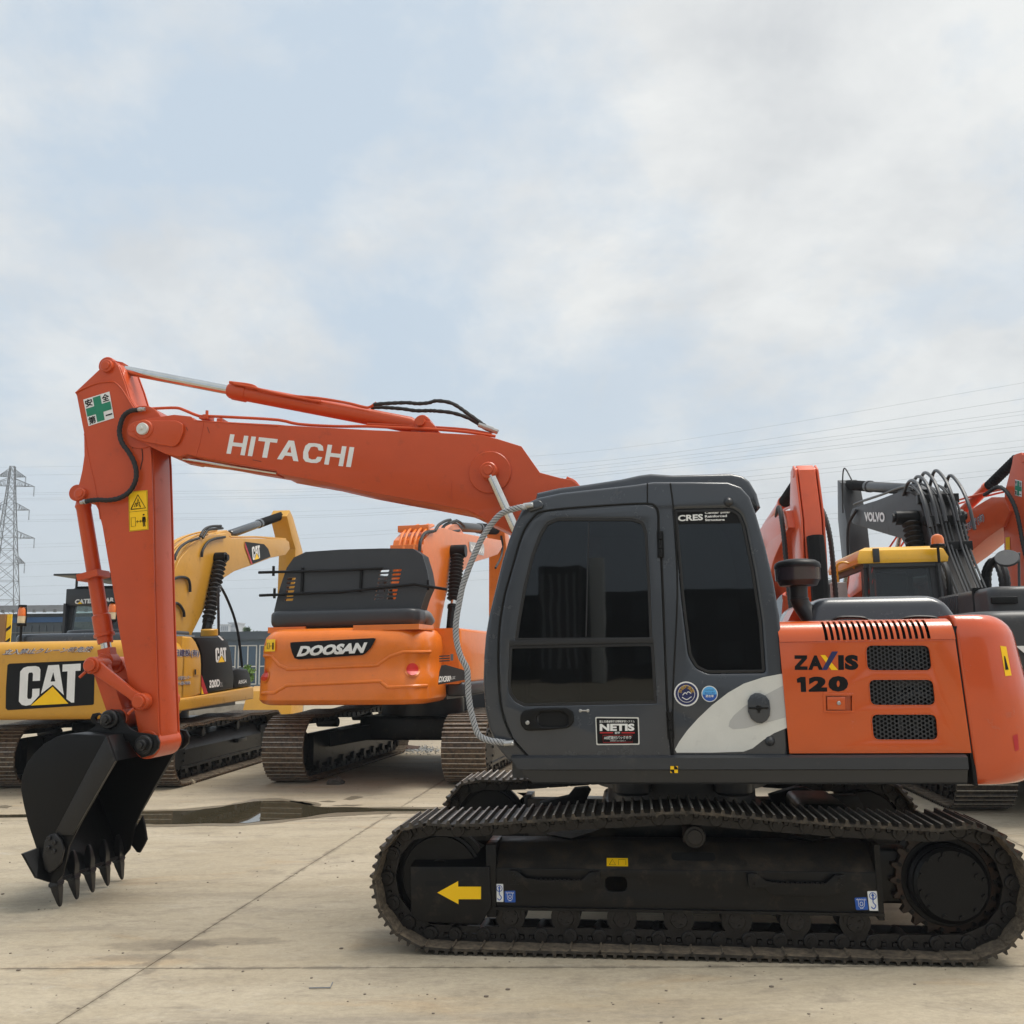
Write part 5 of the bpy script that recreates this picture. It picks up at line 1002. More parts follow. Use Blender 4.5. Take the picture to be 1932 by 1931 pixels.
# ================================================================ THE OTHER MACHINES (x forward, y left, z up)
def machine(c, h, label, group=None): f = heading(c, h); return f, empty('excavator', f.o, pi/2-RD(h), label, 'excavator', group)
def bg_tracks(root, gauge, length, wid, r, shoemat, step=None, pitch=.19, cap=None):
    hl = length/2-r; off = .028
    path = [(hl+cos(a)*r, r+off+sin(a)*r) for a in [RD(80-i*170/10) for i in range(11)]]
    path += [(hl-2*hl*i/8, off) for i in range(1, 8)]
    path += [(-hl+cos(a)*r, r+off+sin(a)*r) for a in [RD(-90-i*170/10) for i in range(11)]]
    path += [(-hl*.7, 2*r+.00), (-hl*.35, 2*r+.035), (0, 2*r-.005), (hl*.35, 2*r+.03), (hl*.7, 2*r)]
    path = path[::-1]
    for s in (-1, 1):
        yc = s*gauge/2; bm = NB(); sec = [(-.17, .20), (.20*1, .20), (.20, .46), (.10, .62), (-.17, .66)]
        A = [bm.verts.new((-hl+.25, yc+s*a, b)) for a, b in sec]; B = [bm.verts.new((hl-.2, yc+s*a, b)) for a, b in sec]; bridge(bm, A, B); bm.faces.new(A); bm.faces.new(B[::-1])
        box(bm, hl-.25, hl+.22, yc-.2, yc+.2, .24, .60, .02); box(bm, -hl+.2, hl-.2, *sorted((yc+s*.19, yc+s*.225)), .20, .235)
        fr = bobj('track_frame', bm, FRAMEB, root)
        lay_track(fr, path, yc, pitch, wid, shoemat, LINK, links=False, gh=.026, off=.06, lw=.10)
        bm = NB(); wheel(bm, (hl, yc, r+off), r-.09, .08, 26); bobj('idler', bm, BLACK, fr)
        plate('sprocket', sprocket_mesh((-hl, 0, r+off), r-.055, 0), yc-.03, yc+.03, SPROCK, fr, bev=.004)
        bm = NB(); cyl(bm, (-hl, yc-s*.1, r+off), (-hl, yc+s*.26, r+off), r*.62, 26, .02)
        for k in range(12): a = k*pi/6; cyl(bm, (-hl+cos(a)*r*.52, yc+s*.255, r+off+sin(a)*r*.52), (-hl+cos(a)*r*.52, yc+s*.275, r+off+sin(a)*r*.52), .018, 6)
        bobj('drive_housing', bm, BLACK, fr)
        for k in range(8):
            x = -hl+.42+k*(2*hl-.8)/7
            if k == 0: bm = NB(); rod(bm, (x, yc-.21, .19), (x, yc+.21, .19), [(0, .06), (.1, .06), (.11, .10), (.25, .10), (.26, .08), (.74, .08), (.75, .10), (.89, .10), (.9, .06), (1, .06)], 16); r0 = bobj('track_roller', bm, LINK, fr); xr = x
            else: c = dupo(r0, fr); c.location = (x-xr, 0, 0)
        for x in (-hl*.4, hl*.35): bm = NB(); cyl(bm, (x, yc-.16, 2*r-.14), (x, yc+.18, 2*r-.14), .07, 16, .01); bobj('carrier_roller', bm, LINK, fr)
        if step: bm = NB(); x = hl*.2; box(bm, x, x+.4, *sorted((yc+s*.2, yc+s*.27)), .40, .46, .006); bobj('foot_step', bm, FRAMEB, fr)
    bm = NB(); box(bm, -.75, .75, -.8, .8, .46, .82, .05)
    for a in (-1, 1):
        for b in (-1, 1): obox(bm, (a*.4, b*.5, .62), (a*1.15, b*(gauge/2-.1), .52), .3, .22)
    bobj('carbody', bm, FRAMEB, root); bm = NB(); cyl(bm, (0, 0, .78), (0, 0, 1.06), .66, 36); bobj('swing_ring', bm, GREYM, root)
def boxbeam(name, out, hw, mt, root, bev=.012): return plate(name, out, -hw, hw, mt, root, bev=bev)
def arc_out(pts, w0): return pts
def cylr(root, a, b, split, r, rr, mt, rodm=CHROME, sleeve=False, nm='hydraulic_cylinder'):
    a, b = Vector(a), Vector(b); bm = NB(); m_ = a.lerp(b, split); rod(bm, a, m_, [(0, r*.8), (.02, r), (.93, r), (.931, r*1.16), (.995, r*1.16), (1, r*.9)], 18); o = bobj(nm, bm, mt, root)
    bm = NB()
    if sleeve:
        n = 14; prof = []
        for i in range(n*2+1): prof.append((i/(n*2), rr*(1.75 if i % 2 else 1.45)))
        rod(bm, m_, b, prof, 14); bobj('rod_sleeve', bm, SLEEVE, o)
    else: cyl(bm, m_, b, rr, 14); bobj('cylinder_rod', bm, rodm, o)
    return o
def hosing(root, P, r=.02, mt=None, nm='hydraulic_hose', rib=0): bm = NB(); tube(bm, P, r, 7, 5, rib); return bobj(nm, bm, mt or RUBBER, root)
def xz(pts, y): return [(x, y, z) for x, z in pts]
def bellows(root, a, b, r):
    bm = NB(); n = 13; rod(bm, a, b, [(i/(2*n), r*(1.0 if i % 2 else .66)) for i in range(2*n+1)], 18); return bobj('rod_bellows', bm, RUBBER, root)
def offset_line(pts, d):
    P = [Vector(p) for p in pts]; O = []
    for i, p in enumerate(P): t = (P[min(i+1, len(P)-1)]-P[max(i-1, 0)]).normalized(); O.append((p.x-t.y*d, p.y+t.x*d))
    return O
def gooseneck(L_=5.7, foot=(.35, 1.75), tipp=(5.5, 4.2), apex=(2.5, 4.3), under=(2.9, 3.35)):
    """closed outline of a boom: foot, knee, nose"""
    up_ = [v[:2] for v in catmull([(foot[0]-.22, foot[1]+.05, 0), (foot[0]+.25, foot[1]+1.1, 0), (apex[0]-.85, apex[1]-.55, 0), (apex[0], apex[1], 0), (apex[0]+.8, apex[1]+.12, 0), (tipp[0]-.5, tipp[1]+.20, 0), (tipp[0]+.10, tipp[1]+.14, 0)], 5)]
    dn = [v[:2] for v in catmull([(tipp[0]+.17, tipp[1]-.10, 0), (tipp[0]-.1, tipp[1]-.17, 0), (tipp[0]-.9, tipp[1]-.42, 0), (under[0]+.7, under[1]+.12, 0), (under[0], under[1], 0), (foot[0]+1.1, foot[1]+.75, 0), (foot[0]+.2, foot[1]-.12, 0)], 5)]
    return up_+dn, up_

# ---------------------------------------------------------------- yellow machine at the left
CF, CR = machine((-5.88, 15.3), 5, 'mustard yellow excavator at the left edge, rear towards us behind the near machine\'s bucket')
bg_tracks(CR, 2.25, 4.45, .78, .40, SHOER, step=True)
HW = 1.47
cwy = body('counterweight', -1.9, -2.78, -HW, HW, rprof(.965, 1.985, .10, .17, 6), YELLOW, CR, r0=.02, r1=.26, bulge=.0, fx=0)
bm = NB(); box(bm, -1.9, .7, -1.2, 1.3, .98, 1.13); bobj('deck', bm, GREYM, CR); bm = NB(); box(bm, .7, 1.7, .4, 1.45, 1.0, 1.16); bobj('cab_floor', bm, GREYM, CR)
PXr = lambda fr, x, y, d=-2.783: CF.px(fr, x, y, d)
def onrear(nm, fr, pts, mt, par, d): return flat(nm, [CF.px(fr, a, b, d) for a, b in pts], mt, par)
def rndpts(pts, r): return pts
pl = [CF.px('B5', a, b, -2.783) for a, b in [(60, 672), (75, 660), (752, 632), (766, 642), (764, 700), (757, 985), (745, 993), (62, 1036), (45, 1020), (48, 860)]]; flat('logo_panel', pl, BLK, cwy)
def cat_logo(mapf, par, wmat=WHITE):
    """three condensed letters and a triangle in a unit box"""
    C1 = [(.0, .12), (.0, .88), (.05, .97), (.12, 1), (.25, 1), (.31, .97), (.335, .9), (.335, .62), (.215, .62), (.215, .80), (.20, .84), (.15, .84), (.135, .80), (.135, .22), (.15, .17), (.20, .17), (.215, .22), (.215, .42), (.335, .42), (.335, .25), (.20, .02), (.12, .0), (.05, .03)]
    flat('letter', [mapf(u, v) for u, v in C1], wmat, par)
    me = curve_mesh([[(.36, .28), (.46, 1), (.64, 1), (.74, .22), (.55, .50)], [(.51, .58), (.59, .58), (.55, .82)]], 0)
    flat('letter', [mapf(v.co.x, v.co.y) for v in me.vertices], wmat, par, polys=[tuple(p.vertices) for p in me.polygons])
    flat('letter', [mapf(u, v) for u, v in [(.70, 1), (1.0, 1), (1.0, .82), (.915, .82), (.915, .02), (.87, .02), (.785, .12), (.785, .82), (.70, .82)]], wmat, par)
    flat('logo_triangle', [mapf(u, v) for u, v in [(.20, .0), (.82, .0), (.55, .45)]], SIGNY, par)
def rear_uv(fr, bl, br, tl, d):
    a, b, c = (Vector(CF.px(fr, *q, d)) for q in (bl, br, tl)); return lambda u, v: tuple(a+(b-a)*u+(c-a)*v)
cat_logo(rear_uv('B5', (150, 1003), (640, 978), (165, 686), -2.786), cwy)
for nm_, mt_, o_ in (('lettering_edge', WHITE, .045), ('lettering', NAVY, .0)):
    a, b, c = (Vector(CF.px('B5', *q, -2.62)) for q in ((82, 592), (800, 566), (98, 546))); d_ = -2.784 if o_ > 0 else -2.795
    a.x = b.x = c.x = d_; text(nm_, '立入禁止クレーン時危険', a, b, c, mt_, cwy, bold=o_, shear=.25)
# side body, right-hand side
yl = -HW
def cside(fr, pts): return [(p[0], p[2]) for p in (CF.pt(fr, a, b, yl) for a, b in pts)]
zt_ = 2.07
seamc = cside('B7', [(262, 516), (298, 560), (325, 620), (345, 690), (351, 770), (350, 900), (350, 1058)])
side = plate('side_body', [(-2.0, 1.17)]+[(-2.0, seamc[0][1])]+seamc, yl, yl+.75, YELLOW, CR, bev=.03, res=3)
fcv = cside('B7', [(560, 512), (598, 560), (628, 650), (648, 830), (655, 900), (650, 1008)])
blk_ = plate('front_cover', [(p[0]+.012, p[1]) for p in seamc[::-1]]+fcv, yl-.004, yl+.75, BLACK, CR, bev=.03, res=3)
tbx = cside('B7', [(640, 835), (700, 812), (790, 820), (812, 870), (824, 930), (824, 984), (660, 1006), (652, 900)])
plate('tool_box', tbx, yl+.01, yl+.7, BLACK, CR, bev=.03)
sl4 = cside('B7', [(60, 1111), (400, 1057), (825, 986), (830, 1040), (826, 1100), (400, 1172), (60, 1232)]); z_l = sl4[0][1]
plate('side_sill', [(-2.3, z_l), (-2.3, sl4[-1][1])]+sl4[::-1], yl-.025, yl+.5, YELLOW, CR, bev=.02)
SY = yl-.0565+.05
def sside(s, fr, bl, br, tl, mt, par, lift=.0, **k):
    P = [CF.pt(fr, *q, yl-.006-lift) for q in (bl, br, tl)]; return text('lettering', s, *P, mt, par, **k)
def gl_(fr, pts, mt, nm, par, lift=0): return flat(nm, [CF.pt(fr, a, b, yl-.006-lift) for a, b in pts], mt, par)
sside('小田建設(有)', 'B7', (30, 712), (330, 712), (30, 628), WHITE, side, .0, bold=.06); sside('小田建設(有)', 'B7', (32, 710), (328, 710), (32, 630), NAVY, side, .002, bold=.02)
sside('建機の配送センター', 'B7', (90, 930), (252, 916), (90, 890), WHITE, side, .0, bold=.05); sside('建機の配送センター', 'B7', (92, 930), (250, 916), (92, 890), NAVY, side, .002)
sside('0554-28-9606', 'B7', (90, 978), (246, 966), (90, 940), WHITE, side, .0, bold=.05); sside('0554-28-9606', 'B7', (92, 977), (244, 965), (92, 941), NAVY, side, .002)
gl_('B7', [(349, 870), (412, 1052), (372, 1056), (350, 1000)], RED, 'red_stripe', side, .002); gl_('B7', [(350, 985), (372, 1056), (350, 1058)], SIGNY, 'yellow_stripe', side, .004)
gl_('B7', [(278, 818), (330, 814), (330, 878), (278, 882)], YELLOW, 'door_catch', side, .004); gl_('B7', [(284, 824), (300, 823), (300, 872), (284, 874)], GAP, 'catch_slot', side, .006)
P = [Vector(CF.pt('B7', *q, yl-.010)) for q in ((486, 760), (588, 752), (480, 622))]; cat_logo(lambda u, v: tuple(P[0]+(P[1]-P[0])*u+(P[2]-P[0])*v), blk_)
sside('320D', 'B7', (424, 1000), (524, 986), (424, 925), WHITE, blk_, .004, bold=.05); sside('2L', 'B7', (526, 986), (552, 982), (526, 945), SILVER2, blk_, .004)
sside('REGA', 'B7', (698, 962), (774, 950), (700, 928), WHITE, blk_, .004, bold=.02, shear=.2); gl_('B7', [(503, 508), (520, 506), (562, 548), (545, 552)], WHITE, 'white_stripe', blk_, .0)
# hood, cab, visor, beacons
hd = body('engine_hood', -.55, -2.35, -1.05, .78, rprof(1.95, 2.10, 0, .06, 5), GREY, CR, r0=.05, r1=.10); body('hood_step', -.6, -2.0, -.95, .35, rprof(2.09, 2.155, 0, .03, 3), GREYM, hd)
CPX = lambda d, x, y: CF.px('R7', x, y, d)
cabx = .0; zc0, zc1 = 1.15, 2.92
c0, c1_, c2_ = CF.px('R7', 398, 835, 0)[1], CF.px('R7', 770, 835, 0)[1], 0
yA, yB = max(c0, c1_), min(c0, c1_); yA, yB = min(yA, 1.42), max(yB, .38)
cabc = NB(); 
rings = [[(x, y, z) for x, y in ((0, yB), (1.75, yB), (1.75, yA), (0, yA))] for z in (zc0, 2.0)]+[[(x, y, z) for x, y in ((.02, yB+.03), (1.60, yB+.03), (1.60, yA-.03), (.02, yA-.03))] for z in (2.80,)]+[[(x, y, z) for x, y in ((.10, yB+.12), (1.4, yB+.12), (1.4, yA-.12), (.10, yA-.12))] for z in (2.90,)]
def hollow_cab(name, root, x0, x1, y0, y1, z0, z1, zw, mt, gm, taper=.03, roofm=None, bar=.09, roof_h=.16, rear_cut=.0):
    """posts, rails, roof and panes; open windows on four sides"""
    bm = NB(); box(bm, x0, x1, y0, y1, z0, zw, .03); lo = bobj(name, bm, mt, root)
    k = z1-roof_h; t = taper; co = [(x0, y0, x0+t, y0+t), (x1, y0, x1-t*4, y0+t), (x1, y1, x1-t*4, y1-t), (x0, y1, x0+t, y1-t)]
    for i, (a, b, c, d) in enumerate(co):
        sx = 1 if i in (0, 3) else -1; sy = 1 if i in (0, 1) else -1
        bm = NB(); obox(bm, (a+sx*bar/2, b+sy*bar/2, zw-.02), (c+sx*bar/2, d+sy*bar/2, k+.02), bar, bar, up_=Vector((0, 1, 0))); bobj('cab_post', bm, mt, lo)
    bm = NB(); loft(bm, [[(x0+t+j+0, y0+t+j, z), (x1-t*4-j, y0+t+j, z), (x1-t*4-j, y1-t-j, z), (x0+t+j, y1-t-j, z)] for z, j in ((k, -.01), (k+roof_h*.45, -.015), (k+roof_h*.8, .02), (z1, .09))]); bobj('cab_roof', bm, roofm or mt, lo)
    g = .015
    def pane(a, b, c, d, nm='window_pane'): flat(nm, [a, b, c, d], gm, lo)
    pane((x0+g, y0+bar*.6, zw), (x0+g, y1-bar*.6, zw), (x0+t+g, y1-bar*.6, k), (x0+t+g, y0+bar*.6, k), 'rear_window')
    pane((x1-g, y0+bar*.6, zw), (x1-g, y1-bar*.6, zw), (x1-t*4-g, y1-bar*.6, k), (x1-t*4-g, y0+bar*.6, k), 'windscreen')
    for y, yy in ((y0+g, y0+t+g), (y1-g, y1-t-g)): pane((x0+bar*.6, y, zw), (x1-bar*.6, y, zw), (x1-t*4-bar*.6, yy, k), (x0+t+bar*.6, yy, k), 'side_window')
    bm = NB(); box(bm, x0+.45, x0+.6, (y0+y1)/2-.2, (y0+y1)/2+.2, zw-.2, zw+.62, .05); box(bm, x0+.42, x0+.95, (y0+y1)/2-.22, (y0+y1)/2+.22, zw-.1, zw+.05, .04); bobj('operator_seat', bm, SEATM, lo)
    return lo
cabo = hollow_cab('cab', CR, 0, 1.75, yB, yA, 1.15, 2.95, 2.22, GREYM, GLASSL, roof_h=.30)
bm = NB()
for a, b in (((-.02, yB+.02, 2.12), (-.02, yB+.02, 2.66)), ((-.02, yA-.02, 2.12), (-.02, yA-.02, 2.66))): obox(bm, a, b, .12, .04, up_=Vector((0, 1, 0)))
box(bm, -.03, .03, yB, yA, 2.62, 2.9, .015); bobj('rear_frame', bm, GREYM, cabo)
P = [Vector(CF.px('B5', *q, -.034)) for q in ((602, 180), (920, 164), (606, 142))]; text('lettering', 'CATERPILLAR', P[0], P[1], P[2], WHITE, cabo, bold=.05)
P2_ = [CF.px('B5', *q, -.038) for q in ((624, 180), (664, 178), (644, 158))]; flat('logo_triangle', P2_, SIGNY, cabo)
bm = NB(); box(bm, -.25, 1.7, yB-.08, yA+.1, 3.10, 3.13, .005)
for y in (yB+.1, yA-.1):
    for x in (.1, 1.4): cyl(bm, (x, y, 2.9), (x, y, 3.11), .02, 8)
bobj('roof_visor', bm, GREYM, cabo)
def beacon(root, x, y, z0, z1, nm='beacon', split=True, r=.06):
    bm = NB(); cyl(bm, (x, y, z0), (x, y, z1), .018, 8); cyl(bm, (x, y, z1), (x, y, z1+.04), r*1.1, 16, .006); o = bobj(nm, bm, BLACK, root)
    h_ = .24 if split else .16; zm = z1+.04
    if split: bm = NB(); cyl(bm, (x, y, zm), (x, y, zm+.10), r*.92, 16, .006); bobj('clear_lens', bm, AMBW, o); zm += .10
    bm = NB(); rod(bm, (x, y, zm), (x, y, zm+.13), [(0, r*.95), (.6, r*.9), (.85, r*.7), (1, r*.3)], 16); bobj('amber_lens', bm, AMBER, o)
    if split: bm = NB(); cyl(bm, (x, y, zm+.125), (x, y, zm+.15), r*.9, 16, .005); tube(bm, [(x+.0, y-r, z1), (x, y-r*1.15, zm), (x, y-r*.8, zm+.15)], .008, 5, 1); tube(bm, [(x+.0, y+r, z1), (x, y+r*1.15, zm), (x, y+r*.8, zm+.15)], .008, 5, 1); bobj('beacon_guard', bm, BLACK, o)
    return o
y1_ = CF.px('R7', 127, 915, -2.4)[1]; beacon(CR, -2.4, y1_, 1.98, CF.px('R7', 127, 815, -2.4)[2]); y2_ = CF.px('R7', 703, 760, -2.0)[1]; beacon(CR, -2.0, y2_, 1.98, CF.px('R7', 703, 790, -2.0)[2])
# boom, arm and piping
up_c = CF.S('R7', [(1090, 960), (1078, 860), (1075, 600), (1090, 480), (1130, 390), (1190, 320), (1260, 275), (1340, 248), (1420, 232), (1450, 262), (1600, 264), (1790, 268), (1812, 285)], -.25)
dn_c = CF.S('R7', [(1818, 330), (1790, 368), (1700, 385), (1590, 428), (1470, 470), (1400, 515), (1340, 600), (1270, 730), (1200, 870), (1165, 960)], -.25)
cb = boxbeam('boom', up_c+dn_c, .25, YELLOW, CR); bup = [v[:2] for v in catmull([(a, b, 0) for a, b in up_c], 3)]
ca0, ca1 = CF.pt('R7', 1440, 238, 0), CF.pt('R7', 1765, 122, 0); cylr(CR, ca0, ca1, .55, .085, .055, GREY, sleeve=True, nm='arm_cylinder')
plate('cylinder_lug', CF.S('R7', [(1350, 262), (1375, 225), (1415, 212), (1440, 232), (1450, 270)], -.1), -.12, .12, YELLOW, cb)
kx, kz = ca1[0], ca1[2]
am = boxbeam('arm', [(kx+.45, 4.3), (kx+.15, 4.55), (kx-.22, kz-.05), (kx-.02, kz+.12), (kx+.22, kz-.0), (kx+1.0, 4.3), (kx+1.05, 3.7), (kx+.75, .95), (kx+.45, .95), (kx+.4, 2.4)], .20, YELLOW, CR)
bm = NB(); box(bm, kx+.5, kx+.9, -.20, .20, 1.0, 4.0, .02); bobj('arm_box', bm, YELLOW, am)
bkt = plate('bucket', [(5.9, 1.05), (6.3, 1.15), (6.5, .8), (6.35, .35), (5.9, .06), (5.45, .10), (5.6, .6)], -.55, .55, YELLOW, CR, bev=.02)
for k in range(5): bm = NB(); obox(bm, (5.55, -.5+k*.25, .14), (5.25, -.5+k*.25, .02), .08, .05); bobj('bucket_tooth', bm, BLACK, bkt)
cylr(CR, (kx+1.2, 0, 4.0), (kx+1.0, 0, 1.9), .6, .08, .045, YELLOW, nm='bucket_cylinder')
for s in (-1, 1):
    q_ = CF.pt('R7', 1385, 385, -.36); X_, Z_ = q_[0], q_[2]; bc = cylr(CR, (1.15, s*.36, 1.6), (X_, s*.36, Z_), .42, .085, .05, BLACK, nm='boom_cylinder'); bellows(bc, (1.15+(X_-1.15)*.42, s*.36, 1.6+(Z_-1.6)*.42), (X_-.03, s*.36, Z_-.08), .12)
    bm = NB(); cyl(bm, (X_, s*.25, Z_), (X_, s*.46, Z_), .10, 18, .01); cyl(bm, (X_, s*.46, Z_), (X_, s*.50, Z_), .06, 8); bobj('cylinder_pin', bm, BLACK, bc)
for k in range(5):
    y = -.22+k*.085; o_ = offset_line(bup[4+k % 2:22+(k*2) % 5:2], .05+.02*(k % 2)); hosing(CR, xz(o_, y), .018, YELLOW, 'hydraulic_tube')
for P_h in ([(1095, 400), (1100, 370), (1130, 320), (1180, 285), (1250, 262)], [(1265, 380), (1270, 340), (1300, 290), (1350, 265), (1410, 255)], [(1255, 252), (1280, 210), (1320, 190), (1385, 186)], [(1270, 262), (1300, 215), (1345, 205), (1395, 200)], [(1070, 545), (1090, 518), (1130, 506), (1175, 515), (1190, 550), (1192, 600)], [(1080, 690), (1100, 670), (1125, 680), (1150, 720), (1155, 755)]):
    hosing(CR, [CF.pt('R7', a, b, -.28) for a, b in P_h], .024)
hosing(CR, [CF.pt('R7', a, b, -.2) for a, b in [(1440, 254), (1500, 256), (1600, 255), (1700, 262), (1790, 268)]], .02, YELLOW, 'hydraulic_tube')
P = [Vector(CF.pt('R7', *q, -.265)) for q in ((1583, 426), (1696, 380), (1535, 285))]
dec = [CF.pt('R7', a, b, -.262) for a, b in [(1535, 285), (1655, 300), (1682, 330), (1697, 378), (1583, 424)]]; flat('boom_decal', dec, BLK, cb); flat('decal_stripe', [CF.pt('R7', a, b, -.264) for a, b in [(1535, 285), (1537, 320), (1575, 426), (1584, 424)]], RED, cb)
P = [Vector(CF.pt('R7', *q, -.266)) for q in ((1585, 402), (1634, 388), (1578, 318))]; cat_logo(lambda u, v: tuple(P[0]+(P[1]-P[0])*u+(P[2]-P[0])*v), cb)
# mirror stays at the front right
hosing(CR, [CF.pt('B7', a, b, -1.2) for a, b in [(512, 500), (508, 100), (520, 50), (545, 70), (600, 180), (660, 340), (700, 520), (732, 800)]], .022, PLASTIC, 'handrail')
bm = NB(); cyl(bm, CF.pt('B7', 425, 510, -1.1), CF.pt('B7', 425, 445, -1.1), .13, 16, .01); bobj('fuel_filler', bm, YELLOW, CR)

# ---------------------------------------------------------------- orange machine in the middle
DF, DR = machine((-1.74, 15.5), 11, 'bright orange excavator with its charcoal engine hood raised, rear towards us in the middle')
bg_tracks(DR, 2.55, 4.95, .60, .44, SHOER, step=True, pitch=.20)
for o in DR.children: o.location.y -= .27
DW = 1.20
dcw = body('counterweight', -2.0, -3.06, -DW, DW, [(1.10, .10), (1.12, .04), (1.17, .0), (1.47, .01), (1.53, .045), (1.70, .05), (1.80, .03), (1.90, .04), (1.99, .06), (2.06, .12), (2.10, .20)], BRIGHT, DR, r0=.03, r1=.34, bulge=.08)
dct = BVHTree.FromPolygons([v.co[:] for v in dcw.data.vertices], [tuple(p.vertices) for p in dcw.data.polygons])
def dwrap(nm, fr, corners, mt, par, lift, nx=16, nz=8, uvmesh=None):
    o = DF.o; vs = []; pts_ = uvmesh[0] if uvmesh else [(i/nx, j/nz) for j in range(nz+1) for i in range(nx+1)]; cs = [Vector(c) for c in corners]
    org = Vector(((CAM-o).dot(DF.ax), (CAM-o).dot(DF.ay), CAM.z))
    for u, v in pts_:
        a = cs[0].lerp(cs[1], u).lerp(cs[3].lerp(cs[2], u), v); r = ray(fr, a.x, a.y); d = Vector((r.dot(DF.ax), r.dot(DF.ay), r.z)).normalized(); h, n_, _, _ = dct.ray_cast(org, d); vs.append(h-d*lift if h is not None else None)
    fs = uvmesh[1] if uvmesh else [(j*(nx+1)+i, j*(nx+1)+i+1, (j+1)*(nx+1)+i+1, (j+1)*(nx+1)+i) for j in range(nz) for i in range(nx)]
    mp_ = {}; out = []
    for k, v in enumerate(vs):
        if v is not None: mp_[k] = len(out); out.append(v)
    fs = [tuple(mp_[k] for k in f) for f in fs if all(k in mp_ for k in f)]
    if fs: return flat(nm, out, mt, par, polys=fs)
def tgrid(poly_, nx=24, nz=6):
    """unit-box polygon as a mesh fine enough to follow a curved body"""
    bm = NB(); vs = [bm.verts.new((x, y, 0)) for x, y in poly_]; bm.faces.new(vs)
    for i in range(1, nx): bmesh.ops.bisect_plane(bm, geom=bm.verts[:]+bm.edges[:]+bm.faces[:], plane_co=(i/nx, 0, 0), plane_no=(1, 0, 0))
    for i in range(1, nz): bmesh.ops.bisect_plane(bm, geom=bm.verts[:]+bm.edges[:]+bm.faces[:], plane_co=(0, i/nz, 0), plane_no=(0, 1, 0))
    bmesh.ops.triangulate(bm, faces=bm.faces[:]); bm.verts.index_update(); r = ([(v.co.x, v.co.y) for v in bm.verts], [tuple(v.index for v in f.verts) for f in bm.faces]); bm.free(); return r
dwrap('name_panel', 'R8', [(318, 1026), (856, 998), (856, 888), (318, 916)], BLK, dcw, .03, uvmesh=tgrid([(.0, .80), (.0, .98), (.03, 1), (.97, 1), (1, .95), (.94, .45), (.88, .16), (.84, .06), (.10, .0), (.05, .08), (.02, .4)]))
text('t', 'DOOSAN', (0, 0, 0), (1, 0, 0), (0, 1, 0), WHITE, None, bold=.06, shear=.2); k_ = TXT[('DOOSAN', .06, 1., .2)]
t_ = bpy.data.objects[-1]
for o in [o for o in COL.objects if o.name.startswith('t') and o.parent is None and o.type == 'MESH' and o.name.split('.')[0] == 't']: bpy.data.objects.remove(o)
dwrap('lettering', 'R8', [(357, 1006), (790, 982), (802, 915), (368, 940)], WHITE, dcw, .045, uvmesh=k_)
dwrap('warning_sticker', 'R8', [(112, 976), (222, 972), (224, 896), (114, 900)], SIGNY, dcw, .03, 10, 4)
def dline(pts, w_=.02, nm='sticker_symbol', mt=None, q=[(112, 976), (222, 972), (224, 896), (114, 900)]):
    for a, b in zip(pts, pts[1:]):
        a, b = Vector(a), Vector(b); n_ = Vector((-(b-a).y, (b-a).x)).normalized()*w_; dwrap(nm, 'R8', q, mt or BLK, dcw, .04, uvmesh=([tuple(a-n_), tuple(b-n_), tuple(b+n_), tuple(a+n_)], [(0, 1, 2, 3)]))
dline([(.08, .18), (.26, .82), (.44, .18), (.08, .18)], .02); dline([(.55, .22), (.66, .22), (.66, .7), (.55, .7), (.55, .22)], .012); dline([(.70, .45), (.80, .45)], .02); dline([(.87, .15), (.87, .72)], .04)
DISC = tgrid([(.5+cos(i*pi/12)*.5, .5+sin(i*pi/12)*.5) for i in range(24)], 6, 6)
for c, r_x, r_y in (((152, 1120), 25, 38), ((1084, 1084), 38, 38)):
    q_ = [(c[0]-r_x, c[1]+r_y), (c[0]+r_x, c[1]+r_y), (c[0]+r_x, c[1]-r_y), (c[0]-r_x, c[1]-r_y)]
    dwrap('lamp_rim', 'R8', [(c[0]+(a-c[0])*1.3, c[1]+(b-c[1])*1.3) for a, b in q_], BRIGHT, dcw, .018, uvmesh=DISC); dwrap('red_lamp', 'R8', q_, LAMPR, dcw, .030, uvmesh=DISC)
# pressed relief lines on the casting
for pts_ in ([(96, 1000), (200, 1000), (250, 1060), (310, 1085), (860, 1060), (950, 1000), (1030, 975), (1235, 975)], [(92, 1240), (220, 1232), (300, 1186), (880, 1160), (930, 1198), (1235, 1185)]):
    P = []
    for a, b in zip(pts_, pts_[1:]):
        for i in range(5): P.append((a[0]+(b[0]-a[0])*i/5, a[1]+(b[1]-a[1])*i/5))
    org = Vector(((CAM-DF.o).dot(DF.ax), (CAM-DF.o).dot(DF.ay), CAM.z)); out = []
    for a, b in P:
        r = ray('R8', a, b); d = Vector((r.dot(DF.ax), r.dot(DF.ay), r.z)).normalized(); h = dct.ray_cast(org, d)[0]
        if h is not None: out.append(h+d*.012)
    if len(out) > 3: bm = NB(); tube(bm, out, .026, 10, 2); bobj('casting_ridge', bm, BRIGHT, dcw)
bm = NB(); ey = DF.px('R8', 432, 820, -2.5); tube(bm, [(ey[0], ey[1]+cos(a)*.05, 2.14+sin(a)*.075+.03) for a in [i*pi/6-pi/2 for i in range(13)]], .022, 8, 1); bobj('lifting_eye', bm, BRIGHT, dcw)
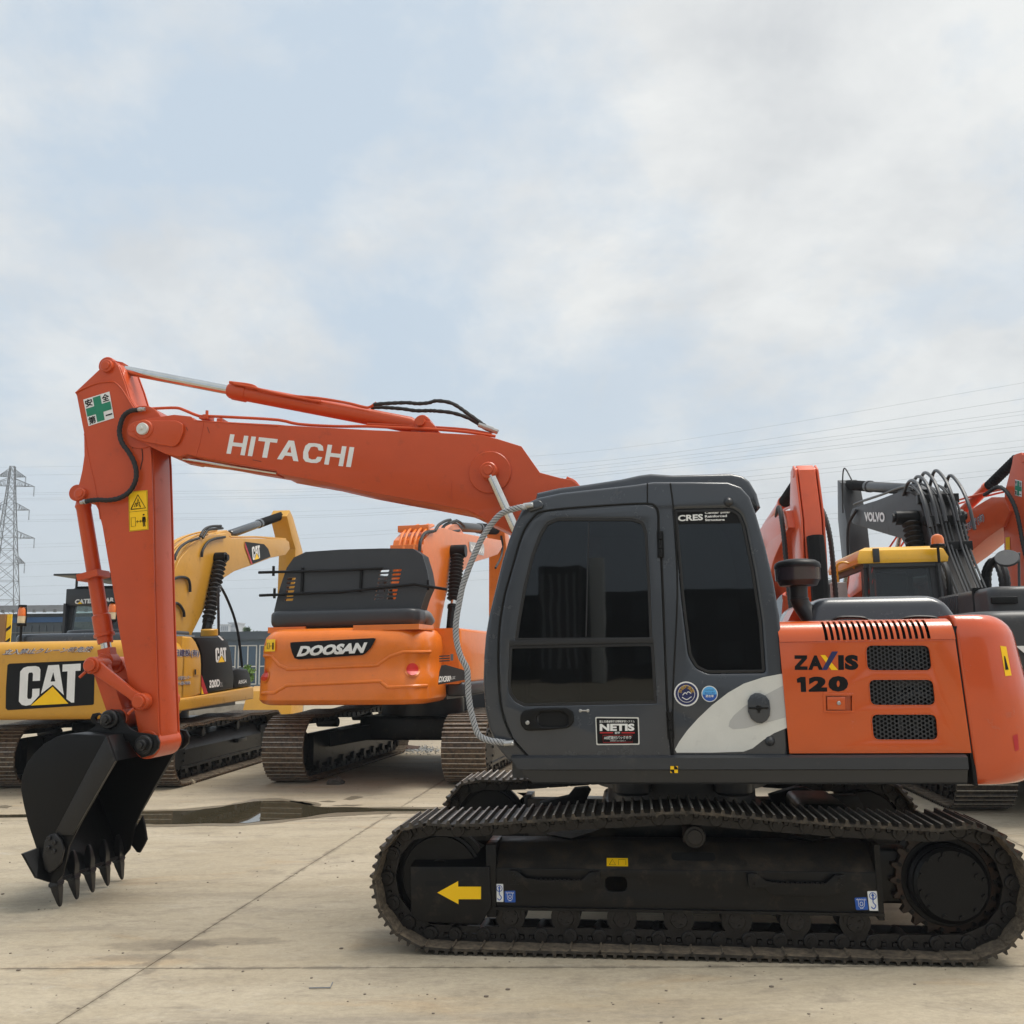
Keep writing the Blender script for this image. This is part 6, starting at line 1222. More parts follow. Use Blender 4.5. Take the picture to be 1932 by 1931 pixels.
# raised hood: an upright shell with louvres, seen against the sky
dq = lambda x, y, d=-2.45: DF.px('R8', x, y, d)
def dhood(pts): return [(q_[1], q_[2]) for q_ in (dq(a, b) for a, b in pts)]
ho = dhood([(232, 832), (222, 800), (222, 715), (240, 640), (262, 560), (300, 450), (345, 385), (420, 350), (640, 335), (900, 328), (1090, 330), (1150, 370), (1180, 470), (1195, 560), (1160, 640), (1130, 740), (1060, 800), (900, 828)])
def slot(x, y, w_, h_=20, sk_=6): return rnd(dhood([(x, y+h_/2), (x+sk_, y-h_/2), (x+w_+sk_, y-h_/2-2), (x+w_, y+h_/2-2)]), .012, 2)
hl = []
for k in range(6): hl.append(slot(300-k*3, 560+k*26-40, 52, 15))
for k in range(8): hl.append(slot(880-k*5, 470+k*25, 58, 15)); hl.append(slot(958-k*5, 466+k*25, 58, 15))
me = curve_mesh([ho]+hl, .05, .0)
bm = NB(); bm.from_mesh(me)
for v in bm.verts: x, z, y = v.co; v.co = (-2.45-y, x, z)
rh = bobj('raised_hood', bm, GREYM, DR)
# rim of the shell: folded edges running forward
hv = ho; bm = NB()
A = [bm.verts.new((-2.45, a, b)) for a, b in hv]; B = [bm.verts.new((-2.18, a+(.0), b)) for a, b in hv]
for i in range(len(hv)):
    j = (i+1) % len(hv)
    bm.faces.new((A[i], A[j], B[j], B[i]))
bmesh.ops.solidify(bm, geom=bm.faces[:], thickness=.012); bobj('hood_rim', bm, GREYM, rh)
low = [dq(a, b, -2.49) for a, b in [(225, 735), (320, 752), (640, 760), (960, 740), (1060, 700), (1135, 690)]]
bl0 = body('hood_belly', -2.30, -2.72, min(v[0] for v in ho)+.10, max(v[0] for v in ho)-.02, rprof(dq(500, 832)[2], dq(500, 720)[2], .10, .06, 4), GREYM, DR, r0=.05, r1=.15)
for x in (396, 764):
    a, b = dq(x, 448, -2.49), dq(x-6, 600, -2.49); bm = NB(); obox(bm, a, b, .035, .03, up_=Vector((0, 1, 0))); bobj('hood_strut', bm, BLACK, rh)
for P in ([(125, 622), (640, 600), (1060, 556), (1100, 552), (1300, 584)], [(120, 478), (560, 466), (900, 452)]):
    bm = NB(); tube(bm, [dq(a, b, -2.58) for a, b in P], .020, 8, 1); bobj('handrail', bm, BLACK, rh)
bm = NB()
for a, b in ((212, 500), (218, 640), (1180, 590)): p = Vector(dq(a, b, -2.56)); cyl(bm, p, p+Vector((0, 0, .14)), .02, 8)
bobj('rail_joint', bm, BLACK, rh)
bm = NB(); tube(bm, [dq(1120, 800, -2.3), dq(1130, 760, -2.3), dq(1165, 752, -2.2), dq(1190, 790, -2.1)], .085, 14, 4); bobj('exhaust_pipe', bm, GALV, DR)
bm = NB(); box(bm, -3.0, -2.3, -1.1, -.2, 2.06, 2.13); bobj('hood_hinge_plate', bm, BRIGHT, DR); bm = NB(); box(bm, -2.7, -1.8, .6, 1.15, 2.06, 2.14); bobj('hood_hinge_plate', bm, BRIGHT, DR)
db = plate('side_body', [(-2.05, 1.33), (.7, 1.33), (.7, 2.1), (-2.05, 2.1)], -1.42, -.7, BRIGHT, DR, bev=.05)
plate('side_body', [(-2.05, 1.3), (.5, 1.3), (.5, 2.1), (-2.05, 2.1)], .5, 1.42, BRIGHT, DR, bev=.05)
bm = NB(); box(bm, -2.0, 2.0, -1.2, 1.3, 1.12, 1.3); bobj('deck', bm, GREYM, DR)
bm = NB(); box(bm, -2.02, 2.1, -1.46, -1.2, 1.16, 1.35, .04); bobj('side_sill', bm, GREYM, DR); bm = NB(); box(bm, .7, 1.9, -1.42, -.75, 1.35, 1.9, .05); bobj('tool_box', bm, GREYM, DR)
def dsd(nm, fr, pts, mt, par, lift=.004): return flat(nm, [DF.pt(fr, a, b, -1.421-lift) for a, b in pts], mt, par)
dsd('model_panel', 'R8', [(1245, 1180), (1252, 1100), (1265, 1060), (1290, 1056), (1412, 1092), (1414, 1150), (1245, 1182)], BLK, db)
P = [DF.pt('R8', *q, -1.429) for q in ((1247, 1168), (1322, 1160), (1250, 1130))]; text('lettering', 'DX300', P[0], P[1], P[2], WHITE, db, bold=.03, shear=.2); P = [DF.pt('R8', *q, -1.429) for q in ((1324, 1150), (1352, 1146), (1324, 1132))]; text('lettering', 'LC-3C', P[0], P[1], P[2], WHITE, db)
for k in range(3): dsd('vent_slot', 'R8', [(1252, 1000+k*15), (1318, 996+k*15), (1318, 1004+k*15), (1252, 1008+k*15)], GAP, db)
dsd('door_catch', 'R8', [(1322, 990), (1340, 989), (1340, 1030), (1322, 1031)], GREYM, db)
hollow_cab('cab', DR, .2, 1.95, .45, 1.42, 1.3, 3.1, 2.1, GREYM, GLASS)
up_d = DF.S('R8', [(1190, 860), (1175, 790), (1152, 560), (1142, 400), (1160, 270), (1205, 215), (1280, 198), (1380, 228), (1500, 250), (1640, 276)], -.27)
dn_d = DF.S('R8', [(1648, 318), (1620, 365), (1560, 386), (1480, 410), (1400, 468), (1332, 500), (1292, 640), (1262, 790), (1250, 860)], -.27)
dbm = boxbeam('boom', up_d+dn_d, .27, BRIGHT, DR); bup = [v[:2] for v in catmull([(a, b, 0) for a, b in up_d], 3)]
da0, da1 = DF.pt('R8', 1350, 190, 0), DF.pt('R8', 1612, 210, 0); cylr(DR, da0, da1, .55, .10, .07, GREYM, sleeve=True, nm='arm_cylinder'); plate('cylinder_lug', DF.S('R8', [(1270, 225), (1320, 180), (1355, 175), (1400, 245)], -.1), -.14, .14, BRIGHT, dbm)
kx, kz = da1[0], da1[2]
da = boxbeam('arm', [(kx+.1, 4.2), (kx-.05, 4.5), (kx-.2, kz), (kx+.0, kz+.14), (kx+.25, kz), (kx+.7, 4.4), (kx+.65, 3.7), (kx+.35, .95), (kx+.05, .95), (kx+.0, 2.4)], .22, BRIGHT, DR)
plate('bucket', [(6.2, 1.05), (6.7, 1.15), (6.95, .8), (6.8, .35), (6.3, .06), (5.85, .10), (5.95, .6)], -.6, .6, BLACK, DR, bev=.02)
for s in (-1, 1):
    q_ = DF.pt('R8', 1370, 345, -.4); X_, Z_ = q_[0], q_[2]; bc = cylr(DR, (1.15, s*.4, 1.8), (X_, s*.4, Z_), .45, .09, .055, BLACK, nm='boom_cylinder'); bellows(bc, (1.15+(X_-1.15)*.5, s*.4, 1.8+(Z_-1.8)*.5), (X_-.05, s*.4, Z_-.08), .13); bm = NB(); cyl(bm, (X_, s*.27, Z_), (X_, s*.55, Z_), .12, 18, .01); bobj('cylinder_pin', bm, BLACK, bc)
for k in range(5): hosing(DR, xz(offset_line(bup[2:17+(k % 3):2], .06+.02*(k % 2)), -.24+k*.09), .024, BRIGHT, 'hydraulic_tube')
for k, P_h in enumerate(([(1128, 345), (1135, 280), (1165, 230), (1220, 218)], [(1225, 218), (1250, 180), (1290, 155), (1322, 148)], [(1265, 215), (1290, 180), (1340, 158), (1365, 155)], [(1290, 320), (1292, 270), (1325, 228), (1378, 215)], [(1360, 152), (1385, 165), (1410, 190)], [(1640, 250), (1648, 310), (1640, 380), (1605, 450)])):
    hosing(DR, [DF.pt('R8', a, b, -.29+.03*k) for a, b in P_h], .028)
for x, z in (bup[6], bup[10], bup[14]): bm = NB(); box(bm, x-.06, x+.04, -.28, .26, z+.02, z+.13, .005); bobj('tube_clamp', bm, BRIGHT, dbm)
P = [Vector(DF.pt('R8', *q, -.283)) for q in ((1445, 362), (1532, 372), (1440, 284))]; pn = [DF.pt('R8', a, b, -.280) for a, b in [(1440, 284), (1530, 298), (1536, 330), (1532, 372), (1452, 352), (1443, 335)]]; flat('name_panel', pn, SILVER2, dbm)
P = [DF.pt('R8', *q, -.284) for q in ((1450, 342), (1530, 360), (1450, 302))]; text('lettering', 'DOOSAN', P[0], P[1], P[2], WHITE, dbm, bold=.06)

# ---------------------------------------------------------------- dark grey machine at the right
VF, VR = machine((6.25, 12.1), 6.5, 'dark grey excavator with a yellow cab roof and amber beacon, behind the near machine\'s engine')
bg_tracks(VR, 2.3, 4.4, .6, .40, SHOE, step=True)
vcw = body('counterweight', -1.9, -2.85, -1.42, 1.42, rprof(1.02, 2.06, .10, .12, 5), VGREY, VR, r0=.03, r1=.30, bulge=.06)
P = [Vector(VF.px('R2', *q, -2.93)) for q in ((1723, 1185), (1723, 1185), (1723, 1118))]; vy = P[0][1]; vz0, vz1 = P[0][2], P[2][2]
vlet = 1.25; 
text('lettering', 'VOLVO', (-2.915, vy, vz0), (-2.915, vy-vlet, vz0), (-2.915, vy, vz1), WHITE, vcw, bold=.05)
for z in (1.38, 1.28): bm = NB(); box(bm, -2.925, -2.90, -1.0, 1.0, z, z+.03, .004); bobj('reflective_strip', bm, SILVER2, vcw)
vh = body('engine_hood', -.7, -2.45, -1.3, 1.05, rprof(2.0, 2.33, .0, .08, 4), VGREY, VR, r0=.05, r1=.12)
for k in range(9): bm = NB(); x = -1.0-k*.06; box(bm, x, x+.03, 1.02, 1.062, 2.05, 2.30, .008); bobj('hood_rib', bm, GREYM, vh)
bm = NB(); box(bm, -2.0, -1.96, -1.29, 1.055, 2.02, 2.345); bobj('hood_joint', bm, GAP, vh)
bm = NB(); p = VF.px('B1', 1790, 1110, -2.47); box(bm, -2.49, -2.45, p[1]-.13, p[1]+.13, p[2]-.03, p[2]+.04, .006); bobj('hood_latch', bm, BLACK, vh)
plate('side_body', [(-1.9, 1.1), (.0, 1.1), (.0, 2.05), (-1.9, 2.05)], .5, 1.42, VGREY, VR, bev=.04); plate('side_body', [(-1.9, 1.1), (1.4, 1.1), (1.2, 2.05), (-1.9, 2.05)], -1.42, -.5, VGREY, VR, bev=.04)
bm = NB(); box(bm, -2, 1.9, -1.2, 1.3, 1.02, 1.12); bobj('deck', bm, GREYM, VR)
va = VF.px('B1', 795, 1000, -.05)[1]; vb = VF.px('B1', 1365, 1000, -.05)[1]; vzr = VF.px('B1', 1100, 720, -.05)[2]; vz = VF.px('B1', 1100, 845, -.05)[2]
vcab = hollow_cab('cab', VR, -.05, 1.75, vb, va+.02, 1.12, vzr-.03, 2.12, VGREY, GLASSM, roofm=VGREY, roof_h=.26, bar=.13)
bm = NB(); rp_ = []
for z, j in ((vz+.01, -.05), (vz+.07, -.06), (vzr-.05, -.02), (vzr, .08)): rp_.append([(-.05+j, vb+j, z), (.9, vb+j, z+.02*0), (1.62-j, vb+j, z), (1.62-j, va-j+.02, z), (.9, va-j+.02, z), (-.05+j, va-j+.02, z)])
loft(bm, rp_); bobj('yellow_roof', bm, ROOFY, vcab)
sk_ = VF.px('B1', 880, 800, -.12); bm = NB(); box(bm, -.13, -.09, sk_[1]-.04, sk_[1]+.04, vz+.02, vz+.20, .006); bobj('roof_strap', bm, GREYM, vcab)
bm = NB(); 
for a, b in (((-.07, vb+.05, 2.14), (-.05, vb+.07, vz+.0)), ((-.07, va-.05, 2.14), (-.05, va-.07, vz+.0))): obox(bm, a, b, .13, .03, up_=Vector((0, 1, 0)))
obox(bm, (-.06, vb+.02, vz+.02), (-.06, va-.0, vz+.02), .04, .12); bobj('rear_frame', bm, VGREY, vcab)
p = VF.px('B1', 1330, 800, -.25); beacon(VR, -.22, p[1], vz-.02, vz+.18, split=False, r=.085)
bm = NB(); my = va+.22; box(bm, .4, .46, my-.11, my+.11, 2.15, 2.62, .02); mr = bobj('mirror', bm, SILVER2, VR); bm = NB(); tube(bm, [(.43, my, 2.6), (.43, my, 2.85), (.4, my-.12, 2.88), (.4, va, 2.8)], .015, 6, 3); bobj('mirror_arm', bm, ROOFY, mr)
for k in range(3):
    a = VF.px('B1', 830+k*8, 930-k*60+60, -.075); flat('red_chevron', [VF.px('B1', x, y, -.09) for x, y in ((822, 962-k*88+80), (858, 872-k*88+80), (852, 905-k*88+80), (826, 985-k*88+80))], LAMPR if False else RED, vcab) if k < 2 else None
# round mirror on the rear corner
p0 = Vector(VF.px('B1', 1812, 815, -2.35)); bm = NB(); d_ = Vector((-.6, .25, .55)).normalized(); cyl(bm, p0, p0+d_*.03, .118, 28, .006); rm = bobj('round_mirror', bm, GREYM, VR)
bm = NB(); tube(bm, [p0+Vector((.02, 0, 0)), p0+Vector((.02, -.12, .06)), Vector(VF.px('B1', 1895, 800, -2.3)), Vector(VF.px('B1', 1898, 1000, -2.3)), Vector(VF.px('B1', 1908, 1165, -2.3))], .014, 7, 2); bobj('mirror_post', bm, GREYM, rm)
# boom with its bundle of hoses
bpt = lambda pts, y=.26: [(q_[0], q_[2]) for q_ in (VF.pt('B1', a, b, y) for a, b in pts)]
up_v = bpt([(1430, 1180), (1365, 1010), (1295, 820), (1255, 680), (1222, 540), (1192, 430), (1155, 365), (1105, 332), (1060, 332), (1000, 348), (880, 395), (740, 438), (705, 455)])
dn_v = bpt([(690, 500), (705, 560), (760, 578), (960, 640), (1055, 668), (1085, 720), (1115, 850), (1165, 1010), (1235, 1180)])
VBOOM = mat('dark_sheen_paint', (.022, .018, .018), .5, coat=.06, spec=.35, dirt=(.06, .04, .035), dirt_amt=.1, dscale=2); vbm = boxbeam('boom', up_v+dn_v, .255, VBOOM, VR); bup = [v[:2] for v in catmull([(a, b, 0) for a, b in up_v], 3)]
seam_ = bpt([(965, 385), (970, 645)], .262)
text('lettering', 'VOLVO', VF.pt('B1', 795, 545, .262), VF.pt('B1', 940, 552, .262), VF.pt('B1', 792, 478, .262), WHITE, vbm, bold=.05)
va0, va1 = VF.pt('B1', 1110, 318, 0), VF.pt('B1', 680, 285, 0); cylr(VR, va0, va1, .62, .10, .06, VGREY, sleeve=True, nm='arm_cylinder'); plate('cylinder_lug', bpt([(960, 365), (1000, 285), (1050, 280), (1130, 320)]), -.13, .13, VGREY, vbm)
vx = va1[0]; va_ = boxbeam('arm', [(vx-.55, 3.9), (vx-.5, 4.3), (vx-.15, va1[2]+.02), (vx+.08, va1[2]+.12), (vx+.28, 4.5), (vx+.15, 3.6), (vx-.3, .95), (vx-.55, .95), (vx-.65, 2.4)], .20, VGREY, VR)
plate('bucket', [(5.7, 1.05), (6.2, 1.15), (6.45, .8), (6.3, .35), (5.8, .06), (5.35, .10), (5.45, .6)], -.55, .55, BLACK, VR, bev=.02)
for s in (-1, 1):
    q_ = VF.pt('B1', 1060, 520, .5); X_, Z_ = q_[0], q_[2]; yc_ = .38 if s > 0 else -.33; pe_ = .60 if s > 0 else -.40; bc = cylr(VR, (1.6, yc_, 1.7), (X_, yc_, Z_), .45, .09, .05, BLACK, nm='boom_cylinder'); bellows(bc, (1.6+(X_-1.6)*.45, yc_, 1.7+(Z_-1.7)*.45), (X_-.05, yc_, Z_-.08), .14 if s > 0 else .09); bm = NB(); cyl(bm, (X_, s*.26, Z_), (X_, pe_, Z_), .11, 18, .01); cyl(bm, (X_, pe_, Z_), (X_, pe_+s*.05, Z_), .07, 10, .01); bobj('cylinder_pin', bm, BLACK, bc)
for k in range(9):
    y = -.26+k*.065; hosing(VR, xz(offset_line(bup[1:20+(k*3) % 6:2], .05+.035*(k % 3)), y), .017, VGREY if k % 2 else GREYM, 'hydraulic_tube')
hosing(VR, xz(offset_line(bup[20::2], .10), .16), .022, GREYM, 'hydraulic_tube'); hosing(VR, xz(offset_line(bup[19::2], .07), .24), .02, VGREY, 'hydraulic_tube')
for k, (i, y) in enumerate(((17, .34), (18, .2), (19, .05), (19, -.12), (16, -.25))):
    x, z = bup[i]; hosing(VR, [(x-.75, y, z-.55), (x-.60, y, z-.15), (x-.25, y-.02, z+.20), (x+.20, y-.04, z+.30+.03*k), (x+.60, y-.06, z+.16)], .026, GREYM)
for i, y in ((5, .30), (4, -.42), (7, -.46)):
    x, z = bup[i]; hosing(VR, [(x-.5, y, 2.2), (x-.55, y, 2.7), (x-.3, y, 2.95), (x+.05, y, 2.8), (x+.15, y, 2.4)], .042, RUBBER, rib=.03)
for x, z in (bup[7], bup[11], bup[15]): bm = NB(); box(bm, x-.05, x+.05, -.30, .30, z+.02, z+.16, .005); bobj('tube_clamp', bm, BLACK, vbm)
bm = NB(); box(bm, .2, 1.2, -1.35, -.5, 2.1, 2.22); 
for k in range(10): box(bm, .2+k*.1, .23+k*.1, -1.35, -.5, 2.22, 2.26)
bobj('walkway_grating', bm, BLACK, VR)
hosing(VR, [(6.1, .26, 5.0), (6.5, .3, 5.35), (6.75, .3, 5.1), (6.9, .3, 4.5)], .014); hosing(VR, [(5.9, .28, 4.4), (6.4, .34, 4.1), (6.5, .34, 3.2), (6.1, .3, 2.6)], .03)

# ---------------------------------------------------------------- two red-orange machines facing us behind
def facing(c, h, label, armx=5.6, arm_top=4.4, bdz=.75, boomout=None, armout=None, cyl_=None, aw=1.):
    f, r = machine(c, h, label, 'red-orange excavators facing the camera'); bg_tracks(r, 2.3, 4.4, .6, .40, SHOE, step=True)
    body('counterweight', -1.7, -2.7, -1.38, 1.38, rprof(1.02, 2.0, .10, .12, 4), CORAL, r, r0=.03, r1=.35)
    for s in (-1, 1): plate('side_body', [(-1.75, 1.1), (.2 if s > 0 else 1.3, 1.1), (.2 if s > 0 else 1.1, 2.0), (-1.75, 2.0)], *sorted((s*.5, s*1.4)), CORAL, r, bev=.05)
    body('engine_hood', -.5, -2.2, -1.2, 1.2, rprof(1.98, 2.25, 0, .08, 3), GREYM, r, r0=.05, r1=.12)
    bm = NB(); box(bm, -2, 1.9, -1.2, 1.3, 1.0, 1.12); bobj('deck', bm, GREYM, r)
    hollow_cab('cab', r, .0, 1.75, .42, 1.4, 1.12, 2.9, 2.0, GREYM, GLASS)
    tz = arm_top; bout, bup = gooseneck(foot=(.4, 1.75), tipp=(armx-.28, tz-bdz), apex=(2.5, tz-bdz+.05), under=(2.9, tz-bdz-.75)); bout = boomout(f) if boomout else bout; b = boxbeam('boom', bout, .24, CORAL, r)
    ao = [(armx-.42, tz-.85), (armx-.38, tz-.45), (armx-.2, tz-.05), (armx-.03, tz), (armx+.10, tz-.08), (armx+.28, tz-.75), (armx+.24, tz-1.5), (armx-.1, .98), (armx-.35, .95), (armx-.38, 1.6)]
    ao = armout(f) if armout else ao; ao = [(armx+(x-armx)*aw, z) for x, z in ao]; a = boxbeam('arm', ao, .13*aw, CORAL, r)
    for s in (-1, 1): plate('arm_side_plate', ao, s*.165*aw-.012, s*.165*aw+.012, CORAL, a, bev=.004)
    bm = NB(); cyl(bm, (armx-.02, -.19*aw, tz-.10), (armx-.02, .19*aw, tz-.10), .07, 18, .01); bobj('arm_pin', bm, CORAL, a)
    ca_, cb_ = cyl_(f) if cyl_ else ((2.4, 0, tz-bdz+.25), (armx-.05, 0, tz-.1)); cylr(r, ca_, cb_, .52, .085, .052, CORAL, sleeve=True, nm='arm_cylinder')
    bc = cylr(r, (armx+.32, 0, tz-1.05), (armx+.20, 0, 1.5), .55, .075, .05, CORAL, nm='bucket_cylinder'); bm = NB(); tube(bm, [(armx+.30, 0, tz-1.0), (armx+.36, 0, tz-1.6), (armx+.30, 0, 1.6)], .11, 10, 4); bobj('rod_guard', bm, SLEEVE, bc)
    plate('bucket', [(armx-.35, 1.05), (armx+.15, 1.15), (armx+.4, .8), (armx+.3, .35), (armx-.2, .06), (armx-.65, .10), (armx-.55, .6)], -.5, .5, BLACK, r, bev=.02)
    for s in (-1, 1):
        hosing(r, [(armx-.9, s*.22, tz-.55), (armx-.45, s*.27, tz-.5), (armx-.15, s*.30, tz-.9), (armx-.05, s*.30, tz-1.6), (armx+.05, s*.28, tz-2.1), (armx+.25, s*.24, tz-2.2)], .032, RUBBER, rib=.025)
        cylr(r, (1.3, s*.36, 1.6), (2.6, s*.36, tz-1.05+.4), .55, .08, .045, CORAL, nm='boom_cylinder')
        hosing(r, xz(offset_line(bup[8:30], .05), s*.12), .018, CORAL, 'hydraulic_tube')
    return f, r, a, b
hA = 184; AF, AR, aA, aB = facing((4.28, 17.5), 184, 'red-orange excavator whose upright arm rises just right of the nearest cab', armx=5.15, arm_top=4.16, bdz=.72, aw=.86)
def b_boom(f): return [(.2, 1.85), (1.4, 3.3)]+f.S('B1', [(1455, 528), (1560, 455), (1640, 405), (1700, 372), (1790, 372), (1830, 470), (1786, 578), (1660, 668), (1520, 786)], -.24)+[(2.9, 2.9), (.7, 1.6)]
def b_arm(f):
    P = f.S('B1', [(1800, 1000), (1790, 600), (1793, 420), (1798, 330), (1822, 240), (1850, 130), (1856, 82), (1875, 66)], -.17); k = P[-1]
    return [(P[0][0]-.05, .95)]+P+[(k[0]+.12, k[1]+.0), (k[0]+.26, k[1]-.25), (k[0]+.30, k[1]-1.2), (k[0]+.25, .95)]
def b_cyl(f): a, b = f.pt('B1', 1470, 500, 0), f.pt('B1', 1885, 95, 0); return a, b
BF, BR, bA, bB = facing((7.15, 20.3), 166, 'red-orange excavator at the right edge with a green cross plate on its arm', armx=5.45, arm_top=4.85, boomout=b_boom, armout=b_arm, cyl_=b_cyl)
print('A arm top', 'B')
for (ff, a_, zt2) in ((BF, bA, 4.75),):
    s = -1; y = s*.185; x0 = 5.2-.22
    q0 = [Vector(BF.pt('B1', *q, y)) for q in ((1866, 358), (1916, 372), (1917, 258), (1868, 246))]
    flat('safety_plate', q0, WHITE, a_); U_ = lambda u, v: tuple(q0[0].lerp(q0[1], u).lerp(q0[3].lerp(q0[2], u), v)+Vector((0, s*.003, 0)))
    flat('green_cross', [U_(u, v) for u, v in [(.355, .04), (.645, .04), (.645, .34), (.97, .34), (.97, .64), (.645, .64), (.645, .96), (.355, .96), (.355, .64), (.03, .64), (.03, .34), (.355, .34)]], GREEN, a_)
    for ch, u0, v0 in (('安', .04, .68), ('全', .68, .68), ('第', .04, .03), ('一', .68, .12)): text('lettering', ch, U_(u0, v0), U_(u0+.28, v0), U_(u0, v0+(.28 if ch != '一' else .05)), BLK, a_, bold=.02, lift=(0, s*.003, 0))
    P = [Vector(BF.pt('B1', *q, -.246)) for q in ((1478, 655), (1652, 545), (1470, 590))]
    text('lettering_edge', '小田建設(有)', P[0], P[1], P[2], WHITE, bB, bold=.05); text('lettering', '小田建設(有)', *[p+Vector((0, -.004, 0)) for p in P], NAVY, bB, bold=.0)
    flat('warning_sticker', [BF.pt('B1', *q, y) for q in ((1803, 790), (1832, 786), (1830, 655), (1800, 660))], SIGNY, a_)

# ================================================================ THE PLACE AROUND
# low wall and shed at the left
def wpt(D, x, y): r = ray('D', x, y); return CAM+r*(D/r.y)
SH = empty('industrial_shed', (-20.4, 40, 0), RD(4), 'long slate grey corrugated shed with a blue eave stripe, far left', 'shed')
CLAD = mat('slate_cladding', (.075, .095, .115), .6, dirt=(.12, .12, .12), dirt_amt=.1, dscale=1.); BLUEP = mat('blue_eave', (.03, .10, .26), .5); ROOFM = mat('weathered_roof', (.16, .165, .17), .7, dirt=(.10, .09, .08), dirt_amt=.25, dscale=1.5)
zt = 3.92
bm = NB(); box(bm, -12, 3.6, 0, 9, 0, zt-.05); wl = bobj('wall', bm, CLAD, SH)
bm = NB(); x = -12
while x < 3.5: box(bm, x, x+.09, -.05, 0.01, .2, zt-.55); x += .3
bobj('cladding_ribs', bm, CLAD, wl, kind='stuff')
bm = NB(); box(bm, -12.1, 3.7, -.10, -.055, zt-.42, zt-.20); bobj('blue_eave', bm, BLUEP, SH); bm = NB(); box(bm, -12.1, 3.7, -.09, -.05, zt-.86, zt-.81); bobj('wall_rail', bm, ROOFM, SH)
bm = NB(); A = [(-12.3, -.5, zt), (4.0, -.5, zt), (4.0, 5, zt+.62), (-12.3, 5, zt+.62)]; vs = [bm.verts.new(v) for v in A]; bm.faces.new(vs); bmesh.ops.solidify(bm, geom=bm.faces[:], thickness=.08); rf = bobj('roof', bm, ROOFM, SH)
bm = NB(); x = -12.3
while x < 4.0: box(bm, x, x+.10, -.55, -.45, zt-.02, zt+.10); x += .42
bobj('roof_corrugation', bm, ROOFM, rf, kind='stuff')
TIMB = mat('ochre_post_paint', (.30, .15, .045), .7)
ps = Vector((-16.9+.3, 31, 0)); gp = ground('B5', 10, 520)
po = empty('striped_post', (wpt(32, 11, 1200).x, 32, 0), 0, 'ochre post with a yellow and black striped guard in front of the slate shed', 'post')
bm = NB(); box(bm, -.30, .0, -.1, .2, 0, 3.42); bobj('post', bm, TIMB, po)
for k in range(18):
    z = .1+k*.21; v = [(.025, -.05, z), (.175, -.05, z+.12), (.175, -.05, z+.23), (.025, -.05, z+.11)]
    if z+.37 < 3.42: flat('stripe', v, BLK if k % 2 else SIGNY, po)
bm = NB(); box(bm, .02, .18, -.045, .0, 0, 3.42); bobj('guard_board', bm, SIGNY, po)
lw_ = empty('concrete_kerb', (-14, 27.5, 0), RD(-3), 'weathered low concrete kerb wall in front of the shed at far left', 'wall')
CW = mat('weathered_concrete_wall', (.36, .33, .28), .85, dirt=(.18, .16, .13), dirt_amt=.4, dscale=1.5, bump=.4); bm = NB(); box(bm, -16, 8, 0, .3, 0, .55, .03); bobj('wall', bm, CW, lw_)
# office hut with blue glazing between the yellow and the orange machine
oh = empty('site_office', (wpt(44, 466, 1250).x, 44, 0), RD(0), 'low grey site office with blue tinted windows behind the yellow machine', 'hut')
OFW = mat('office_panel', (.13, .18, .24), .5); OGL = mat('blue_office_glass', (.03, .07, .12), .06, spec=.8, coat=.5); 
bm = NB(); box(bm, -2.6, 6.5, .02, 4, 0, 2.95); bobj('wall', bm, OFW, oh)
bm = NB(); box(bm, -2.75, 6.65, -.25, 4.1, 2.95, 3.12); box(bm, -2.75, 6.65, -.27, -.2, 2.75, 3.0); bobj('roof', bm, CLAD, oh)
for k in range(9):
    x = -2.35+k*.98; bm = NB(); box(bm, x, x+.82, -.01, .01, .75, 2.45); w_ = bobj('window', bm, OGL, oh); bm = NB()
    for a in (x-.03, x+.40, x+.80): box(bm, a, a+.05, -.04, .0, .7, 2.5)
    for z in (.7, 1.5, 2.45): box(bm, x-.03, x+.85, -.042, .0, z, z+.05)
    bobj('window_frame', bm, SILVER, w_)
# far office tower
FAR = mat('pale_far_building', (.42, .44, .47), .8); FGL = mat('far_window_glass', (.16, .19, .24), .4)
def block(name, D, x0, x1, ytop, label, nx, nf, dep=14, col=FAR, cat='building', rz=0., z0=0):
    a, b = wpt(D, x0, ytop), wpt(D, x1, ytop); W_ = (b-a).x; H_ = a.z; e = empty(name, ((a.x+b.x)/2, D, 0), rz, label, cat)
    bm = NB(); box(bm, -W_/2, W_/2, 0, dep, z0, H_); bobj('wall', bm, col, e)
    fh = H_/nf; ww = W_/nx
    bm = NB(); box(bm, -ww*.3, ww*.3, -.12, -.04, -fh*.28, fh*.28); wo_ = None
    for j in range(nf):
        for i in range(nx):
            pos = (-W_/2+ww*(i+.5), 0, fh*(j+.55))
            if wo_ is None: wo_ = bobj('window', bm, FGL, e); wo_.location = pos
            else: c = dupo(wo_, e); c.location = pos
    bm = NB(); box(bm, -W_/2-.3, W_/2+.3, -.3, dep+.3, H_, H_+.5); bobj('roof', bm, col, e); return e
block('apartment_block', 420, 416, 431, 1180, 'pale low wing of the far apartment block, left of its taller part', 4, 6); block('apartment_block', 424, 431.2, 445, 1176, 'pale taller far apartment block above the site office', 6, 8)
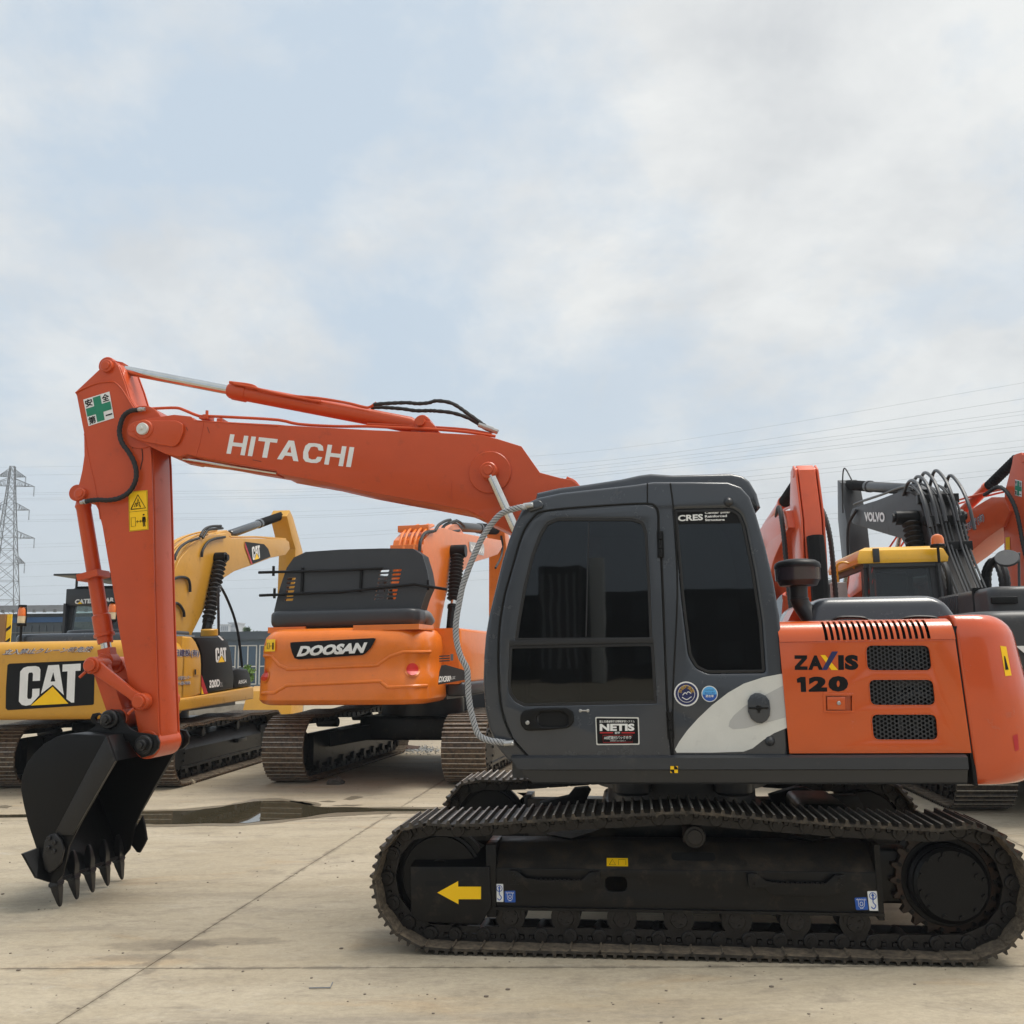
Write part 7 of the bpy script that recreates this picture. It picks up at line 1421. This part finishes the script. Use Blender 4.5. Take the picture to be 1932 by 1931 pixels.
# trees
LEAF = mat('tree_leaves', (.045, .085, .022), .6, var=.45, dscale=3.); LEAF2 = mat('bright_shrub_leaves', (.12, .22, .03), .5, var=.35, dscale=5.); BARK = mat('bark', (.09, .07, .05), .9)
def tree(D, x, ytop, wpx, label, name='tree', lm=LEAF, n=1300, leaf=.16, cat='tree', trunk=True, low=.3):
    t_ = wpt(D, x, ytop); Ht = t_.z; R_ = wpx/2*D/F_PX; e = empty(name, (t_.x, D, 0), random.random()*6, label, cat)
    if trunk: bm = NB(); rod(bm, (0, 0, 0), (0, 0, Ht*.7), [(0, .16), (.5, .11), (1, .04)], 8); 
    if trunk:
        for k in range(7): a = k*2.4; tube(bm, [(0, 0, Ht*(.3+.05*k)), (cos(a)*R_*.4, sin(a)*R_*.4, Ht*(.45+.05*k)), (cos(a)*R_*.75, sin(a)*R_*.75, Ht*(.55+.05*k))], .03, 5, 2)
        bobj('trunk', bm, BARK, e)
    me = bpy.data.meshes.new('crown'); vs = []; fs = []; cl = [Vector((random.uniform(-1, 1)*R_*.75, random.uniform(-1, 1)*R_*.75, Ht*low+random.random()*(Ht*(.97-low)))) for _ in range(16)]
    cl = [c for c in cl]
    for i in range(n):
        c = random.choice(cl); h_ = (c.z/Ht); p = c+Vector((random.gauss(0, 1), random.gauss(0, 1), random.gauss(0, .8)))*R_*.22
        if p.z > Ht: p.z = Ht-random.random()*.3
        a = Vector((random.gauss(0, 1), random.gauss(0, 1), random.gauss(0, 1))).normalized(); b = a.orthogonal().normalized(); s_ = leaf*random.uniform(.6, 1.3); k = len(vs)
        vs += [tuple(p-a*s_), tuple(p+b*s_*.4), tuple(p+a*s_), tuple(p-b*s_*.4)]; fs.append((k, k+1, k+2, k+3))
    me.from_pydata(vs, [], fs); link('crown', me, lm, e); return e
tree(60, 467, 1182, 16, 'dark leafy tree rising behind the left end of the site office roof'); tree(58, 481, 1188, 24, 'dark leafy tree beside the orange counterweight, above the site office'); tree(64, 434, 1190, 14, 'small dark tree below the far apartment block')
tree(30, 467, 1250, 24, 'bright green shrub between the yellow and the orange machines', 'shrub', LEAF2, 900, .07, 'shrub', False, .05)
# pylons
def pylon(D, xc, ytop, H_=None, label='', wbase=None, arms=((.97, .055), (.82, .17), (.66, .20), (.5, .16)), mt=GALV, sc_=1., rz=0.3, th=1., ytype=False):
    t_ = wpt(D, xc, ytop); Ht = t_.z; e = empty('power_pylon', (t_.x, D, 0), rz, label, 'pylon'); bm = NB(); wb = Ht*.165; wt_ = Ht*.020
    def hw_(z): f_ = z/Ht; return (wb*(1-f_/.85)+Ht*.038*(f_/.85) if f_ < .85 else Ht*.038*(1-(f_-.85)/.15)+wt_*(f_-.85)/.15)*.5
    lv = [0, .14, .26, .36, .45, .53, .60, .66, .72, .77, .82, .87, .92, .96, 1.0]; cor = ((-1, -1), (1, -1), (1, 1), (-1, 1)); r1_ = .07*th*sc_*Ht/45
    for a, b in zip(lv, lv[1:]):
        za_, zb_ = a*Ht, b*Ht; ha, hb = hw_(za_), hw_(zb_)
        for k in range(4):
            c, d = cor[k], cor[(k+1) % 4]; p = Vector((c[0]*ha, c[1]*ha, za_)); q = Vector((c[0]*hb, c[1]*hb, zb_)); p2 = Vector((d[0]*ha, d[1]*ha, za_)); q2 = Vector((d[0]*hb, d[1]*hb, zb_))
            tube(bm, [p, q], r1_*1.6, 4, 1, caps=False); tube(bm, [p, q2], r1_*.8, 3, 1, caps=False); tube(bm, [p2, q], r1_*.8, 3, 1, caps=False); tube(bm, [q, q2], r1_*.8, 3, 1, caps=False)
    o = bobj('lattice_tower', bm, mt, e)
    for f_, l_ in arms:
        z = f_*Ht; h_ = hw_(z); ln = l_*Ht
        for s in (-1, 1):
            bm = NB(); tp_ = Vector((s*ln, 0, z))
            for yy in (-1, 1):
                a0 = Vector((s*h_, yy*h_, z-.0)); b0 = Vector((s*h_, yy*h_, z+Ht*.035)); tube(bm, [a0, tp_], r1_, 4, 1); tube(bm, [b0, tp_], r1_, 4, 1)
                for k in range(1, 6): u = k/6; v_ = (k+.5)/6; tube(bm, [a0.lerp(tp_, u), b0.lerp(tp_, v_)], r1_*.6, 3, 1); tube(bm, [b0.lerp(tp_, u), a0.lerp(tp_, u)], r1_*.6, 3, 1)
            ca = bobj('cross_arm', bm, mt, e)
            bm = NB()
            for k in range(9): cyl(bm, tp_-Vector((0, 0, .25*k*Ht/45)), tp_-Vector((0, 0, (.25*k+.12)*Ht/45)), .13*Ht/45*th, 8)
            bobj('insulator_string', bm, GREYM, ca)
    return e
pylon(150, 24, 880, label='tall steel lattice pylon at the left edge above the shed', arms=((.95, .06), (.905, .10), (.79, .085), (.655, .115), (.535, .08)), rz=.25, th=.95)
def small_pylon(D, xc, ytop, label):
    t_ = wpt(D, xc, ytop); Ht = t_.z; e = empty('power_pylon', (t_.x, D, 0), .1, label, 'pylon'); bm = NB(); r = .16
    w0, w1 = Ht*.07, Ht*.018
    for k in range(12):
        a, b = k/12*.72, (k+1)/12*.72; ha, hb = w0+(w1-w0)*a/.72, w0+(w1-w0)*b/.72
        for s in (-1, 1): tube(bm, [(s*ha, 0, a*Ht), (s*hb, 0, b*Ht)], r, 4, 1); tube(bm, [(s*ha, 0, a*Ht), (-s*hb, 0, b*Ht)], r*.6, 3, 1)
    o = bobj('lattice_tower', bm, GALV, e)
    for s in (-1, 1):
        bm = NB(); tube(bm, [(s*w1, 0, .72*Ht), (s*Ht*.17, 0, Ht)], r, 4, 1); tube(bm, [(0, 0, .66*Ht), (s*Ht*.17, 0, Ht)], r, 4, 1); tube(bm, [(0, 0, .84*Ht), (s*Ht*.13, 0, .88*Ht)], r*.8, 4, 1); tube(bm, [(s*Ht*.12, 0, .87*Ht), (s*Ht*.12, 0, .78*Ht)], r*.6, 4, 1)
        bobj('cross_arm', bm, GALV, e)
    bm = NB(); tube(bm, [(-Ht*.16, 0, .46*Ht), (Ht*.16, 0, .46*Ht)], r, 4, 1); tube(bm, [(-Ht*.16, 0, .46*Ht), (0, 0, .52*Ht), (Ht*.16, 0, .46*Ht)], r, 4, 1); bobj('cross_arm', bm, GALV, e)
small_pylon(330, 1571, 1066, 'small distant forked pylon beside the yellow cab roof')
bmx = None
for k, (x, yt) in enumerate(((401, 1150), (393, 1165))):
    t_ = wpt(300, x, yt); e = empty('lattice_mast', (t_.x, 300, 0), 0, ('taller' if k == 0 else 'shorter')+' thin distant mast left of the far apartment block', 'mast'); bm = NB(); cyl(bm, (0, 0, 0), (0, 0, t_.z), .18, 6)
    for j in range(5): tube(bm, [(-1, 0, t_.z-1-j*2), (1, 0, t_.z-1-j*2)], .1, 4, 1)
    bobj('mast_pole', bm, GALV, e)
# power lines: spans running from the left distance to overhead on the right
WIRE = mat('wire', (.20, .21, .22), .7)
lines = [(882, 872, 848, 722), (897, 890, 868, 752), (931, 920, 876, 775), (934, 925, 882, 782), (941, 932, 890, 795), (944, 937, 895, 802), (973, 962, 916, 830), (982, 970, 926, 842), (985, 974, 934, 850), (1029, 1005, 960, 880), (1035, 1012, 968, 890), (1063, 1040, 1004, 936), (1068, 1046, 1012, 946), (1090, 1068, 1040, 985), (1108, 1088, 1064, 1015), (1124, 1104, 1082, 1040)]
pos_ = ['topmost', 'second from the top', 'third from the top', 'fourth from the top', 'fifth from the top', 'sixth from the top', 'seventh from the top', 'eighth from the top', 'eighth from the bottom', 'seventh from the bottom', 'sixth from the bottom', 'fifth from the bottom', 'fourth from the bottom', 'third from the bottom', 'second from the bottom', 'lowest']
for i, ys in enumerate(lines):
    P = [wpt(d, x, y) for d, x, y in ((240, -900, ys[0]+40), (210, -200, ys[0]+8), (190, 0, ys[0]), (165, 660, ys[1]), (140, 1150, ys[2]), (110, 1932, ys[3]), (98, 2200, ys[3]-50), (84, 2900, ys[3]-190))]
    bm = NB(); tube(bm, P, .015 if i % 3 else .012, 4, 6); o = bobj('power_line', bm, WIRE); tri(o, 'thin grey overhead power line crossing the sky, '+pos_[i], 'power line', 'overhead power lines')
# buildings on the photographer's side, seen only as reflections in the cab glass
RB = mat('render_wall', (.13, .13, .135), .8); RG = mat('street_window_glass', (.16, .17, .18), .4)
for k, (x, y, W_, H_, lb) in enumerate(((-26, -60, 14, 15, 'tall striped apartment tower behind the camera'), (-2, -66, 34, 7, 'long low works building behind the camera'), (30, -58, 28, 8, 'three-storey workshop behind the camera'))):
    e = empty('street_building', (x, y, 0), 0, lb, 'building'); bm = NB(); box(bm, -W_/2, W_/2, -12, 0, 0, H_); bobj('wall', bm, RB, e)
    nf = max(2, int(H_/3.4)); nx = int(W_/3.2); wo_ = None
    for j in range(nf):
        for i in range(nx):
            pos = (-W_/2+(i+.5)*W_/nx, .03, (j+.55)*H_/nf)
            if wo_ is None: bm = NB(); box(bm, -.85, .85, 0, .05, -.85, .85); wo_ = bobj('window', bm, RG, e); wo_.location = pos
            else: c = dupo(wo_, e); c.location = pos
def mirror_x(x, y, Y):
    r = ray('R1', x, y); n_ = MF.ay; P_m = MF.pt('R1', x, y, CY); P_w = MF.o+MF.ax*P_m[0]+MF.ay*P_m[1]; d = r-n_*2*r.dot(n_); t = (Y-P_w.y)/d.y; return P_w+d*t
PALE = mat('pale_render', (.80, .82, .80), .7)
p = mirror_x(750, 360, -57); q = mirror_x(785, 360, -57); e = empty('chimney', (p.x, -57, 0), 0, 'pale square chimney stack behind the camera', 'chimney'); w_ = abs(q.x-p.x); bm = NB(); box(bm, -w_, w_, -w_, w_, 0, p.z, .02); bobj('stack', bm, PALE, e)  # added unseen post, placed only to reflect a pale strip in the glass
p, q = mirror_x(430, 440, -55), mirror_x(650, 400, -55); e = empty('street_building', ((p.x+q.x)/2, -55, 0), 0, 'slim striped block behind the camera beside the chimney', 'building'); W_ = abs(q.x-p.x); bm = NB(); box(bm, -W_/2, W_/2, -6, 0, 0, q.z); bobj('wall', bm, RB, e)
for k in range(5): bm = NB(); box(bm, -W_/2+W_*(k+.25)/5, -W_/2+W_*(k+.6)/5, 0, .06, 1, q.z-.5); bobj('pale_stripe', bm, mat('stripe_panel', (.34, .35, .36), .7) if k == 0 else bpy.data.materials['stripe_panel'], e)
# ---------------------------------------------------------------- bits lying about
STONE = mat('dark_rubble', (.07, .062, .052), .9, bump=.5); RUSTP = mat('rusty_scrap', (.07, .035, .02), .8)
def stone(p, s, label, nm='stone', mt=STONE, cat='stone', grp=None, flatk=.5):
    bm = NB(); bmesh.ops.create_icosphere(bm, subdivisions=2, radius=1)
    for v in bm.verts: n_ = noise.noise_vector(v.co*1.7+Vector((p.x*3, p.y*3, s))); v.co = (v.co+n_*.5); v.co = Vector((v.co.x*s, v.co.y*s*.7, max(v.co.z*s*flatk, -s*.25)))
    o = bobj(nm, bm, mt, ang=20); o.location = (p.x, p.y, s*.2); tri(o, label, cat, grp); return o
stone(ground('B3', 1722, 160), .13, 'largest dark lump lying on the concrete in front of the orange excavator')
bm = NB(); vs = [(-.35, -.08, .01), (.35, 0, .01), (.40, .12, .05), (-.2, .16, .11), (-.42, .06, .09)]; v0 = [bm.verts.new(v) for v in vs]; bm.faces.new(v0); bmesh.ops.solidify(bm, geom=bm.faces[:], thickness=.012); o = bobj('scrap_sheet', bm, RUSTP); o.location = ground('R8', 1000, 1590); tri(o, 'bent dark scrap sheet lying under the orange excavator', 'scrap')
bm = NB()
for i in range(520):
    a, b = random.gauss(1130, 80), random.gauss(1592, 11); p = ground('R8', a, b); s_ = random.uniform(.006, .022); r = bmesh.ops.create_cube(bm, size=s_)
    for v in r['verts']: v.co = Matrix.Rotation(random.random()*3, 3, (random.random(), .4, .7)) @ v.co; v.co += Vector((p.x, p.y, s_*.4))
o = bobj('gravel', bm, mat('pale_gravel', (.38, .40, .41), .8)); tri(o, kind='stuff')
bm = NB()
for i in range(900):
    Y_ = random.uniform(3.9, 16); X_ = random.uniform(-.62, .62)*Y_; s_ = random.choice((.003, .003, .004, .005, .007)) if random.random() < .98 else .011; r = bmesh.ops.create_icosphere(bm, subdivisions=1, radius=s_)
    for v in r['verts']: v.co = Vector((v.co.x*1.3, v.co.y, v.co.z*.6)); v.co += Vector((X_, Y_, s_*.3))
o = bobj('grit', bm, mat('grit_dust', (.17, .14, .11), .9)); tri(o, kind='stuff')
bm = NB()
for a in ((620, 612), (636, 610)): pass
p = ground('R6', 1140, 1100); p2 = ground('R6', 1180, 1100)
stone(p, .05, 'pale stone by the corner of the yellow machine\'s right track', mt=mat('pale_stone', (.40, .34, .24), .9), flatk=1.)
bm = NB(); tube(bm, [ground('B3', 1585, 1212)+Vector((0, 0, .006)), ground('B3', 1695, 1210)+Vector((0, 0, .006)), ground('B3', 1706, 1186)+Vector((0, 0, .008))], .0035, 5, 1); o = bobj('wire_offcut', bm, WIRE); tri(o, 'thin bent wire offcut lying on the concrete in the foreground', 'wire')

# far wood behind the yard, low along the horizon
vs = []; fs = []
for i in range(9000):
    X_ = random.uniform(-170, 230); top_z = 3.6+1.4*noise.noise(Vector((X_*.11, 3, 0)))+.8*noise.noise(Vector((X_*.5, 7, 0))); p = Vector((X_, 165+random.uniform(-3, 6), random.random()**.7*top_z)); a = Vector((random.gauss(0, 1), random.gauss(0, 1), random.gauss(0, 1))).normalized(); b = a.orthogonal().normalized(); q_ = random.uniform(.35, .8); k = len(vs)
    vs += [tuple(p-a*q_), tuple(p+b*q_*.6), tuple(p+a*q_), tuple(p-b*q_*.6)]; fs.append((k, k+1, k+2, k+3))
me = bpy.data.meshes.new('far_wood'); me.from_pydata(vs, [], fs); tri(link('far_wood', me, LEAF), kind='stuff')
# ================================================================ HAZE
hm = bpy.data.materials.new('haze_air'); hm.cycles.homogeneous_volume = True; hm.use_nodes = True; hn = hm.node_tree.nodes; hn.clear()
ho_ = hn.new('ShaderNodeOutputMaterial'); hv_ = hn.new('ShaderNodeVolumePrincipled'); hv_.inputs['Color'].default_value = (.80, .88, .95, 1); hv_.inputs['Density'].default_value = .0009; hm.node_tree.links.new(hv_.outputs[0], ho_.inputs['Volume'])
bm = NB(); box(bm, -950, 950, -950, 950, -1.1, 62); hb = bobj('haze', bm, hm); tri(hb, kind='stuff')
